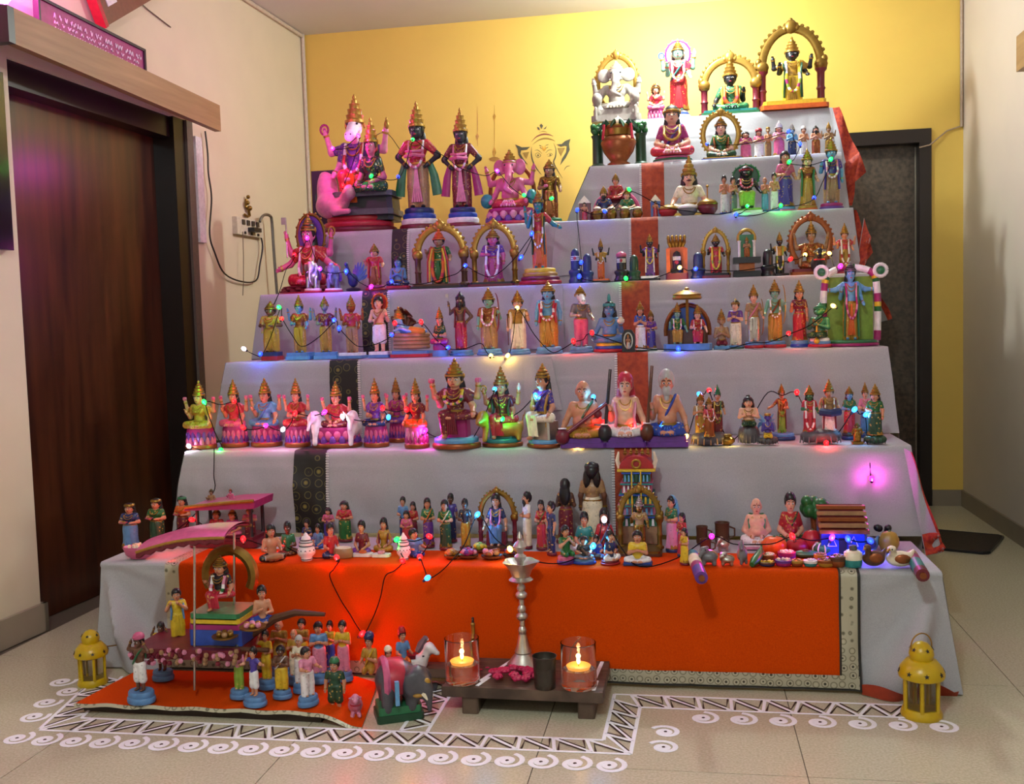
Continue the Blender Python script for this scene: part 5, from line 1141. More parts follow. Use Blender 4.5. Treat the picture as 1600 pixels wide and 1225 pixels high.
MB().prism([(-W*.48, 0), (W*.48, 0), (W*.48, H*.75), (W*.25, H*.97), (-W*.25, H*.97), (-W*.48, H*.75)], .018, lambda u, v, d_: (u, -.009+d_, v)).out('plate', 'black', r)
MB().tube([(W*.3*math.sin(a), -.012, H*.5+H*.34*math.cos(a)) for a in np.linspace(0, 6.283, 17)], .003, 5).out('oval_rim', 'silver', r); sub(r, 0, -.016, H*.14, H*.66, W*.4, 30, dress='silver', skin='tan', neck=False)
doll('small crowned woman in royal blue with white pleated skirt', (991, 470, 1012, 554), A, ('dgreen', 'white'), .06, legs='skirt', dress='white', top='royal', skin='skin', arms=('nam', 'nam'), ch=.18, dy=.06)
doll('small crowned companion in violet behind the royal blue woman', (1008, 484, 1028, 553), A, ('dgreen', 'white'), .06, legs='skirt', dress='violet', top='purple', skin='skin', arms=('fold', 'fold'), ch=.16, dy=.11)
r, H, W, P = begin('crowned couple seated on a throne under a domed gold parasol', (1037, 448, 1113, 553), A, 'throne_couple_figurine', 'figurine')
MB().box((0, .01, H*.05), (W*.48, .055, H*.05), 0, 0, .01).out('base', 'blue', r)
MB().box((0, .03, H*.2), (W*.40, .035, H*.12), 0, 0, .01).out('seat_block', 'brown', r)
mb = MB(); mb.tube([(W*.44*math.sin(a), .05, H*.3+H*.42*math.cos(a)) for a in np.linspace(-1.75, 1.75, 17)], W*.045, 8); mb.out('throne_frame', 'copper', r)
MB().prism([(W*.42*math.sin(a), H*.3+H*.4*math.cos(a)) for a in np.linspace(1.6, -1.6, 13)], .012, lambda u, v, d_: (u, .052+d_, v)).out('throne_back', 'royal', r)
MB().tube([(0, .045, H*.3), (0, .04, H*.82)], .006, 6).lathe([(W*.27, 0), (W*.30, H*.02), (W*.27, H*.07), (W*.3, H*.08), (W*.17, H*.13), (W*.04, H*.155), (W*.05, H*.18), (.002, H*.2)], 20, (0, .02, H*.80)).out('parasol', 'gold', r)
sub(r, -W*.2, -.01, H*.1, H*.66, W*.42, 70, legs='throne', skin='mint', dress='ochre', top='leaf', arms=('bless', 'knee'), ch=.2, garl=('white', 'rose'), gz=.5)
sub(r, W*.2, -.012, H*.1, H*.62, W*.4, 70, legs='throne', fem=True, skin='fair', dress='crim', top='red', arms=('fold', 'knee'), ch=.2, garl=('rose', 'white'), gz=.5)
doll('small kneeling monkey-faced devotee in maroon with gold crown', (1115, 482, 1141, 552), A, ('blue', 'sky'), .08, 'box', legs='kneel', head='monkey', hcol='tan', skin='tan', dress='maroon', arms=('nam', 'nam'), ch=.2)
doll('attendant in shiny purple shirt and white dhoti with folded hands', (1137, 466, 1163, 552), A, ('dgreen', 'blue'), .07, skin='fair', dress='cream', top='purple', arms=('nam', 'nam'), crown='karanda', ch=.12, turn=-20)
doll('gold-crowned archer in cream with gold arm rings beside the green archer', (1163, 444, 1194, 551), A, ('red', 'blue'), .1, skin='fair', dress='silver', top='tan', arms=('down', 'give'), ch=.2, hold=(('bow', 1, 'brass'),), sash='rose')
doll('green-skinned archer in yellow dhoti with gold crown', (1194, 436, 1229, 550), A, ('red', 'blue'), .1, skin='mint', dress='ochre', arms=('give', 'bless'), ch=.2, hold=(('bow', 1, 'gold'),), sash='copper', garl=('white', 'gold'))
doll('standing goddess in dark red sari with gold crown beside the green archer', (1235, 437, 1264, 549), A, ('royal', 'sky'), .1, legs='skirt', skin='skin', dress='red', top='maroon', arms=('bless', 'down'), ch=.2)
doll('kneeling green-bodied monkey devotee with a yellow mace', (1262, 472, 1300, 549), A, ('crim', 'blue', 'white'), .2, 'round', legs='kneel', head='monkey', hcol='green', skin='green', dress='dgreen', arms=('nam', 'nam'), crown='karanda', ch=.12, hold=(('mace', 1, 'yellow'),), crownc='green', turn=-35, dy=.055)
r, P, H, W, zb, px = doll('large blue multi-armed deity framed by a thick pink and white flower garland', (1287, 408, 1372, 547), A, ('mag', 'green'), .07, 'round', name='garlanded_deity_statue', cat='statue', dy=.10, skin='sky', dress='ochre', top='sky', arms=('bless', 'give'), arms2=('out', 'out'), ch=.12, crownc='grey', garl=('mag', 'rose'), gz=.3, shawl='green', shz=.05, innw=1, fw=.74, pleat='orange', hs='long')
mb = MB(); Q = smooth_path([(-W*.44, .0, H*.06), (-W*.45, .0, H*.4), (-W*.44, .0, H*.66), (-W*.36, .0, H*.86), (0, .01, H*.93), (W*.36, .0, H*.86), (W*.44, .0, H*.66), (W*.45, .0, H*.4), (W*.44, .0, H*.06)], 5)
mb.tube(Q, W*.06, 9, 0, 1, True, [0, 0, 0, 1, 1, 2, 3]); mb.out('flower_garland', ['white', 'mag', 'yellow', 'leaf'], r)
for s in (-1, 1):
    mb = MB(); mb.tube([(s*W*.49+W*.1*math.cos(a), -.01, H*.88+W*.1*math.sin(a)) for a in np.linspace(0, 6.283, 15)], W*.035, 7); o = mb.out('wheel_rosette', 'white', r); MB().ball((s*W*.49, -.01, H*.88), (W*.075, .012, W*.075)).out('rosette_centre', 'green', o)
MB().box((0, .045, H*.42), (W*.40, .01, H*.40), 0).out('back_panel', 'lime', r)

# ---------------------------------------------------------------- sixth step: seated goddesses, musicians, wedding groups
L8 = ('maroon', 'sky', 'mag', 'rose')
def lak(label, box, dress, top, px=None, base=('copper', 'mag', 'pink', 'purple'), **k):
    kw = dict(legs='lotus', fem=True, skin='skin', arms=('bless', 'knee'), arms2=('up', 'up'), ch=.22, hold=(('lotus', 2, 'pink'), ('lotus', 3, 'pink')), name='seated_goddess_figurine', bh=.30, bk='lotus', bw=.92); kw.update(k)
    return doll(label, box, 1, base, dress=dress, top=top, **kw)
lak('leftmost seated goddess with gold torso on a purple and magenta lotus', (289, 594, 340, 701), 'ochre', 'ochre', base=('copper', 'mag', 'purple', 'pink'))
lak('second seated goddess from the left in red on a magenta lotus', (345, 592, 391, 698), 'pink', 'crim')
lak('seated goddess in sky blue sari on a bright pink lotus', (391, 590, 443, 697), 'blue', 'sky', sash='blue')
lak('seated goddess in orange red with long black hair on a dark magenta lotus', (444, 590, 487, 698), 'crim', 'red', arms=('fold', 'fold'))
r, P, H, W, zb, px = lak('seated goddess in maroon flanked by two white elephants before the green strip', (488, 595, 567, 698), 'maroon', 'crim', fw=.6, arms=('lap', 'lap'), bw=.98)
for s in (-1, 1): blob('white_elephant', [('e', (s*W*.36, .0, H*.30), (W*.12, .05, H*.16)), ('e', (s*W*.38, -.03, H*.46), (W*.09, .04, H*.1)), ('c', (s*W*.4, -.06, H*.46), (s*W*.42, -.08, H*.28), W*.045, W*.03), ('c', (s*W*.36, -.04, H*.22), (s*W*.36, -.045, H*.06), W*.05, W*.05), ('c', (s*W*.4, .02, H*.22), (s*W*.4, .02, H*.06), W*.05, W*.05), ('c', (s*W*.4, -.06, H*.44), (s*W*.32, -.09, H*.56), W*.025, W*.018)], 'white', r, .005, .012)
lak('seated goddess in dark teal and purple right of the white elephants', (567, 590, 610, 698), 'navy', 'purple', arms=('fold', 'give'))
lak('seated goddess in violet partly behind the orange skirted goddess', (607, 589, 636, 698), 'purple', 'mag', dy=.2, arms=('fold', 'bless'))
lak('seated goddess with orange skirt and red lights on a pale pink lotus', (631, 590, 673, 702), 'orange', 'maroon', base=('copper', 'pink', 'rose', 'mag'), arms=('knee', 'give'))
lak('largest seated goddess in dark red sari with tall gold crown', (672, 559, 756, 703), 'maroon', 'maroon', base=('copper', 'sky'), bk='round', bh=.12, legs='lalita', seatc='mag', skin='skin', garl=('rose', 'yellow', 'leaf'), gz=.62, ch=.2)
r, P, H, W, zb, px = lak('seated many-armed goddess on a golden lion with teal base', (750, 572, 821, 697), 'crim', 'maroon', base=('copper', 'teal'), bk='round', bh=.1, legs='lalita', seatc='teal', arms=('bless', 'give'), hold=(('disc', 2, 'gold'), ('conch', 3, 'white')), skin='skin', fw=.85, shawl='coal', shz=.5)
blob('lion', [('e', (W*.1, -.0, H*.22), (W*.38, .05, H*.12)), ('e', (-W*.36, -.05, H*.36), (W*.13, .05, H*.1)), ('e', (-W*.38, -.09, H*.33), (W*.07, .04, H*.05)), ('c', (-W*.3, -.05, H*.25), (-W*.32, -.06, H*.1), W*.07, W*.06), ('c', (W*.38, -.02, H*.25), (W*.4, -.03, H*.1), W*.08, W*.06), ('c', (W*.42, .02, H*.26), (W*.46, .05, H*.42), W*.03, W*.02)], 'ochre', r, .0055, .014)
lak('seated goddess in lilac and gold sari turned to her side beside the lion rider', (819, 567, 881, 703), 'cream', 'violet', base=('copper', 'sky'), bk='round', bh=.09, legs='lalita', seatc='silver', arms=('fold', 'give'), arms2=None, hold=(), sash='violet', turn=-30, crown='karanda', ch=.16, shawl='ochre', shz=.35)
doll('shaven musician in green shawl playing a dark long-necked lute', (876, 593, 950, 704), 1, ('purple', 'purple'), .14, 'box', name='musician_figurine', legs='lotus', dress='ochre', skin='skin', sash='green', crown='none', hs='none', arms=('knee', 'fold'), hold=(('veena', 0, 'maroon'),), bw=.92, fw=.95, fat=1.3)
doll('musician saint with orange head cloth and white dhoti holding an upright lute', (946, 583, 1012, 704), 1, ('purple', 'purple'), .14, 'box', name='musician_figurine', legs='lotus', dress='white', skin='fair', crown='none', hs='veil', veil='crim', hair='crim', arms=('bless', 'knee'), hold=(('veena', 0, 'coal'),), vup=True, bw=.95, fw=1.0, fat=1.25, shawl='rose', shz=.5)
doll('blue-wrapped saint with grey beard and hair holding an upright brown lute', (1011, 578, 1076, 705), 1, ('purple', 'purple'), .14, 'box', name='musician_figurine', legs='lotus', dress='royal', skin='skin', crown='none', hs='short', hair='a8a6a4', beard='a8a6a4', arms=('bless', 'knee'), hold=(('veena', 0, 'brown'),), vup=True, bw=.95, sash='royal', fw=1.0, fat=1.25)
r, H, W, P = begin('cluster of gold-crowned wedding figures with garlands on a dark rock', (1079, 601, 1136, 704), 1, 'wedding_group_figurine', 'figurine')
base_part(r, H*.22, W*1.0, W*.7, ('stone', 'tan'), 'rock')
sub(r, -W*.2, .0, H*.16, H*.72, W*.42, 70, dress='ochre', top='tan', skin='skin', arms=('nam', 'nam'), garl=('white', 'crim', 'gold'), gz=.2, ch=.18)
sub(r, W*.02, -.04, H*.16, H*.66, W*.4, 70, legs='skirt', dress='copper', top='crim', arms=('fold', 'give'), garl=('rose', 'white'), ch=.18, rz=.4)
sub(r, W*.25, .01, H*.16, H*.84, W*.42, 70, dress='maroon', top='brown', skin='skin', arms=('give', 'give'), garl=('gold', 'leaf'), gz=.3, ch=.2, crownc='green')
r, H, W, P = begin('small round brass pot with a glowing yellow light on it', (1123, 678, 1149, 705), 1, 'brass_pot', 'pot')
zs(MB().lathe([(.25, 0), (.46, .25), (.48, .5), (.35, .7), (.25, .76), (.34, .9), (.2, 1.)], 18, (0, 0, 0), W, W).out('pot_body', 'brass', r), H)
MB().tube([(-W*.2, 0, H*.85), (-W*.45, 0, H*.75), (-W*.45, 0, H*.5)], W*.05, 6).out('spout', 'brass', r)
doll('kneeling bearded devotee with green wrap on a grey rock', (1153, 617, 1187, 695), 1, ('stone', 'grey'), .38, 'rock', name='devotee_figurine', legs='kneel', skin='fair', dress='dgreen', arms=('nam', 'nam'), crown='bun', hs='wavy', bw=1.0)
r, H, W, P = begin('small sage bird figure with yellow wrap and blue wings on a grey rock', (1183, 640, 1216, 698), 1, 'winged_figurine', 'figurine')
base_part(r, H*.24, W, W*.7, ('stone', 'coal'), 'rock')
sub(r, 0, -.01, H*.2, H*.72, W*.6, 50, legs='kneel', head='monkey', hcol='violet', skin='violet', dress='yellow', arms=('nam', 'nam'), crown='flat')
mb = MB()
for s in (-1, 1):
    for j in range(4): mb.tube([(s*W*.1, .02, H*.6), (s*W*(.2+.05*j), .03, H*(.75-.08*j)), (s*W*(.32+.03*j), .035, H*(.85-.16*j))], [W*.05, W*.06, W*.02], 6, 0, .4)
mb.out('wings', 'blue', r)
doll('gold-robed deity with coppery arms on a blue round base', (1201, 599, 1243, 697), 1, ('navy', 'blue'), .12, skin='tan', dress='lime', top='copper', arms=('out2', 'fold'), ch=.18, shawl='maroon', shz=.1, garl=('gold', 'copper'), gz=.4, dy=.16)
r, H, W, P = begin('green-faced bride and crowned groom in white dhoti side by side on a striped rock', (1250, 592, 1314, 694), 1, 'wedding_couple_figurine', 'figurine')
base_part(r, H*.22, W*1.0, W*.55, ('stone', 'grey'), 'rock')
sub(r, -W*.24, 0, H*.17, H*.74, W*.42, 80, legs='skirt', skin='green', dress='crim', top='crim', arms=('fold', 'give'), garl=('white', 'white', 'crim'), gz=.1, gr=.026, ch=.2)
sub(r, W*.2, 0, H*.17, H*.83, W*.5, 90, skin='skin', dress='white', top='tan', arms=('give', 'give'), shawl='maroon', shz=.1, ch=.24, pleat='white', garl=('gold', 'white'), gz=.45)
MB().tube([(W*.2-.03, -.02, H*.5), (W*.2, -.035, H*.485), (W*.2+.03, -.02, H*.5)], .012, 7).out('waist_cloth', 'navy', r)
doll('small blue-faced goddess in red sari right of the wedding couple', (1315, 603, 1340, 693), 1, ('navy', 'coal'), .12, legs='skirt', skin='sky', dress='crim', top='green', arms=('fold', 'give'), ch=.16, dy=.15)
doll('small brass standing idol near the front edge of the step', (1331, 660, 1348, 703), 1, ('brass',), .1, 'box', name='brass_idol', cat='idol', skin='brass', dress='brass', trim='gold', neckc='gold', crownc='brass', ch=.16, arms=('down', 'down'))
doll('slim gold-crowned man in blue wrap behind the green sari woman', (1343, 597, 1361, 692), 1, ('navy',), .08, skin='fair', dress='blue', top='rose', arms=('fold', 'fold'), ch=.2, dy=.2)
doll('woman in bottle green sari with gold crown at the right end of the step', (1353, 599, 1382, 697), 1, ('dgreen', 'coal'), .14, 'rock', legs='skirt', dress='dgreen', top='leaf', skin='skin', arms=('fold', 'down'), ch=.22, turn=-25, bw=1.2)

# ---------------------------------------------------------------- bench: village and festival dolls
def lady(label, box, dress, top, T=0, **k):
    kw = dict(legs='skirt', skin='skin', crown='none', arms=('fold', 'fold'), name='woman_figurine', base=('maroon',), bh=.05, bw=.8, dress=dress, top=top, neck=True); kw.update(k); return doll(label, box, T, **kw)
def man(label, box, dress, top, T=0, **k):
    kw = dict(legs='dhoti', skin='skin', crown='none', arms=('fold', 'give'), name='man_figurine', base=('maroon',), bh=.05, bw=.8, dress=dress, top=top, neck=False, pleats=False, belt=False, tilak=False); kw.update(k); return doll(label, box, T, **kw)
def sit(label, box, dress, top, T=0, **k):
    kw = dict(legs='lotus', skin='skin', crown='none', arms=('lap', 'lap'), name='seated_doll', base=None, bh=.0, dress=dress, top=top, neck=False, pleats=False, belt=False); kw.update(k); return doll(label, box, T, **kw)
lady('girl in blue skirt holding a pink plate at the far left of the bench', (189, 786, 222, 858), 'blue', 'navy', crown='flat', crownc='brass', hold=(('plate', 0, 'pink'),), turn=10)
lady('girl in green skirt holding a pink plate left of the canopy', (230, 779, 263, 845), 'dgreen', 'leaf', crown='flat', crownc='brass', hold=(('plate', 0, 'pink'),), dy=.22)
lady('girl in orange blouse holding a pink plate behind the canopy', (273, 775, 301, 838), 'maroon', 'orange', crown='flat', crownc='green', hold=(('plate', 0, 'pink'),), dy=.3)
r, H, W, P = begin('pink boat shaped bowl filled with rice at the bench corner', (194, 848, 242, 881), 0, 'boat_bowl', 'bowl')
zs(MB().lathe([(.25, 0), (.42, .25), (.5, .7), (.48, .78), (.4, .6)], 22, (0, 0, 0), W, W*.6, 0, .06, 3).out('bowl_body', 'pink', r), H)
mb = MB(); random.seed(5)
for j in range(26): a = random.random()*6.28; q = random.random()**.5*.36; mb.ball((math.cos(a)*q*W, math.sin(a)*q*W*.6, H*random.uniform(.66, .85)), .006, 0, 6, 4)
mb.out('rice_heap', 'cream', r)
r, H, W, P = begin('pink canopied wooden chariot with seated deities on the left of the bench', (308, 765, 418, 872), 0, 'canopied_chariot', 'chariot', dy=.25)
MB().box((0, 0, H*.06), (W*.48, .07, H*.06), 0, 0, .01).box((0, 0, H*.15), (W*.42, .06, H*.03)).out('platform', 'maroon', r)
for sx_ in (-1, 1):
    for sy_ in (-1, 1): MB().lathe([(.008, 0), (.006, .01), (.006, H*.5), (.009, H*.54)], 8, (sx_*W*.38, sy_*.045, H*.17)).out('canopy_post', 'coal', r)
mb = MB(); mb.prism([(-W*.5, H*.68), (W*.48, H*.72), (W*.5, H*.86), (W*.1, H*.84), (-W*.3, H*.78), (-W*.48, H*.74)], .15, lambda u, v, d_: (u, -.075+d_, v)); mb.out('canopy', 'mag', r)
MB().tube([(-W*.49, -.078, H*.75), (W*.0, -.08, H*.82), (W*.49, -.078, H*.87)], .006, 6).out('canopy_rim', 'gold', r)
sub(r, -W*.2, 0, H*.18, H*.48, W*.3, 40, legs='lotus', dress='orange', top='crim', arms=('lap', 'lap'), ch=.14); sub(r, W*.05, -.01, H*.18, H*.48, W*.3, 40, legs='lotus', dress='pink', top='mag', fem=True, arms=('lap', 'lap'), ch=.14); sub(r, W*.28, 0, H*.18, H*.5, W*.26, 40, dress='maroon', top='pink', arms=('nam', 'nam'), ch=.14)
sub(r, -W*.3, .02, H*.72, H*.28, None, 36, legs='lotus', dress='grey', skin='tan', crownc='brass', ch=.12); sub(r, -W*.02, .02, H*.78, H*.22, None, 36, legs='lotus', dress='mag', skin='pink', crownc='orange', ch=.12)
sit('bare-chested priest sitting with striped drum beside the chariot', (404, 819, 446, 878), 'coal', None, skin='skin', hs='wavy', hold=(('drum', 0, 'tan'),), turn=35, arms=('fwd', 'fwd'))
sit('seated man in green vest turned to the priest', (436, 815, 466, 867), 'brown', 'green', turn=20, skin='dark', arms=('fold', 'fold'))
def kolam_pot(label, box):
    r, H, W, P = begin(label, box, 0, 'painted_pot', 'pot')
    zs(MB().lathe([(.28, 0), (.3, .06), (.26, .09), (.46, .24), (.48, .36), (.36, .5), (.3, .52), (.36, .56), (.34, .66), (.24, .7), (.28, .74), (.22, .84), (.12, .9), (.08, .96), (.02, 1.)], 24, (0, 0, 0), W, W).out('pot_body', 'white', r), H)
    mb = MB(); n = 24
    mb.tube([(W*(.445+.02*(j % 2))*math.cos(j*6.2832/n), W*(.445+.02*(j % 2))*math.sin(j*6.2832/n), H*(.3+.1*(j % 2))) for j in range(n+1)], .0016, 4)
    for z, q in ((.53, .37), (.66, .35), (.74, .285), (.05, .305)): mb.tube([(W*q*math.cos(a), W*q*math.sin(a), H*z) for a in np.linspace(0, 6.2832, 19)], .0014, 4)
    mb.out('painted_lines', 'coal', r)
kolam_pot('white stacked pot with dark zigzag lines left of the red light', (465, 832, 494, 878)); kolam_pot('white stacked pot with dark zigzag lines under the kneeling blue man', (620, 832, 643, 876))
lady('small woman in dark purple sari before the green strip', (470, 812, 492, 866), 'violet', 'navy', legs='lotus', base=None, bh=0, dy=.3)
sit('small child in blue sitting behind the red vest drummer', (490, 819, 506, 866), 'royal', 'blue', dy=.2)
sit('seated drummer in red vest and blue skirt with a flat drum', (501, 817, 534, 872), 'navy', 'red', turn=40, arms=('fwd', 'lap'))
r, H, W, P = begin('flat round tan hand drum lying before the red vest drummer', (521, 856, 552, 872), 0, 'hand_drum', 'drum'); zs(MB().lathe([(.46, 0), (.5, .3), (.48, .85), (.42, 1.)], 20, (0, 0, 0), W, W*.7).out('drum_body', 'tan', r), H); MB().lathe([(W*.42, 0), (W*.4, .002)], 20, (0, 0, H), 1, .7).out('drum_skin', 'cream', r)
lady('small woman in purple sari standing behind the red vest drummer', (504, 794, 526, 858), 'violet', 'pink', dy=.34)
lady('tall woman in shiny green sari with red blouse beside the green strip', (526, 783, 555, 862), 'leaf', 'crim', dy=.3)
sit('small seated woman in purple with white mat in front', (551, 813, 582, 866), 'purple', 'maroon', fem=True, hs='bunback'); sit('small seated woman in gold sari with white mat in front', (586, 809, 616, 862), 'ochre', 'ochre', fem=True, dy=.17, shawl='maroon', shz=.5)
for (bx_, lb, c) in (((552, 856, 582, 870), 'white mat with orange flower petals before the purple seated woman', 'orange'), ((582, 861, 610, 871), 'small plain white mat before the gold seated woman', 'rose')):
    r, H, W, P = begin(lb, bx_, 0, 'flower_mat', 'mat'); MB().box((0, 0, .004), (W*.5, W*.3, .004), 0, 0, .006).out('mat', 'white', r); mb = MB()
    for j in range(8): mb.ball((math.cos(j*.8)*W*.12, math.sin(j*.8)*W*.08, .012), (.006, .006, .005), 0, 6, 4)
    mb.out('petals', c, r)
sit('man in blue kneeling forward over red lit fruit beside the white pot', (631, 826, 664, 870), 'royal', 'blue', turn=50, legs='kneel', arms=('fwd', 'fwd'))
man('dark-haired man in blue robe at the left of the women group', (623, 776, 641, 856), 'navy', 'blue', dy=.33, legs='dhoti')
lady('woman in red blouse with long hair second in the women group', (638, 784, 657, 858), 'maroon', 'red', dy=.28, hs='long'); lady('woman in pink blouse in front of the women group', (626, 798, 648, 864), 'crim', 'pink', dy=.2)
lady('woman in green and orange with purple skirt carrying an orange cloth', (658, 778, 682, 856), 'purple', 'green', sash='orange', dy=.22, turn=15); lady('woman in dark green sari with pale sash in the group', (684, 781, 710, 859), 'dgreen', 'leaf', sash='cream', dy=.19)
man('tall dark man in navy behind the green sari woman', (696, 771, 717, 852), 'navy', 'violet', dy=.30, skin='dark'); man('man in dark jacket and mustard dhoti next to the arched goddess', (716, 779, 741, 857), 'ochre', 'coal', dy=.20, skin='dark')
doll('seated goddess in blue skirt with pink garland inside a red-backed gold arch', (745, 762, 809, 859), 0, ('maroon', 'brown'), .06, 'box', arch=dict(cols=('brass', 'maroon')), inner=.9, innw=.62, legs='throne', seatc='maroon', fem=True, skin='skin', dress='blue', top='navy', arms=('knee', 'knee'), garl=('pink', 'rose'), gz=.5, gr=.022, crown='none', name='arched_goddess_figurine', dy=.22)
def plate(label, box, rim, cols, n=14):
    r, H, W, P = begin(label, box, 0, 'food_plate', 'plate')
    MB().lathe([(W*.3, 0), (W*.48, .006), (W*.5, .012), (W*.44, .009)], 22, (0, 0, 0), 1, .8).out('dish', rim, r); random.seed(hash(label) % 1000 if False else len(label))
    for j in range(n):
        a = random.random()*6.28; q = random.random()**.5*W*.33; o = MB().ball((math.cos(a)*q, math.sin(a)*q*.8, .016+random.random()*.008), (.010, .009, .008), 0, 8, 5).out('food_piece', cols[j % len(cols)], r)
plate('round gold plate of round sweets left of the food row', (694, 858, 718, 875), 'brass', ('ochre', 'tan')); plate('plate of purple aubergines before the women group', (716, 858, 748, 874), 'brown', ('purple', 'mag', 'rose')); plate('plate of yellow bananas before the arched goddess', (738, 851, 762, 865), 'brown', ('yellow', 'lime')); plate('plate of brown and pink sweets before the arched goddess', (752, 858, 786, 875), 'brown', ('copper', 'rose', 'tan')); plate('plate of orange and purple fruit by the glowing yellow light', (786, 852, 816, 873), 'coal', ('orange', 'purple', 'ochre'))
man('bearded man in white shirt and dhoti facing the arched goddess', (814, 768, 836, 856), 'cream', 'white', turn=-60, beard='hair', arms=('fold', 'fold'), dy=.22, hs='short'); lady('woman in orange red and green sari behind the navy suit man', (836, 781, 858, 862), 'crim', 'red', sash='green', dy=.2); man('man in navy suit with dark hair facing left', (851, 783, 874, 870), 'navy', 'navy', legs='pants', turn=-50, arms=('down', 'down'), dy=.13)
doll('dark maroon doll seen from the back with a red bun and gold collar', (868, 748, 902, 842), 0, ('maroon',), .05, name='turned_doll', turn=180, legs='skirt', dress='maroon', top='brown', skin='dark', crown='none', hair='hair', shawl=None, arms=('fold', 'fold'), dy=.3, neckc='gold')
doll('black-haired doll seen from the back in a cream robe', (904, 722, 950, 830), 0, ('cream',), .04, name='turned_doll', turn=180, legs='skirt', dress='cream', top='tan', skin='dark', crown='flat', crownc='coal', arms=('down', 'down'), hs='wavy', dy=.33, flare=1.1)
r, H, W, P = begin('colourful temple gateway tower model with red barrel roof and gold finials', (967, 697, 1029, 868), 0, 'temple_tower_model', 'model', dy=.34)
MB().box((0, 0, H*.09), (W*.48, .05, H*.09)).out('gateway_base', 'tan', r)
for i in range(5):
    z = H*(.18+i*.115); w = W*(.47-.035*i); o = MB().box((0, 0, z+H*.045), (w, .045-.003*i, H*.045), 0, 0, 0, .96).box((0, 0, z+H*.1), (w*1.06, .05-.003*i, H*.014)).out('tower_storey', ('green', 'rose', 'teal', 'pink', 'green')[i], r)
    mb = MB()
    for j in range(-3, 4):
        if j: mb.box((j*w*.27, -.05, z+H*.045), (w*.07, .006, H*.035), 0, 0, 0, .7)
    mb.out('statue_niches', ('white', 'sky', 'yellow', 'white', 'sky')[i], o); MB().box((0, -.05, z+H*.045), (w*.12, .004, H*.04)).out('door_niche', 'dgreen', o); MB().box((0, -.052, z+H*.1), (w*1.08, .003, H*.008)).out('cornice', 'teal' if i % 2 else 'royal', o)
for s in (-1, 1): MB().box((s*W*.11, -.054, H*.5), (W*.015, .004, H*.26)).out('yellow_rail', 'yellow', r)
MB().box((0, -.0, H*.765), (W*.46, .05, H*.012)).out('top_ledge', 'yellow', r)
MB().prism([(W*.42*math.cos(a), H*.78+H*.13*math.sin(a)) for a in np.linspace(0, math.pi, 13)]+[(-W*.42, H*.775)], .07, lambda u, v, d_: (u, -.035+d_, v)).out('barrel_roof', 'red', r)
MB().tube([(W*.1*math.cos(a), -.04, H*.83+W*.1*math.sin(a)) for a in np.linspace(0, 6.283, 13)], .004, 6).out('roof_medallion', 'gold', r)
for s in (-1, 1): MB().tube([(s*W*.40, -.02, H*.77), (s*W*.47, -.02, H*.86), (s*W*.43, -.02, H*.95)], [.008, .007, .003], 6).out('roof_horn', 'cream', r)
for j in range(5): MB().lathe([(.004, 0), (.007, H*.02), (.003, H*.035), (.005, H*.045), (.001, H*.07)], 8, ((j-2)*W*.14, 0, H*.91)).out('finial', 'gold', r)
doll('bronze standing deity under a bronze arch before the temple tower', (965, 757, 1036, 878), 0, ('brown', 'brass'), .07, 'box', arch=dict(cols=('brass', 'brass')), inner=.84, innw=.44, skin='brass', dress='brass', top='tan', trim='gold', crownc='silver', ch=.2, arms=('bless', 'give'), name='bronze_shrine_idol', cat='idol', dy=.17)
sit('seated singer in green shirt on a purple base with hand to chin', (870, 821, 900, 893), 'leaf', 'leaf', base=('purple', 'pink'), bh=.2, arms=('flutx', 'flutx'), turn=35, hs='long', skin='skin', legs='kneel', bw=1.0)
sit('seated man in teal shirt behind the blue light', (898, 800, 930, 856), 'white', 'teal', dy=.2, arms=('lap', 'lap')); sit('seated woman in red and blue sari behind the blue light', (930, 794, 960, 858), 'navy', 'crim', fem=True, sash='blue', dy=.2, crown='none')
sit('seated violinist in grey white on a royal blue base', (897, 838, 930, 889), 'grey', 'coal', base=('royal', 'blue'), bh=.2, hold=(('violin', 0, 'brown'),), arms=('fold', 'fwd'), bw=1.1)
sit('seated drummer in blue glowing under a blue light', (919, 836, 946, 886), 'blue', 'royal', hold=(('drum', 0, 'brown'),), arms=('fwd', 'fwd'), dy=.1)
sit('seated woman in navy sari and white skirt on a red base', (938, 829, 970, 895), 'white', 'navy', base=('red', 'maroon'), bh=.12, fem=True, turn=40, arms=('fold', 'fold'), bw=1.0)
sit('seated man in yellow shirt and white dhoti on a blue board', (975, 829, 1019, 894), 'white', 'yellow', base=('navy', 'royal'), bh=.08, bk='box', arms=('nam', 'nam'), bw=1.0)
lady('woman with bright blue veil and lilac skirt facing left', (1037, 775, 1064, 878), 'rose', 'green', hs='veil', veil='sky', turn=-40, base=('navy',), dy=.19); lady('dark-haired woman in red between the blue veil and yellow dress', (1056, 801, 1077, 885), 'crim', 'red', turn=-40, base=('navy',), dy=.13, hs='long'); lady('woman in mustard yellow dress with dark hair facing left', (1060, 825, 1080, 895), 'yellow', 'yellow', turn=-50, base=('maroon',))
def roller(label, a, b, cols):
    A_ = atZ(*a, .365); B_ = atZ(*b, .365); r = thing('painted_roller', label, 'roller', (A_[0], A_[1], .335)); d_ = B_-A_; L = np.linalg.norm(d_); u = d_/L; R_ = .017
    mb = MB(); n = len(cols); mb.tube([V3(0, 0, R_+.003)+u*L*i/n*V3(1, 1, 0) for i in range(n+1)], R_, 14, 0, 1, True, list(range(n))); mb.out('roller_body', list(cols), r)
    for q in (0, 1): MB().tube([V3(0, 0, R_+.003)+u*(L*q+(-.008 if q == 0 else .0))*V3(1, 1, 0), V3(0, 0, R_+.003)+u*(L*q+(.0 if q == 0 else .008))*V3(1, 1, 0)], R_*.5, 10).out('end_cap', 'copper', r)
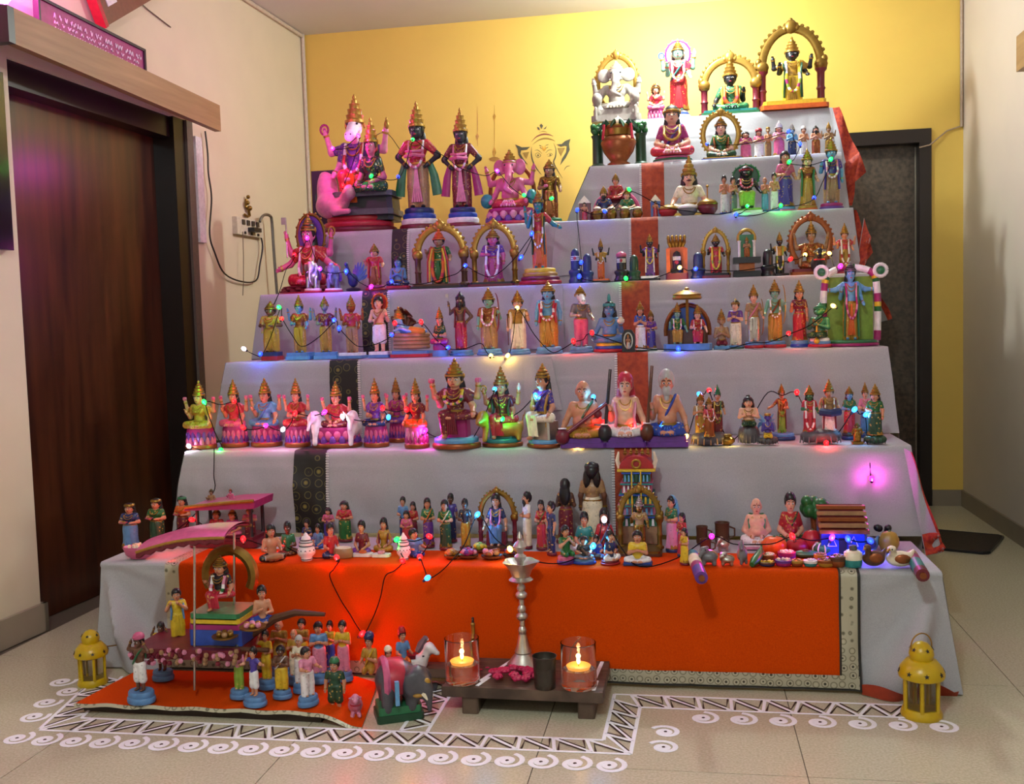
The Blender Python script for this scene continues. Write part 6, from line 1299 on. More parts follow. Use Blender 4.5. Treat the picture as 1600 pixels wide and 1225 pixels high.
roller('purple and cream striped wooden roller lying by the grey clay animals', (1096, 897), (1082, 862), ('purple', 'violet', 'mag', 'cream', 'cream', 'teal')); roller('maroon and teal striped wooden roller at the right corner of the bench', (1442, 893), (1424, 862), ('maroon', 'teal', 'teal', 'mag', 'tan'))
def mug(label, box, col='brown'):
    r, H, W, P = begin(label, box, 0, 'clay_mug', 'mug'); w = W*.7
    zs(MB().lathe([(.42, 0), (.46, .1), (.44, .5), (.46, .9), (.48, 1.), (.42, 1.), (.38, .85)], 18, (-W*.12, 0, 0), w, w).out('mug_body', col, r), H); MB().tube([(W*.18, 0, H*.8), (W*.42, 0, H*.7), (W*.42, 0, H*.35), (W*.18, 0, H*.22)], W*.045, 6).out('mug_handle', col, r)
mug('brown clay mug at the left of the two mugs', (1087, 822, 1114, 851)); mug('brown clay mug in front of the other brown mugs', (1093, 842, 1119, 866)); mug('larger brown clay mug with a round handle', (1116, 816, 1150, 850))
def clay_animal(label, box, col, trunk=True, turn=0):
    r, H, W, P = begin(label, box, 0, 'clay_animal', 'figurine', None, turn)
    blob('body', [('e', (0, .0, H*.4), (W*.36, W*.34, H*.28)), ('e', (-W*.22, -W*.15, H*.72), (W*.18, W*.2, H*.2)), ('c', (-W*.3, -W*.28, H*.66), (-W*.42, -W*.36, H*.34) if trunk else (-W*.38, -W*.38, H*.62), W*.09, W*.05), ('c', (-W*.2, -W*.12, H*.3), (-W*.22, -W*.14, H*.08), W*.11, W*.1), ('c', (W*.2, -W*.12, H*.3), (W*.22, -W*.14, H*.08), W*.11, W*.1), ('c', (W*.2, W*.15, H*.3), (W*.2, W*.17, H*.08), W*.1, W*.1), ('e', (-W*.08, -W*.08, H*.82), (W*.1, W*.05, H*.13))], col, r, W/22, W*.06)
    MB().ball((-W*.3, -W*.3, H*.78), W*.03).ball((-W*.14, -W*.34, H*.78), W*.03).out('eyes', 'black', r)
    MB().tube([(W*.36*math.sin(a), -W*.02, H*.42+H*.28*math.cos(a)) for a in np.linspace(-2, 2, 11)], W*.035, 5, 0, 3).out('back_cloth', 'tan', r)
clay_animal('grey glazed clay elephant with curled trunk by the striped roller', (1090, 850, 1126, 892), 'grey'); clay_animal('grey glazed clay lamb with brown patches in the front row', (1122, 860, 1151, 894), 'silver', False); clay_animal('tall grey glazed clay animal next to the green gourd', (1149, 840, 1171, 892), 'grey', False, 40); clay_animal('small silver grey clay elephant behind the front row of clay animals', (1118, 836, 1142, 862), 'silver')
doll('seated bald pot-bellied merchant in green shawl', (1157, 777, 1208, 856), 0, ('rose', 'white'), .1, 'box', name='merchant_doll', legs='lotus', dress='white', skin='fair', fat=1.5, crown='none', hs='none', arms=('lap', 'lap'), shawl='green', shz=.55, dy=.26); doll('seated merchant wife in dark green sari and red blouse with hair bun', (1211, 770, 1260, 852), 0, ('rose', 'white'), .08, 'box', name='merchant_doll', legs='lotus', fem=True, dress='dgreen', top='red', skin='fair', crown='none', hs='bunback', arms=('lap', 'lap'), sash='dgreen', fat=1.35, dy=.26)
r, H, W, P = begin('small model tree with bushy green crown and reddish trunk', (1250, 772, 1294, 852), 0, 'model_tree', 'tree', dy=.3)
MB().tube([(0, 0, 0), (.004, 0, H*.3), (-.003, 0, H*.6)], [W*.2, W*.13, W*.1], 9).out('trunk', 'copper', r); random.seed(8)
blob('crown', [('e', (random.uniform(-.3, .3)*W, random.uniform(-.2, .2)*W, H*random.uniform(.62, .86)), (W*.2, W*.2, H*.13)) for _ in range(16)], 'leaf', r, W/26, W*.03)
r, H, W, P = begin('small model hut with red plank roof and blue painted walls', (1279, 786, 1347, 860), 0, 'model_hut', 'model', dy=.2)
MB().box((0, 0, H*.26), (W*.44, .05, H*.26)).out('walls', 'royal', r)
for i in range(5): z = H*(.48+i*.1); y = -.075+i*.017; MB().box((0, y, z+H*.05), (W*.5, .011, H*.035), 0).out('roof_plank', ('copper', 'tan')[i % 2] if i != 2 else 'copper', r)
MB().prism([(-.075, H*.5), (.06, H*.5), (.0, H*.98)], W*.9, lambda u, v, d_: (-W*.45+d_, u, v)).out('gable', 'maroon', r)
for s in (-1, 1): mb = MB(); mb.tube([(s*W*.22-.012, -.052, H*.2), (s*W*.22+.012, -.052, H*.2), (s*W*.22, -.052, H*.4), (s*W*.22-.012, -.052, H*.2)], .002, 5); mb.out('wall_motif', 'white', r)
MB().box((0, -.05, H*.18), (W*.08, .003, H*.18)).out('doorway', 'black', r)
def veg(label, box, kind, col, c2='leaf', dy=None):
    r, H, W, P = begin(label, box, 0, kind+'_model' if kind != 'gourd' else 'gourd_model', 'vegetable', dy)
    if kind in ('pumpkin', 'tomato', 'melon', 'fruit'):
        mb = MB(); mb.lathe([(.1, 0), (.36, .1), (.49, .38), (.48, .65), (.33, .92), (.12, 1.), (.04, .95)], 24, (0, 0, 0), W, W*.9, 0, 0); mb.v = [(x*(1+.05*math.cos(8*math.atan2(y, x))), y*(1+.05*math.cos(8*math.atan2(y, x))), z*H) for x, y, z in mb.v]; mb.out('flesh', col, r, None, 60)
        MB().tube([(0, 0, H*.94), (.003, 0, H*1.04)], [.005, .003], 6).out('stem', c2, r)
        if kind == 'melon':
            mb = MB()
            for j in range(9): a = j*.698; mb.tube([(W*.5*math.sin(t_)*math.cos(a), W*.45*math.sin(t_)*math.sin(a), H*.5-H*.5*math.cos(t_)) for t_ in np.linspace(.4, 2.7, 8)], .0025, 4)
            mb.out('stripes', 'cream', r)
    else:
        mb = MB(); mb.tube([(-W*.3, -.03, H*.2), (-W*.1, -.01, H*.34), (W*.15, .02, H*.5), (W*.32, .05, H*.72), (W*.38, .06, H*.9)], [W*.15, W*.27, W*.26, W*.16, W*.06], 12); mb.out('flesh', col, r); MB().tube([(W*.38, .06, H*.9), (W*.4, .065, H*.98)], .003, 5).out('stem', c2, r)
veg('round orange pumpkin model before the merchant couple', (1191, 838, 1228, 868), 'pumpkin', 'orange'); veg('shiny red tomato model under the red light', (1228, 842, 1262, 866), 'tomato', 'red'); veg('larger red tomato model at the right of the shiny one', (1254, 828, 1284, 860), 'tomato', 'red', dy=.2); veg('green striped melon model before the hut', (1270, 847, 1300, 868), 'melon', 'green'); veg('glossy green gourd standing at the left of the little pots', (1169, 860, 1195, 896), 'gourd', 'leaf'); veg('red and yellow mango model before the black bunch', (1375, 830, 1403, 850), 'fruit', 'ochre', dy=.2)
r, H, W, P = begin('long bright green leaf dish behind the little pots', (1240, 858, 1280, 873), 0, 'leaf_dish', 'dish'); MB().ball((0, 0, H*.45), (W*.5, W*.22, H*.45), 0, 16, 6).out('dish_body', 'green', r); MB().ball((0, -.004, H*.7), (W*.2, W*.1, H*.35)).out('contents', 'brown', r)
def pot(label, box, cols, fill):
    r, H, W, P = begin(label, box, 0, 'grain_pot', 'pot'); zs(MB().lathe([(.4, 0, 0), (.47, .2, 0), (.48, .45, 0), (.48, .47, 1), (.49, .72, 1), (.5, .8, 1), (.46, .82, 1), (.42, .74, 1)], 20, (0, 0, 0), W, W*.85).out('pot_body', list(cols), r), H); mb = MB(); random.seed(len(label))
    for j in range(14): a = random.random()*6.28; q = random.random()**.5*W*.36; mb.ball((math.cos(a)*q, math.sin(a)*q*.85, H*(.76+.16*(1-q/W*2.4))), W*.09, 0, 6, 4)
    mb.out('grain_heap', fill, r)
for a in (((1186, 876, 1211, 897), ('navy', 'brown'), 'yellow', 'little navy pot heaped with yellow balls'), ((1190, 863, 1213, 880), ('maroon', 'copper'), 'cream', 'little maroon pot of rice behind the navy pot'), ((1212, 872, 1237, 898), ('mag', 'purple'), 'cream', 'little purple pot heaped with cream balls at the front'), ((1216, 859, 1243, 876), ('purple', 'mag'), 'white', 'little purple pot of white rice in the second row'), ((1236, 873, 1255, 896), ('copper', 'ochre'), 'tan', 'little ochre pot with brown grain between purple and teal pots'), ((1256, 873, 1277, 898), ('teal', 'white'), 'white', 'little teal and white banded pot of white powder'), ((1278, 872, 1303, 896), ('ochre', 'copper'), 'tan', 'little brown wooden pot right of the teal pot'), ((1296, 865, 1321, 891), ('copper', 'brown'), 'tan', 'little copper pot with nuts in the second row'), ((1272, 863, 1291, 878), ('tan', 'ochre'), 'tan', 'little tan pot of grain by the striped melon')): pot(a[3], a[0], a[1], a[2])
r, H, W, P = begin('cream and teal jar with dark stopper right of the little pots', (1320, 852, 1346, 890), 0, 'stoppered_jar', 'jar'); zs(MB().lathe([(.44, 0, 0), (.5, .1, 0), (.5, .34, 0), (.5, .36, 1), (.5, .66, 1), (.36, .76, 1), (.2, .78, 1)], 20, (0, 0, 0), W, W*.9).out('jar_body', ['teal', 'cream'], r), H); zs(MB().lathe([(.2, .76), (.24, .84), (.2, 1.), (.02, 1.)], 14, (0, 0, 0), W, W).out('stopper', 'stone', r), H)
def bird(label, box, col, c2, turn=0, dy=None):
    r, H, W, P = begin(label, box, 0, 'bird_vessel', 'figurine', dy, turn); blob('body', [('e', (0, 0, H*.34), (W*.42, W*.3, H*.32)), ('c', (-W*.2, -.01, H*.5), (-W*.26, -.02, H*.82), W*.13, W*.1), ('e', (-W*.3, -.03, H*.86), (W*.14, W*.12, H*.12)), ('c', (W*.3, 0, H*.45), (W*.45, .01, H*.66), W*.12, W*.05)], col, r, W/24, W*.05)
    MB().tube([(-W*.4, -.04, H*.85), (-W*.5, -.05, H*.8)], [W*.05, W*.01], 6).out('beak', 'ochre', r)
    for s in (-1, 1): MB().ball((W*.05, s*W*.27, H*.4), (W*.25, W*.06, H*.2)).out('wing', c2, r)
    MB().ball((-W*.34, -.05-W*.05, H*.9), W*.025).out('eye', 'black', r)
bird('brown clay bird vessel with raised head', (1346, 846, 1384, 893), 'brown', 'copper'); bird('cream glazed bird vessel with red back and blue mark', (1383, 848, 1428, 897), 'cream', 'copper'); bird('pale blue bird vessel behind the brown bird lit violet', (1343, 826, 1373, 862), 'blue', 'violet', dy=.2)
r, H, W, P = begin('bunch of shiny black grapes behind the bird vessels', (1347, 816, 1392, 846), 0, 'grape_bunch', 'fruit', dy=.27); random.seed(4)
for j in range(20): MB().ball((random.uniform(-.45, .45)*W, random.uniform(-.03, .03), random.uniform(.15, .9)*H*(1-abs(j-10)/30)), .011, 0, 9, 6).out('grape', 'black', r)

# ---------------------------------------------------------------- floor procession on the low tray
tr = thing('low_tray', 'low dark wooden platform covered with a bright orange cloth', 'platform', (-1.3, 2.6, 0))
tf_ = lambda v: v-V3(-1.3, 2.6, 0)
MB().prism([(-1.655, 2.455), (-.96, 2.44), (-.96, 2.70), (-1.62, 2.70)], .026, lambda u, v, d_: (u, v, d_)).out('wooden_board', mat('33241c', .6), tr, tf_)
mb = MB()
def f(u, v):
    xl_ = -1.665+.03*v; xr_ = -.84-.05*v; x = xl_+(xr_-xl_)*u; y = 2.432+.275*v-.02*max(0, u-.8)*5*(1-v); z = .030+.0015*noise.noise((x*12, y*12, 1))
    if x > -.955: z = max(.004, .030-(x+.955)*.28)
    return (x, y, z)
cloth_grid(mb, f, 60, 20); mb.out('orange_cloth', m_ocloth, tr, tf_)
mb = MB(); cloth_grid(mb, lambda u, v: (lambda p_: (p_[0], p_[1]-.002-.006*v, p_[2]+.002-.008*v-.002*math.sin(u*40)))(f(u, 0)), 60, 3); mb.out('brocade_border', m_broc, tr, tf_)
def bearer(label, box, dress, top, **k): return man(label, box, dress, top, T='F', base=('blue', 'blue'), bh=.16, bw=1.0, name=k.pop('name', 'bearer_figurine'), **k)
bearer('bearer with pink turban and green sash holding the pole at the tray left', (200, 988, 243, 1096), 'white', None, crown='turban', crownc='pink', sash='green', arms=('lift', 'lift'), legs='short', skin='dark', turn=-15)
bearer('bearer in yellow behind the pink turban bearer', (240, 972, 272, 1075), 'white', 'yellow', arms=('lift', 'lift'), legs='short', skin='dark', dy=2.62); bearer('bearer in pink and yellow at the front right pole', (360, 1006, 390, 1090), 'lime', 'rose', arms=('lift', 'fold'), skin='fair')
bearer('bearer in purple vest and white dhoti with arm raised to the pole', (380, 1011, 418, 1101), 'white', 'violet', arms=('head', 'out'), legs='short', skin='skin', turn=-20); bearer('bearer in yellow shirt beside the purple vest bearer', (404, 984, 432, 1072), 'yellow', 'yellow', arms=('lift', 'fold'), dy=2.58); bearer('man in white sash and yellow dhoti clapping in the procession', (427, 1009, 456, 1090), 'yellow', None, sash='white', arms=('nam', 'nam'), skin='dark')
bearer('man in pink shirt and white dhoti at the front of the procession', (465, 1011, 499, 1101), 'white', 'rose', arms=('fwd', 'fwd'), turn=60)
for (bx_, lb, c, t_, kw) in (((424, 968, 454, 1052), 'bald singer in ochre at the back of the procession', 'ochre', 'ochre', dict(hs='none', dy=2.68)), ((450, 982, 474, 1060), 'bald boy in ochre vest in the middle of the procession', 'cream', 'ochre', dict(hs='none', dy=2.62)), ((461, 967, 488, 1050), 'dark singer in yellow robe at the back of the procession', 'yellow', 'ochre', dict(dy=2.70)), ((458, 993, 482, 1075), 'white-haired singer with cymbals behind the pink shirt man', 'white', 'cream', dict(hair='a8a6a4', dy=2.56)), ((485, 972, 515, 1050), 'drummer in blue vest with a striped cloth', 'rose', 'blue', dict(dy=2.64, turn=15)), ((508, 970, 528, 1048), 'singer in yellow and blue between the drummers', 'royal', 'yellow', dict(dy=2.69)), ((524, 970, 551, 1046), 'drummer in yellow with dark vest near the red light', 'rose', 'yellow', dict(dy=2.66))):
    bearer(lb, bx_, c, t_, name='singer_figurine', arms=('nam', 'nam'), skin='skin', **kw)
man('soldier doll in olive green uniform with red boots', (508, 1026, 543, 1116), 'dgreen', 'dgreen', T='G', base=('maroon',), bh=.07, bw=1., legs='short', arms=('down', 'down'), crown='cap', crownc='green', name='soldier_figurine')
bull('small pinkish cow lying at the tray corner', (541, 1076, 571, 1119), 'G', 'rose', None, 20, 'cow_figurine', False)
r, H, W, P = begin('decorated dark elephant with red saddle cloth on a green base', (574, 1005, 672, 1119), 'G', 'elephant_figurine', 'figurine', None, 25)
base_part(r, H*.2, W*.7, W*.5, ('dgreen', 'green'), 'box')
blob('body', [('e', (0, .02, H*.5), (W*.32, W*.3, H*.24)), ('e', (W*.26, -W*.16, H*.52), (W*.17, W*.15, H*.2)), ('e', (W*.36, -W*.26, H*.44), (W*.1, W*.09, H*.14)), ('c', (W*.4, -W*.32, H*.42), (W*.42, -W*.36, H*.16), W*.07, W*.04), ('e', (W*.18, -W*.3, H*.5), (W*.15, W*.035, H*.16)), ('e', (W*.4, -W*.06, H*.5), (W*.12, W*.035, H*.15))]+[('c', (sx_*W*.18, sy_*W*.16, H*.4), (sx_*W*.18, sy_*W*.16, H*.16), W*.1, W*.09) for sx_ in (-1, 1) for sy_ in (-1, 1)], 'stone', r, .007, .02)
mb = MB(); mb.tube([(-.01, W*.34*math.sin(a)+.02, H*.5+H*.25*math.cos(a)) for a in np.linspace(-2.2, 2.2, 15)], W*.16, 8, 0, .12); mb.tube([(-W*.18+.0, W*.345*math.sin(a)+.02, H*.5+H*.255*math.cos(a)) for a in np.linspace(-2.2, 2.2, 15)], .01, 6, 1); mb.out('saddle_cloth', ['crim', 'pink', 'gold'], r)
MB().box((-.01, -W*.33, H*.42), (W*.03, .006, H*.16)).out('saddle_sash', 'sky', r); MB().ball((W*.38, -W*.33, H*.52), (.012, .006, .012)).ball((W*.26, -W*.34, H*.36), (W*.09, .008, H*.03)).out('face_ornament', 'ochre', r)
for s in (0, 1): MB().tube([(W*(.33+.1*s), -W*.36+W*.1*s, H*.38), (W*(.37+.1*s), -W*.45+W*.1*s, H*.32)], [.007, .002], 6).out('tusk', 'cream', r)
man('rider with striped blue turban and yellow sash on the elephant', (565, 986, 592, 1050), 'ochre', 'ochre', T='G', dy=2.62, legs='kneel', crown='turban', crownc='navy', sash='yellow', base=None, bh=0, name='rider_figurine', arms=('fwd', 'nam')).__class__
man('seated rider in red silks behind the elephant head', (590, 1008, 626, 1060), 'crim', 'red', T='G', dy=2.56, legs='kneel', crown='turban', crownc='cream', base=None, bh=0, name='rider_figurine', arms=('fwd', 'fwd'), turn=30)
for o_ in [x for x in COL.objects if x.name.startswith('rider_figurine')]:
    o_.location.z = atY(580 if 'striped' in o_['label'] else 608, 1050 if 'striped' in o_['label'] else 1060, o_.location.y)[2]
    k_ = (o_.location.y, o_.location.z); s_ = (atY(580, 986 if 'striped' in o_['label'] else 1008, k_[0])[2]-k_[1])/(atY(580, 986 if 'striped' in o_['label'] else 1008, k_[0])[2]); o_.scale = (s_, s_, s_)
r, H, W, P = begin('white horse figurine with black bridle looking right', (612, 1000, 690, 1092), 'G', 'horse_figurine', 'figurine', 2.70, 10)
blob('body', [('e', (-W*.1, 0, H*.5), (W*.3, W*.13, H*.2)), ('c', (W*.12, 0, H*.56), (W*.28, -.01, H*.86), W*.12, W*.08), ('c', (W*.28, -.01, H*.88), (W*.44, -.02, H*.76), W*.075, W*.05), ('c', (W*.24, .02, H*.94), (W*.25, .02, H*1.0), W*.025, W*.008)]+[('c', (sx_, sy_, H*.42), (sx_, sy_, H*.05), W*.055, W*.035) for sx_ in (-W*.3, W*.08) for sy_ in (-W*.08, W*.08)], 'white', r, .0055, .014)
MB().tube([(W*.32, -W*.08, H*.9), (W*.33, -W*.09, H*.82), (W*.30, -W*.08, H*.74)], .004, 5).tube([(W*.42, -W*.075, H*.82), (W*.40, -W*.08, H*.72)], .004, 5).tube([(W*.40, -W*.08, H*.76), (W*.15, -W*.12, H*.7)], .003, 5).out('bridle', 'black', r); MB().tube([(W*.2, .03, H*.98), (W*.1, .04, H*.8), (W*.02, .03, H*.68)], [.008, .014, .008], 6).out('mane', 'grey', r); MB().ball((W*.36, -W*.075, H*.86), .006).out('eye', 'black', r); MB().box((-W*.1, 0, H*.68), (W*.12, W*.12, H*.03)).out('saddle', 'maroon', r); base_part(r, H*.05, W*.8, W*.35, ('stone',), 'box')
rr = man('horse rider in blue coat with red cap holding the reins', (612, 978, 648, 1040), 'orange', 'blue', T='G', dy=2.68, legs='kneel', crown='cap', crownc='red', base=None, bh=0, name='horse_rider', arms=('fwd', 'fwd'), turn=40)[0]
zr = atY(630, 1036, 2.68)[2]; zt_ = atY(630, 978, 2.68)[2]; rr.location.z = zr; rr.scale = [(zt_-zr)/zt_]*3

# palanquin with canopy
pq = thing('palanquin', 'flower-decked palanquin on carrying poles with seated deity under a pink canopy', 'palanquin', (-1.42, 2.56, TRAY))
def pq_at(x, y, Y=2.56): return atY(x, y, Y)-V3(-1.42, 2.56, TRAY)
def ptube(name, pts, r_, m, n=8, fl=1.): return MB().tube([pq_at(*p) for p in pts], r_, n, 0, fl).out(name, m, pq)
for dY in (-.06, .06): ptube('carrying_pole', ((205, 1018, 2.56+dY), (330, 1012, 2.56+dY), (420, 1016, 2.56+dY)), .007, 'brown')
ptube('pole_end', ((395, 992, 2.58), (430, 966, 2.58), (462, 957, 2.58), (508, 960, 2.58)), [.008, .012, .010, .006], 'brown')
a = pq_at(232, 1000); b_ = pq_at(392, 1000); MB().box((a+b_)/2+V3(0, .0, -.012), ((b_[0]-a[0])/2, .09, .014), 0, 0, .01).out('platform', 'maroon', pq)
random.seed(11); mb = MB()
for j in range(70): t_ = random.random(); mb.ball(a*(1-t_)+b_*t_+V3(0, -.095+random.uniform(-.004, .004), random.uniform(-.035, .004)), .0075, random.randint(0, 2), 6, 4)
mb.out('flower_garland', ['maroon', 'rose', 'tan'], pq)
c = pq_at(351, 985); w_ = (pq_at(391, 985)-pq_at(311, 985))[0]/2
for i, (cl, z) in enumerate((('royal', 0), ('mag', .028), ('yellow', .042), ('green', .056))): MB().box(c+V3(0, 0, z+(-.003 if i == 0 else 0)), (w_*(1-.02*i), .06, .0085 if i else .022), 0, 0, .006).out('cushion_layer', cl, pq)
zc_ = c[2]+.0645; hh = pq_at(348, 868)[2]-zc_
sub(pq, c[0]-.005, 0, zc_, hh, .10, 100, legs='lalita', seat=False, fem=True, skin='skin', dress='crim', top='coal', arms=('bless', 'give'), ch=.16, garl=('white', 'rose', 'white', 'leaf'), gz=.45, gr=.026, shawl='maroon')
mb = MB(); mb.tube([(c[0]+.07*math.sin(q), .05, zc_+hh*.55+hh*.48*math.cos(q)) for q in np.linspace(-2.1, 2.1, 19)], .016, 8); mb.out('back_arch', 'brass', pq)
ptube('canopy_post', ((304, 850, 2.5), (304, 1078, 2.5)), .0035, 'silver'); ptube('canopy_post', ((366, 832, 2.6), (366, 895, 2.6), (366, 960, 2.6)), .0035, 'silver')
mb = MB(); A0 = pq_at(238, 850); B0 = pq_at(372, 828)
def cf(u, v):
    x = A0[0]+(B0[0]-A0[0])*u; z = A0[2]+(B0[2]-A0[2])*u; a_ = (v-.5)*2.4; return (x, .085*math.sin(a_)/.93, z+.03*math.cos(a_)-.012+.012*math.sin(u*3.14))
cloth_grid(mb, cf, 16, 10); cloth_grid(mb, lambda u, v: (lambda p_: (p_[0], p_[1], p_[2]-.006))(cf(u, 1-v)), 16, 10); mb.out('canopy', 'pink', pq)
for s in (0, 1): MB().tube([V3(*cf(u, s))+V3(0, 0, -.003) for u in np.linspace(0, 1, 12)], .0045, 6).out('canopy_rim', 'gold', pq)
MB().tube([V3(*cf(u, 0))+V3(0, 0, -.012-.003*math.sin(u*50)) for u in np.linspace(0, 1, 40)], .008, 5, 0, .4).out('canopy_fringe', 'maroon', pq)
def on_pal(label, box, dress, top, dY=0, **k):
    x0, yt, x1, yb = box; Y = 2.56+dY; p_ = atY((x0+x1)/2, yb, Y); h_ = atY((x0+x1)/2, yt, Y)[2]-p_[2]; r = thing(k.pop('name', 'attendant_figurine'), label, 'figurine', p_, math.radians(k.pop('turn', 0))); sub(r, 0, 0, 0, h_, (x1-x0)*2.9/FPX, yb-yt, dress=dress, top=top, crown='none', neck=False, belt=False, **k); return r
on_pal('standing musician in yellow with blue scarf on the palanquin', (261, 920, 297, 996), 'yellow', 'yellow', .03, shawl='blue', arms=('flute', 'flutx'), turn=30)
on_pal('bare-chested priest seated on the palanquin in blue dhoti', (391, 915, 431, 972), 'royal', None, .03, legs='lotus', arms=('nam', 'fold'), turn=25, pleats=False)
for (x, y, lb, cs) in ((352, 990, 'small plate of gold offerings before the cushion', ('brass', 'tan')), (395, 976, 'small plate of pink and gold sweets beside the seated priest', ('rose', 'gold'))):
    p_ = atY(x, y+8, 2.485); r = thing('offering_plate', lb, 'plate', p_); MB().lathe([(.02, 0), (.035, .006), (.036, .01), (.02, .008)], 18).out('dish', 'brass', r)
    for j in range(7): MB().ball((math.cos(j)*.018*(j > 0), math.sin(j)*.015*(j > 0), .014), (.009, .008, .008), 0, 8, 5).out('sweet', cs[j % 2], r)

# ---------------------------------------------------------------- plank seat with lamp, votives and flowers
m_plank = two_tone('old_plank', '3e2e24', '6a5546', 6, 'noise', .55, .35, .7, stretch=(2, 14, 2), bump=.2)
bd = thing('wooden_plank_stool', 'low worn wooden plank stool with white stripes on the floor', 'stool', (-.43, 2.665, 0)); bz = .075
mb = MB(); mb.prism([(-.225, -.135), (.205, -.145), (.205, .098), (-.19, .098)], .028, lambda u, v, d_: (u, v, bz-.028+d_)); mb.out('plank', m_plank, bd)
for (x, y) in ((-.15, -.11), (.16, -.115)): MB().box((x, y+.085, (bz-.028)/2), (.022, .105, (bz-.028)/2), 0, 0, .004).out('foot_runner', m_plank, bd)
for x in (-.19, -.16, -.13, .13, .155, .18): MB().tube([(x, -.125, bz+.0008), (x+.02, -.06, bz+.0008)] if x < 0 else [(x, -.13, bz+.0008), (x+.003, -.06, bz+.0008)], .0012, 6, 0, 4.5).out('white_stripe', m_chalk, bd)
for pts in (((-.13, -.09), (-.07, .09)), ((.175, -.06), (.185, .09))): MB().tube([(x, y, bz+.0008) for x, y in pts], .0012, 6, 0, 4.5).out('white_stripe', m_chalk, bd)
m_glass = glass('clear_glass', (.97, .97, .98)); m_water = glass('water', (.9, .9, .92), .0, 1.33)
def votive(label, x, y):
    v = thing('votive_glass', label, 'candle holder', (x, y, bz+.0005)); R_, h_ = .047, .118
    MB().lathe([(.01, 0), (R_-.003, .0), (R_, .004), (R_, h_), (R_-.0025, h_+.001), (R_-.003, h_-.001), (R_-.003, .012), (.01, .010)], 32, cap=False).out('glass_cup', m_glass, v)
    MB().lathe([(.002, .0125), (R_-.0035, .0125), (R_-.0035, .05), (.002, .05)], 28, cap=False).out('water', m_water, v)
    cdl = thing('floating_candle', 'lit orange floating candle in the '+('left' if x < -.5 else 'right')+' glass cup', 'candle', (x, y-.004, bz+.046))
    wax = mat('f08a1e', .5); wx = wax.node_tree.nodes['Principled BSDF']; wx.inputs['Emission Color'].default_value = (1, .35, .05, 1); wx.inputs['Emission Strength'].default_value = .6
    MB().lathe([(.012, 0), (.028, .006), (.032, .014), (.026, .016), (.01, .012)], 20, (0, 0, 0)).out('wax', wax, cdl); MB().tube([(0, 0, .012), (.001, 0, .022)], .0012, 5).out('wick', 'black', cdl)
    MB().lathe([(.001, .017), (.004, .021), (.0045, .026), (.0025, .034), (.0004, .042)], 12).out('flame', emis('candle_flame', (1, .72, .3), 14), cdl); point('candle_light', (0, 0, .036), .10, (1, .5, .16), .006, cdl)
votive('round glass cup with a floating candle at the left of the plank', -.606, 2.575); votive('round glass cup with a floating candle at the right of the plank', -.290, 2.562)
lp = thing('oil_lamp', 'tall shiny silver five-wick standing oil lamp behind the flowers', 'lamp', (-.462, 2.708, bz+.0005)); hl = atY(822, 845, 2.708)[2]-bz
k_ = hl
MB().lathe([(.044, 0), (.046, .006), (.04, .012), (.03, .026), (.022, .036), (.024, .04), (.018, .055), (.012, .085), (.011, .09)], 28).out('foot', 'silver', lp)
zb_ = atY(822, 908, 2.708)[2]-bz
pr = [(.012, .088)]
for z in np.linspace(.10, zb_-.02, 7): q_ = 1+.35*(int(z*1000) % 3-1); pr += [(.0065, z-.013), (.011*q_, z-.006), (.0125*q_, z), (.011*q_, z+.006), (.0065, z+.013)]
pr += [(.008, zb_), (.014, zb_+.005)]
MB().lathe(pr, 18).out('stem', 'silver', lp)
MB().lathe([(.03, zb_), (.034, zb_+.004), (.024, zb_+.012), (.03, zb_+.03), (.044, zb_+.05), (.05, zb_+.056), (.046, zb_+.056), (.03, zb_+.045), (.008, zb_+.04)], 30, (0, 0, 0), 1, 1, 0, .14, 5).out('oil_bowl', 'silver', lp)
MB().lathe([(.008, zb_+.04), (.01, zb_+.055), (.016, zb_+.062), (.017, zb_+.07), (.008, zb_+.078), (.012, zb_+.088), (.02, zb_+.098), (.012, zb_+.11), (.005, zb_+.115), (.008, zb_+.122), (.001, zb_+.14)], 18).out('finial', 'silver', lp)
tb = thing('steel_tumbler', 'dark steel tumbler on the plank beside the red flowers', 'tumbler', (-.378, 2.545, bz+.0005)); m_tum = mat('4a443c', .4, .75)
MB().lathe([(.026, 0), (.0275, .003), (.031, .082), (.033, .085), (.031, .085), (.028, .01), (.005, .006)], 28, cap=False).out('cup', m_tum, tb); MB().lathe([(.0275, .012), (.0285, .014), (.0285, .018), (.028, .02)], 28, cap=False).out('base_ring', m_tum, tb); MB().lathe([(.002, .07), (.029, .07)], 20, cap=False).out('water', m_water, tb)
fw = thing('rose_petal_heap', 'heap of deep magenta rose flowers on the plank', 'flowers', (-.475, 2.60, bz+.0005)); random.seed(21)
m_rose = mat('b4164e', .5)
for j in range(17):
    a = random.random()*6.28; q = random.random()**.5; x, y = math.cos(a)*q*.075, math.sin(a)*q*.055; z = .010+.022*(1-q)
    mb = MB()
    for p_ in range(5): aa = p_*1.2566+j; mb.ball((x+math.cos(aa)*.007, y+math.sin(aa)*.007, z), (.0085, .0085, .006+.002*(p_ % 2)), 0, 6, 4)
    mb.ball((x, y, z+.003), .005, 0, 6, 4); mb.out('rose', m_rose, fw)
sd = thing('flower_string', 'stray dark petals lying on the plank left of the lamp foot', 'petals', (-.525, 2.66, bz)); 
for j in range(7): MB().ball((-.05+j*.016, .02*math.sin(j*2.), .002), (.007, .005, .0018), 0, 7, 4).out('petal', m_rose, sd)
ih = thing('incense_holder', 'slim brass incense holder standing behind the left votive glass', 'incense holder', (-.606, 2.72, bz+.0005)); hi = atY(737, 965, 2.72)[2]-bz
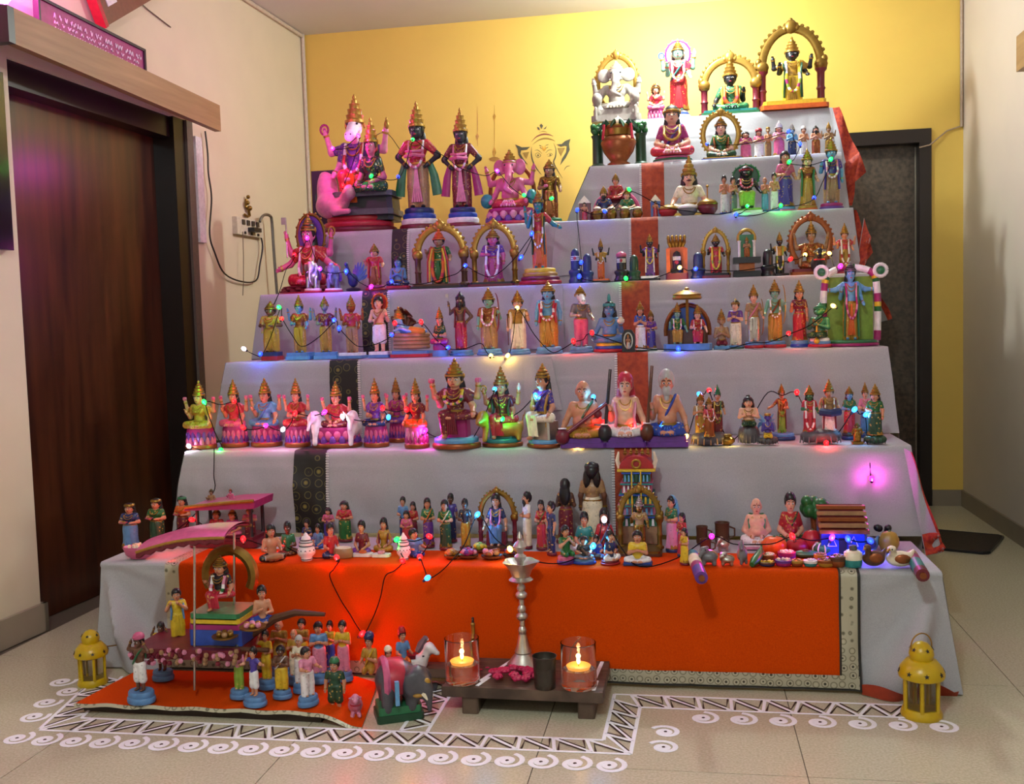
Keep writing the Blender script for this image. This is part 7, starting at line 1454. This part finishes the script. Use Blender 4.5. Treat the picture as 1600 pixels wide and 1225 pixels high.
MB().lathe([(.016, 0), (.018, .004), (.006, .012), (.0055, hi*.2), (.007, hi*.22), (.0055, hi*.24), (.0055, hi*.5), (.007, hi*.52), (.0055, hi*.54), (.0055, hi*.82), (.007, hi*.86), (.003, hi*.9)], 12).out('brass_stem', 'gold', ih); MB().tube([(0, 0, hi*.88), (0, 0, hi)], .004, 7).out('burnt_tip', 'coal', ih)
cb = thing('copper_twig_ornament', 'thin curved copper stick leaning by the right votive glass', 'ornament', (-.335, 2.66, bz)); MB().tube(smooth_path([(0, 0, .002), (.005, 0, .04), (.02, .0, .075), (.045, .0, .1)]), .002, 5).out('stick', 'copper', cb); MB().ball((.004, -.006, .012), (.008, .006, .01)).out('bud', 'maroon', cb)
pk = thing('low_wooden_plank', 'second low dark plank partly hidden behind the left votive glass', 'stool', (-.745, 2.725, 0)); MB().box((0, 0, .05), (.10, .03, .012), 0, 0, .003).out('plank', m_plank, pk)
for s in (-1, 1): MB().box((s*.07, 0, .019), (.012, .025, .019)).out('foot', m_plank, pk)

# ---------------------------------------------------------------- yellow lanterns
m_yel = mat('bc9c08', .32, 0, .12); m_pane = glass('lantern_pane', (.55, .55, .42), .15)
def lantern(label, x, y, h, handle, rz):
    l = thing('metal_lantern', label, 'lantern', (x, y, 0), rz); R_ = h*.24; n = 6
    MB().lathe([(R_*1.06, 0), (R_*1.1, h*.03), (R_*1.06, h*.07), (R_*.96, h*.12), (R_*.8, h*.125)], 24).out('base', m_yel, l)
    for j in range(n):
        a = j*2*math.pi/n; MB().tube([(R_*.93*math.cos(a), R_*.93*math.sin(a), h*.1), (R_*.95*math.cos(a), R_*.95*math.sin(a), h*.53)], h*.026, 6).out('post', m_yel, l)
        a0, a1 = a+.15, a+2*math.pi/n-.15; q = MB(); V_ = [(R_*.88*math.cos(t_), R_*.88*math.sin(t_), z) for z in (h*.12, h*.52) for t_ in (a0, a1)]; q.add(V_, [(0, 1, 3, 2)]); q.out('pane', m_pane, l)
    MB().lathe([(R_*.9, h*.50), (R_*1.18, h*.53), (R_*1.22, h*.58), (R_*1.1, h*.66), (R_*.78, h*.755), (R_*.6, h*.765), (R_*.62, h*.80), (R_*.66, h*.83), (R_*.6, h*.9), (R_*.35, h*.97), (R_*.05, h)], 26).out('roof', m_yel, l)
    def star(c, u, v, nrm, s):
        mb = MB(); P_ = [(s*(1 if i % 2 == 0 else .42)*math.sin(i*math.pi/5), s*(1 if i % 2 == 0 else .42)*math.cos(i*math.pi/5)) for i in range(10)]; mb.prism(P_[::-1], .0015, lambda a_, b_, d_: V3(*c)+u*a_+v*b_+nrm*(d_-.0004)); mb.out('star_cutout', 'black', l)
    for j in range(8):
        a = j*math.pi/4-1.9; nn = V3(math.cos(a)*.93, math.sin(a)*.93, .36); u = V3(-math.sin(a), math.cos(a), 0); v = np.cross(nn, u); star((R_*1.17*math.cos(a), R_*1.17*math.sin(a), h*.615), u, v, nn, h*.036)
    for j in range(5):
        a = j*1.2566-1.57; nn = V3(math.cos(a)*.85, math.sin(a)*.85, .5); u = V3(-math.sin(a), math.cos(a), 0); v = np.cross(nn, u); star((R_*.585*math.cos(a), R_*.585*math.sin(a), h*.905), u, v, nn, h*.03)
    if handle: MB().tube([(R_*.62*math.cos(a), 0, h*.93+R_*.72*math.sin(a)) for a in np.linspace(-.4, 3.54, 19)], .0018, 6).out('wire_handle', 'gold', l)
    else: MB().tube([(R_*.9, .03, h*.62), (R_*1.5, .08, h*.55), (R_*1.9, .1, h*.45)], .0018, 6).out('wire_handle', 'gold', l)
lantern('yellow metal lantern with star cut-outs at the right of the cloth', .58, 2.635, .195, True, .35); lantern('yellow metal lantern with star cut-outs beside the orange tray', -1.755, 2.655, .165, False, .2)

# ---------------------------------------------------------------- strings of coloured fairy lights
LC = dict(r=(1, .03, .03), g=(.03, 1, .12), b=(.02, .08, 1), c=(.05, .45, 1), m=(1, .05, .75), w=(.9, .75, 1), y=(1, .62, .12), v=(.35, .08, 1))
EC = dict(LC, r=(1, .004, .006), g=(.006, 1, .05), b=(.01, .03, 1), c=(.02, .22, 1), m=(1, .012, .5), v=(.25, .02, 1))
EM = {k: emis('bulb_'+k, v, 3.4) for k, v in EC.items()}
MBULB = {k: MB().lathe([(.0035, -.009), (.006, -.007), (.0078, -.002), (.0075, .004), (.0048, .009), (.001, .011)], 12).mesh('bulb', m) for k, m in EM.items()}
CAP = MB().lathe([(.003, -.018), (.0045, -.017), (.0045, -.009), (.0032, -.008)], 8).mesh('bulb_socket', mat('black'))
m_wire = mat('0c0b0c', .8, 0, .1); m_wire.node_tree.nodes['Principled BSDF'].inputs['Specular IOR Level'].default_value = .1
def string(label, items, extra=None, sag=.02):
    """items: (x, y, depth, colour, power factor); the wire runs through them in order"""
    s = thing('fairy_light_string', label, 'string lights'); P_ = []
    for (x, y, Y, c, pw) in items:
        p_ = atY(x, y, Y)
        if c != '-':
            b_ = link('bulb', MBULB[c], s); b_.location = p_; random.seed(int(x*7+y)); b_.rotation_euler = (random.uniform(-1.3, 1.3), random.uniform(-1, 1), 0)
            k_ = link('bulb_socket', CAP, b_)
            if pw: point('bulb_light', p_+V3(0, -.012, 0), LAMPS['bulb']*pw*(.65 if c == 'r' else 1.3 if c in 'bv' else 1), LC[c], .007, s)
        P_.append(p_+V3(0, .012, -.004))
    Q = []
    for i in range(len(P_)-1):
        m_ = (P_[i]+P_[i+1])/2-V3(0, .0, sag*min(1, np.linalg.norm(P_[i+1]-P_[i])*4)); Q += [P_[i], m_]
    Q.append(P_[-1]); MB().tube(smooth_path(Q, 5), .0017, 5).out('wire', m_wire, s)
string('string of coloured lights over the large statues at the left', [(655, 255, 4.60, 'r', 7), (600, 205, 4.60, 'm', 9), (520, 232, 4.30, 'm', 12), (560, 212, 4.30, 'm', 7), (536, 290, 4.30, 'r', 3), (580, 275, 4.3, 'g', .6), (622, 276, 4.3, 'b', .5), (645, 218, 4.30, 'g', 2), (690, 240, 4.36, '-', 0), (745, 270, 4.34, '-', 0), (777, 267, 4.27, 'v', 4), (819, 305, 4.27, 'g', 1.2), (862, 310, 4.3, 'g', .8)])  # first two bulbs are added behind the statues to tint the wall
string('string of coloured lights around the red goddess and the arched figures', [(424, 478, 3.9, '-', 0), (445, 420, 3.97, '-', 0), (460, 398, 3.99, 'r', 3), (480, 372, 3.97, 'm', 5), (500, 420, 3.93, 'v', 4), (541, 424, 3.93, 'b', 4), (580, 448, 3.93, 'm', 1.6), (612, 440, 3.93, 'b', 1), (700, 430, 3.94, '-', 0), (727, 415, 3.94, 'b', 2), (770, 430, 3.94, '-', 0), (831, 365, 3.92, 'b', 2), (814, 402, 3.92, 'b', 3)])
string('string of coloured lights over the small black idols and upper right dolls', [(1105, 225, 4.6, 'b', .8), (1232, 205, 4.63, 'b', .7), (1250, 225, 4.6, 'b', 1.2), (1233, 253, 4.33, 'g', 1.5), (1298, 249, 4.3, 'g', 1.2), (1272, 309, 4.3, 'b', .4), (1220, 321, 4.28, 'g', 1.6), (1150, 335, 4.27, 'b', .5), (1168, 322, 4.29, 'g', 1.6), (1090, 330, 4.27, '-', 0), (983, 296, 4.29, 'g', .5), (945, 330, 4.27, 'b', .5), (902, 328, 4.27, 'b', .5), (908, 410, 3.96, 'b', .8), (905, 432, 3.93, 'b', .6), (978, 435, 3.93, 'g', .7), (1062, 418, 3.95, 'y', 3), (1087, 420, 3.95, 'b', 2), (1235, 405, 3.95, 'r', .8), (1258, 398, 3.96, 'y', 1.5), (1296, 396, 3.96, 'y', 1.5), (1313, 416, 3.62, 'm', 2)])
string('string of coloured lights across the row of avatar dolls', [(381, 545, 3.62, 'w', .3), (407, 553, 3.58, 'b', 2), (436, 480, 3.6, 'g', 5), (440, 498, 3.62, 'r', 1), (470, 540, 3.6, '-', 0), (522, 500, 3.62, 'b', 2.5), (530, 513, 3.6, 'b', 1), (560, 540, 3.6, '-', 0), (612, 523, 3.6, 'b', 1.2), (617, 505, 3.62, 'r', 2), (658, 503, 3.61, 'r', 3), (700, 543, 3.6, 'b', 3), (750, 535, 3.6, '-', 0), (767, 556, 3.58, 'y', 1.5), (793, 556, 3.58, 'y', 2), (808, 481, 3.6, 'y', 1.5), (860, 548, 3.6, '-', 0), (896, 533, 3.6, 'r', 3), (925, 520, 3.61, 'r', 1.5), (1060, 545, 3.6, 'b', 1.2), (1170, 535, 3.6, '-', 0), (1232, 521, 3.61, 'r', 3), (1302, 478, 3.6, 'y', 2)])
string('string of coloured lights across the seated goddesses and musicians', [(295, 697, 3.26, 'w', 1.5), (345, 703, 3.26, 'g', 1.5), (319, 628, 3.26, 'g', 3), (366, 627, 3.3, 'r', 2.5), (380, 668, 3.27, 'r', 2.5), (415, 665, 3.27, 'm', 2.5), (442, 671, 3.27, 'w', 1.5), (461, 646, 3.27, 'r', 3), (507, 644, 3.27, 'm', 2), (535, 651, 3.27, 'w', 2), (607, 652, 3.28, 'c', 1), (598, 638, 3.28, 'r', 1.5), (635, 640, 3.26, 'r', 3), (664, 673, 3.26, 'm', 3), (690, 684, 3.26, 'm', 2), (732, 690, 3.26, 'c', 2), (773, 608, 3.27, 'c', 1.5), (785, 655, 3.27, 'g', 4), (837, 618, 3.27, 'c', 2.5), (855, 650, 3.27, 'y', 2.5), (903, 698, 3.25, 'y', 2), (927, 620, 3.27, 'c', 2.5), (943, 660, 3.26, 'r', 1.2), (990, 665, 3.26, 'r', 2), (1035, 676, 3.26, 'c', 4), (1072, 682, 3.26, 'y', 1.5), (1093, 616, 3.3, 'c', 1), (1108, 610, 3.32, 'r', 4), (1141, 688, 3.27, 'y', 1.2), (1200, 612, 3.34, '-', 0), (1245, 613, 3.36, 'r', 5), (1291, 692, 3.25, 'r', 3), (1335, 640, 3.3, 'c', 1.2), (1353, 648, 3.3, 'c', 2), (1360, 720, 3.22, '-', 0), (1362, 748, 3.21, 'm', 4)])
string('string of coloured lights drooping along the orange cloth and bench dolls', [(332, 700, 3.2, '-', 0), (330, 770, 3.1, '-', 0), (236, 850, 2.86, 'r', 2.5), (262, 838, 2.92, 'r', 2), (300, 812, 3.0, 'r', 1.5), (380, 842, 2.88, 'r', 2), (435, 850, 2.9, 'r', 1), (526, 871, 2.78, 'r', 4), (513, 900, 2.74, '-', 0), (545, 960, 2.72, '-', 0), (566, 990, 2.72, 'r', 6), (585, 955, 2.72, '-', 0), (600, 900, 2.74, '-', 0), (629, 876, 2.78, 'r', 3), (620, 843, 2.86, 'g', .8), (671, 838, 2.84, 'r', 3), (656, 870, 2.78, 'r', 2), (668, 903, 2.72, 'c', 1), (700, 880, 2.77, '-', 0), (746, 804, 2.98, 'c', 3), (797, 858, 2.83, 'y', 1.5), (870, 880, 2.77, '-', 0), (927, 853, 2.84, 'c', 4), (944, 812, 2.93, 'w', .6), (1000, 885, 2.77, '-', 0), (1112, 838, 2.9, 'm', 1.2), (1180, 850, 2.9, '-', 0), (1238, 838, 2.9, 'r', 3), (1300, 840, 2.92, 'v', 2), (1325, 842, 2.92, 'b', 2.5), (1360, 845, 2.92, 'b', 1)])

# look-alikes that belong together
GROUPS = {'small_figurine': 'tiny dolls on the second step', 'lingam_idol': 'small black idols', 'seated_goddess_figurine': 'seated goddesses on the sixth step', 'musician_figurine': 'seated musicians', 'grain_pot': 'little grain pots on the bench',
 'clay_animal': 'grey clay animals on the bench', 'clay_mug': 'brown clay mugs', 'bird_vessel': 'bird vessels', 'bearer_figurine': 'palanquin bearers', 'singer_figurine': 'procession singers', 'votive_glass': 'votive glasses on the plank', 'floating_candle': 'floating candles',
 'metal_lantern': 'yellow lanterns', 'fairy_light_string': 'strings of fairy lights', 'food_plate': 'plates of food on the bench', 'woman_figurine': 'women on the bench', 'man_figurine': 'men on the bench', 'seated_doll': 'seated dolls on the bench', 'painted_pot': 'white painted pots', 'painted_roller': 'painted rollers',
 'standing_statue': 'pair of dark-faced statues', 'merchant_doll': 'merchant couple', 'turned_doll': 'dolls seen from the back', 'ceiling_lamp': 'ceiling lamps', 'shrine_figurine': 'small shrine dolls', 'offering_bowl': 'bowls before the gold king', 'hanging_lamp_motif': 'painted hanging lamps', 'devotee_figurine': 'small devotees', 'offering_plate': 'offering plates on the palanquin', 'rider_figurine': 'elephant riders', 'elephant_figurine': 'elephant figurines'}
for o in list(COL.objects):
    if o.parent is None and 'category' in o and o.name.split('.')[0] in GROUPS and 'group' not in o: o['group'] = GROUPS[o.name.split('.')[0]]
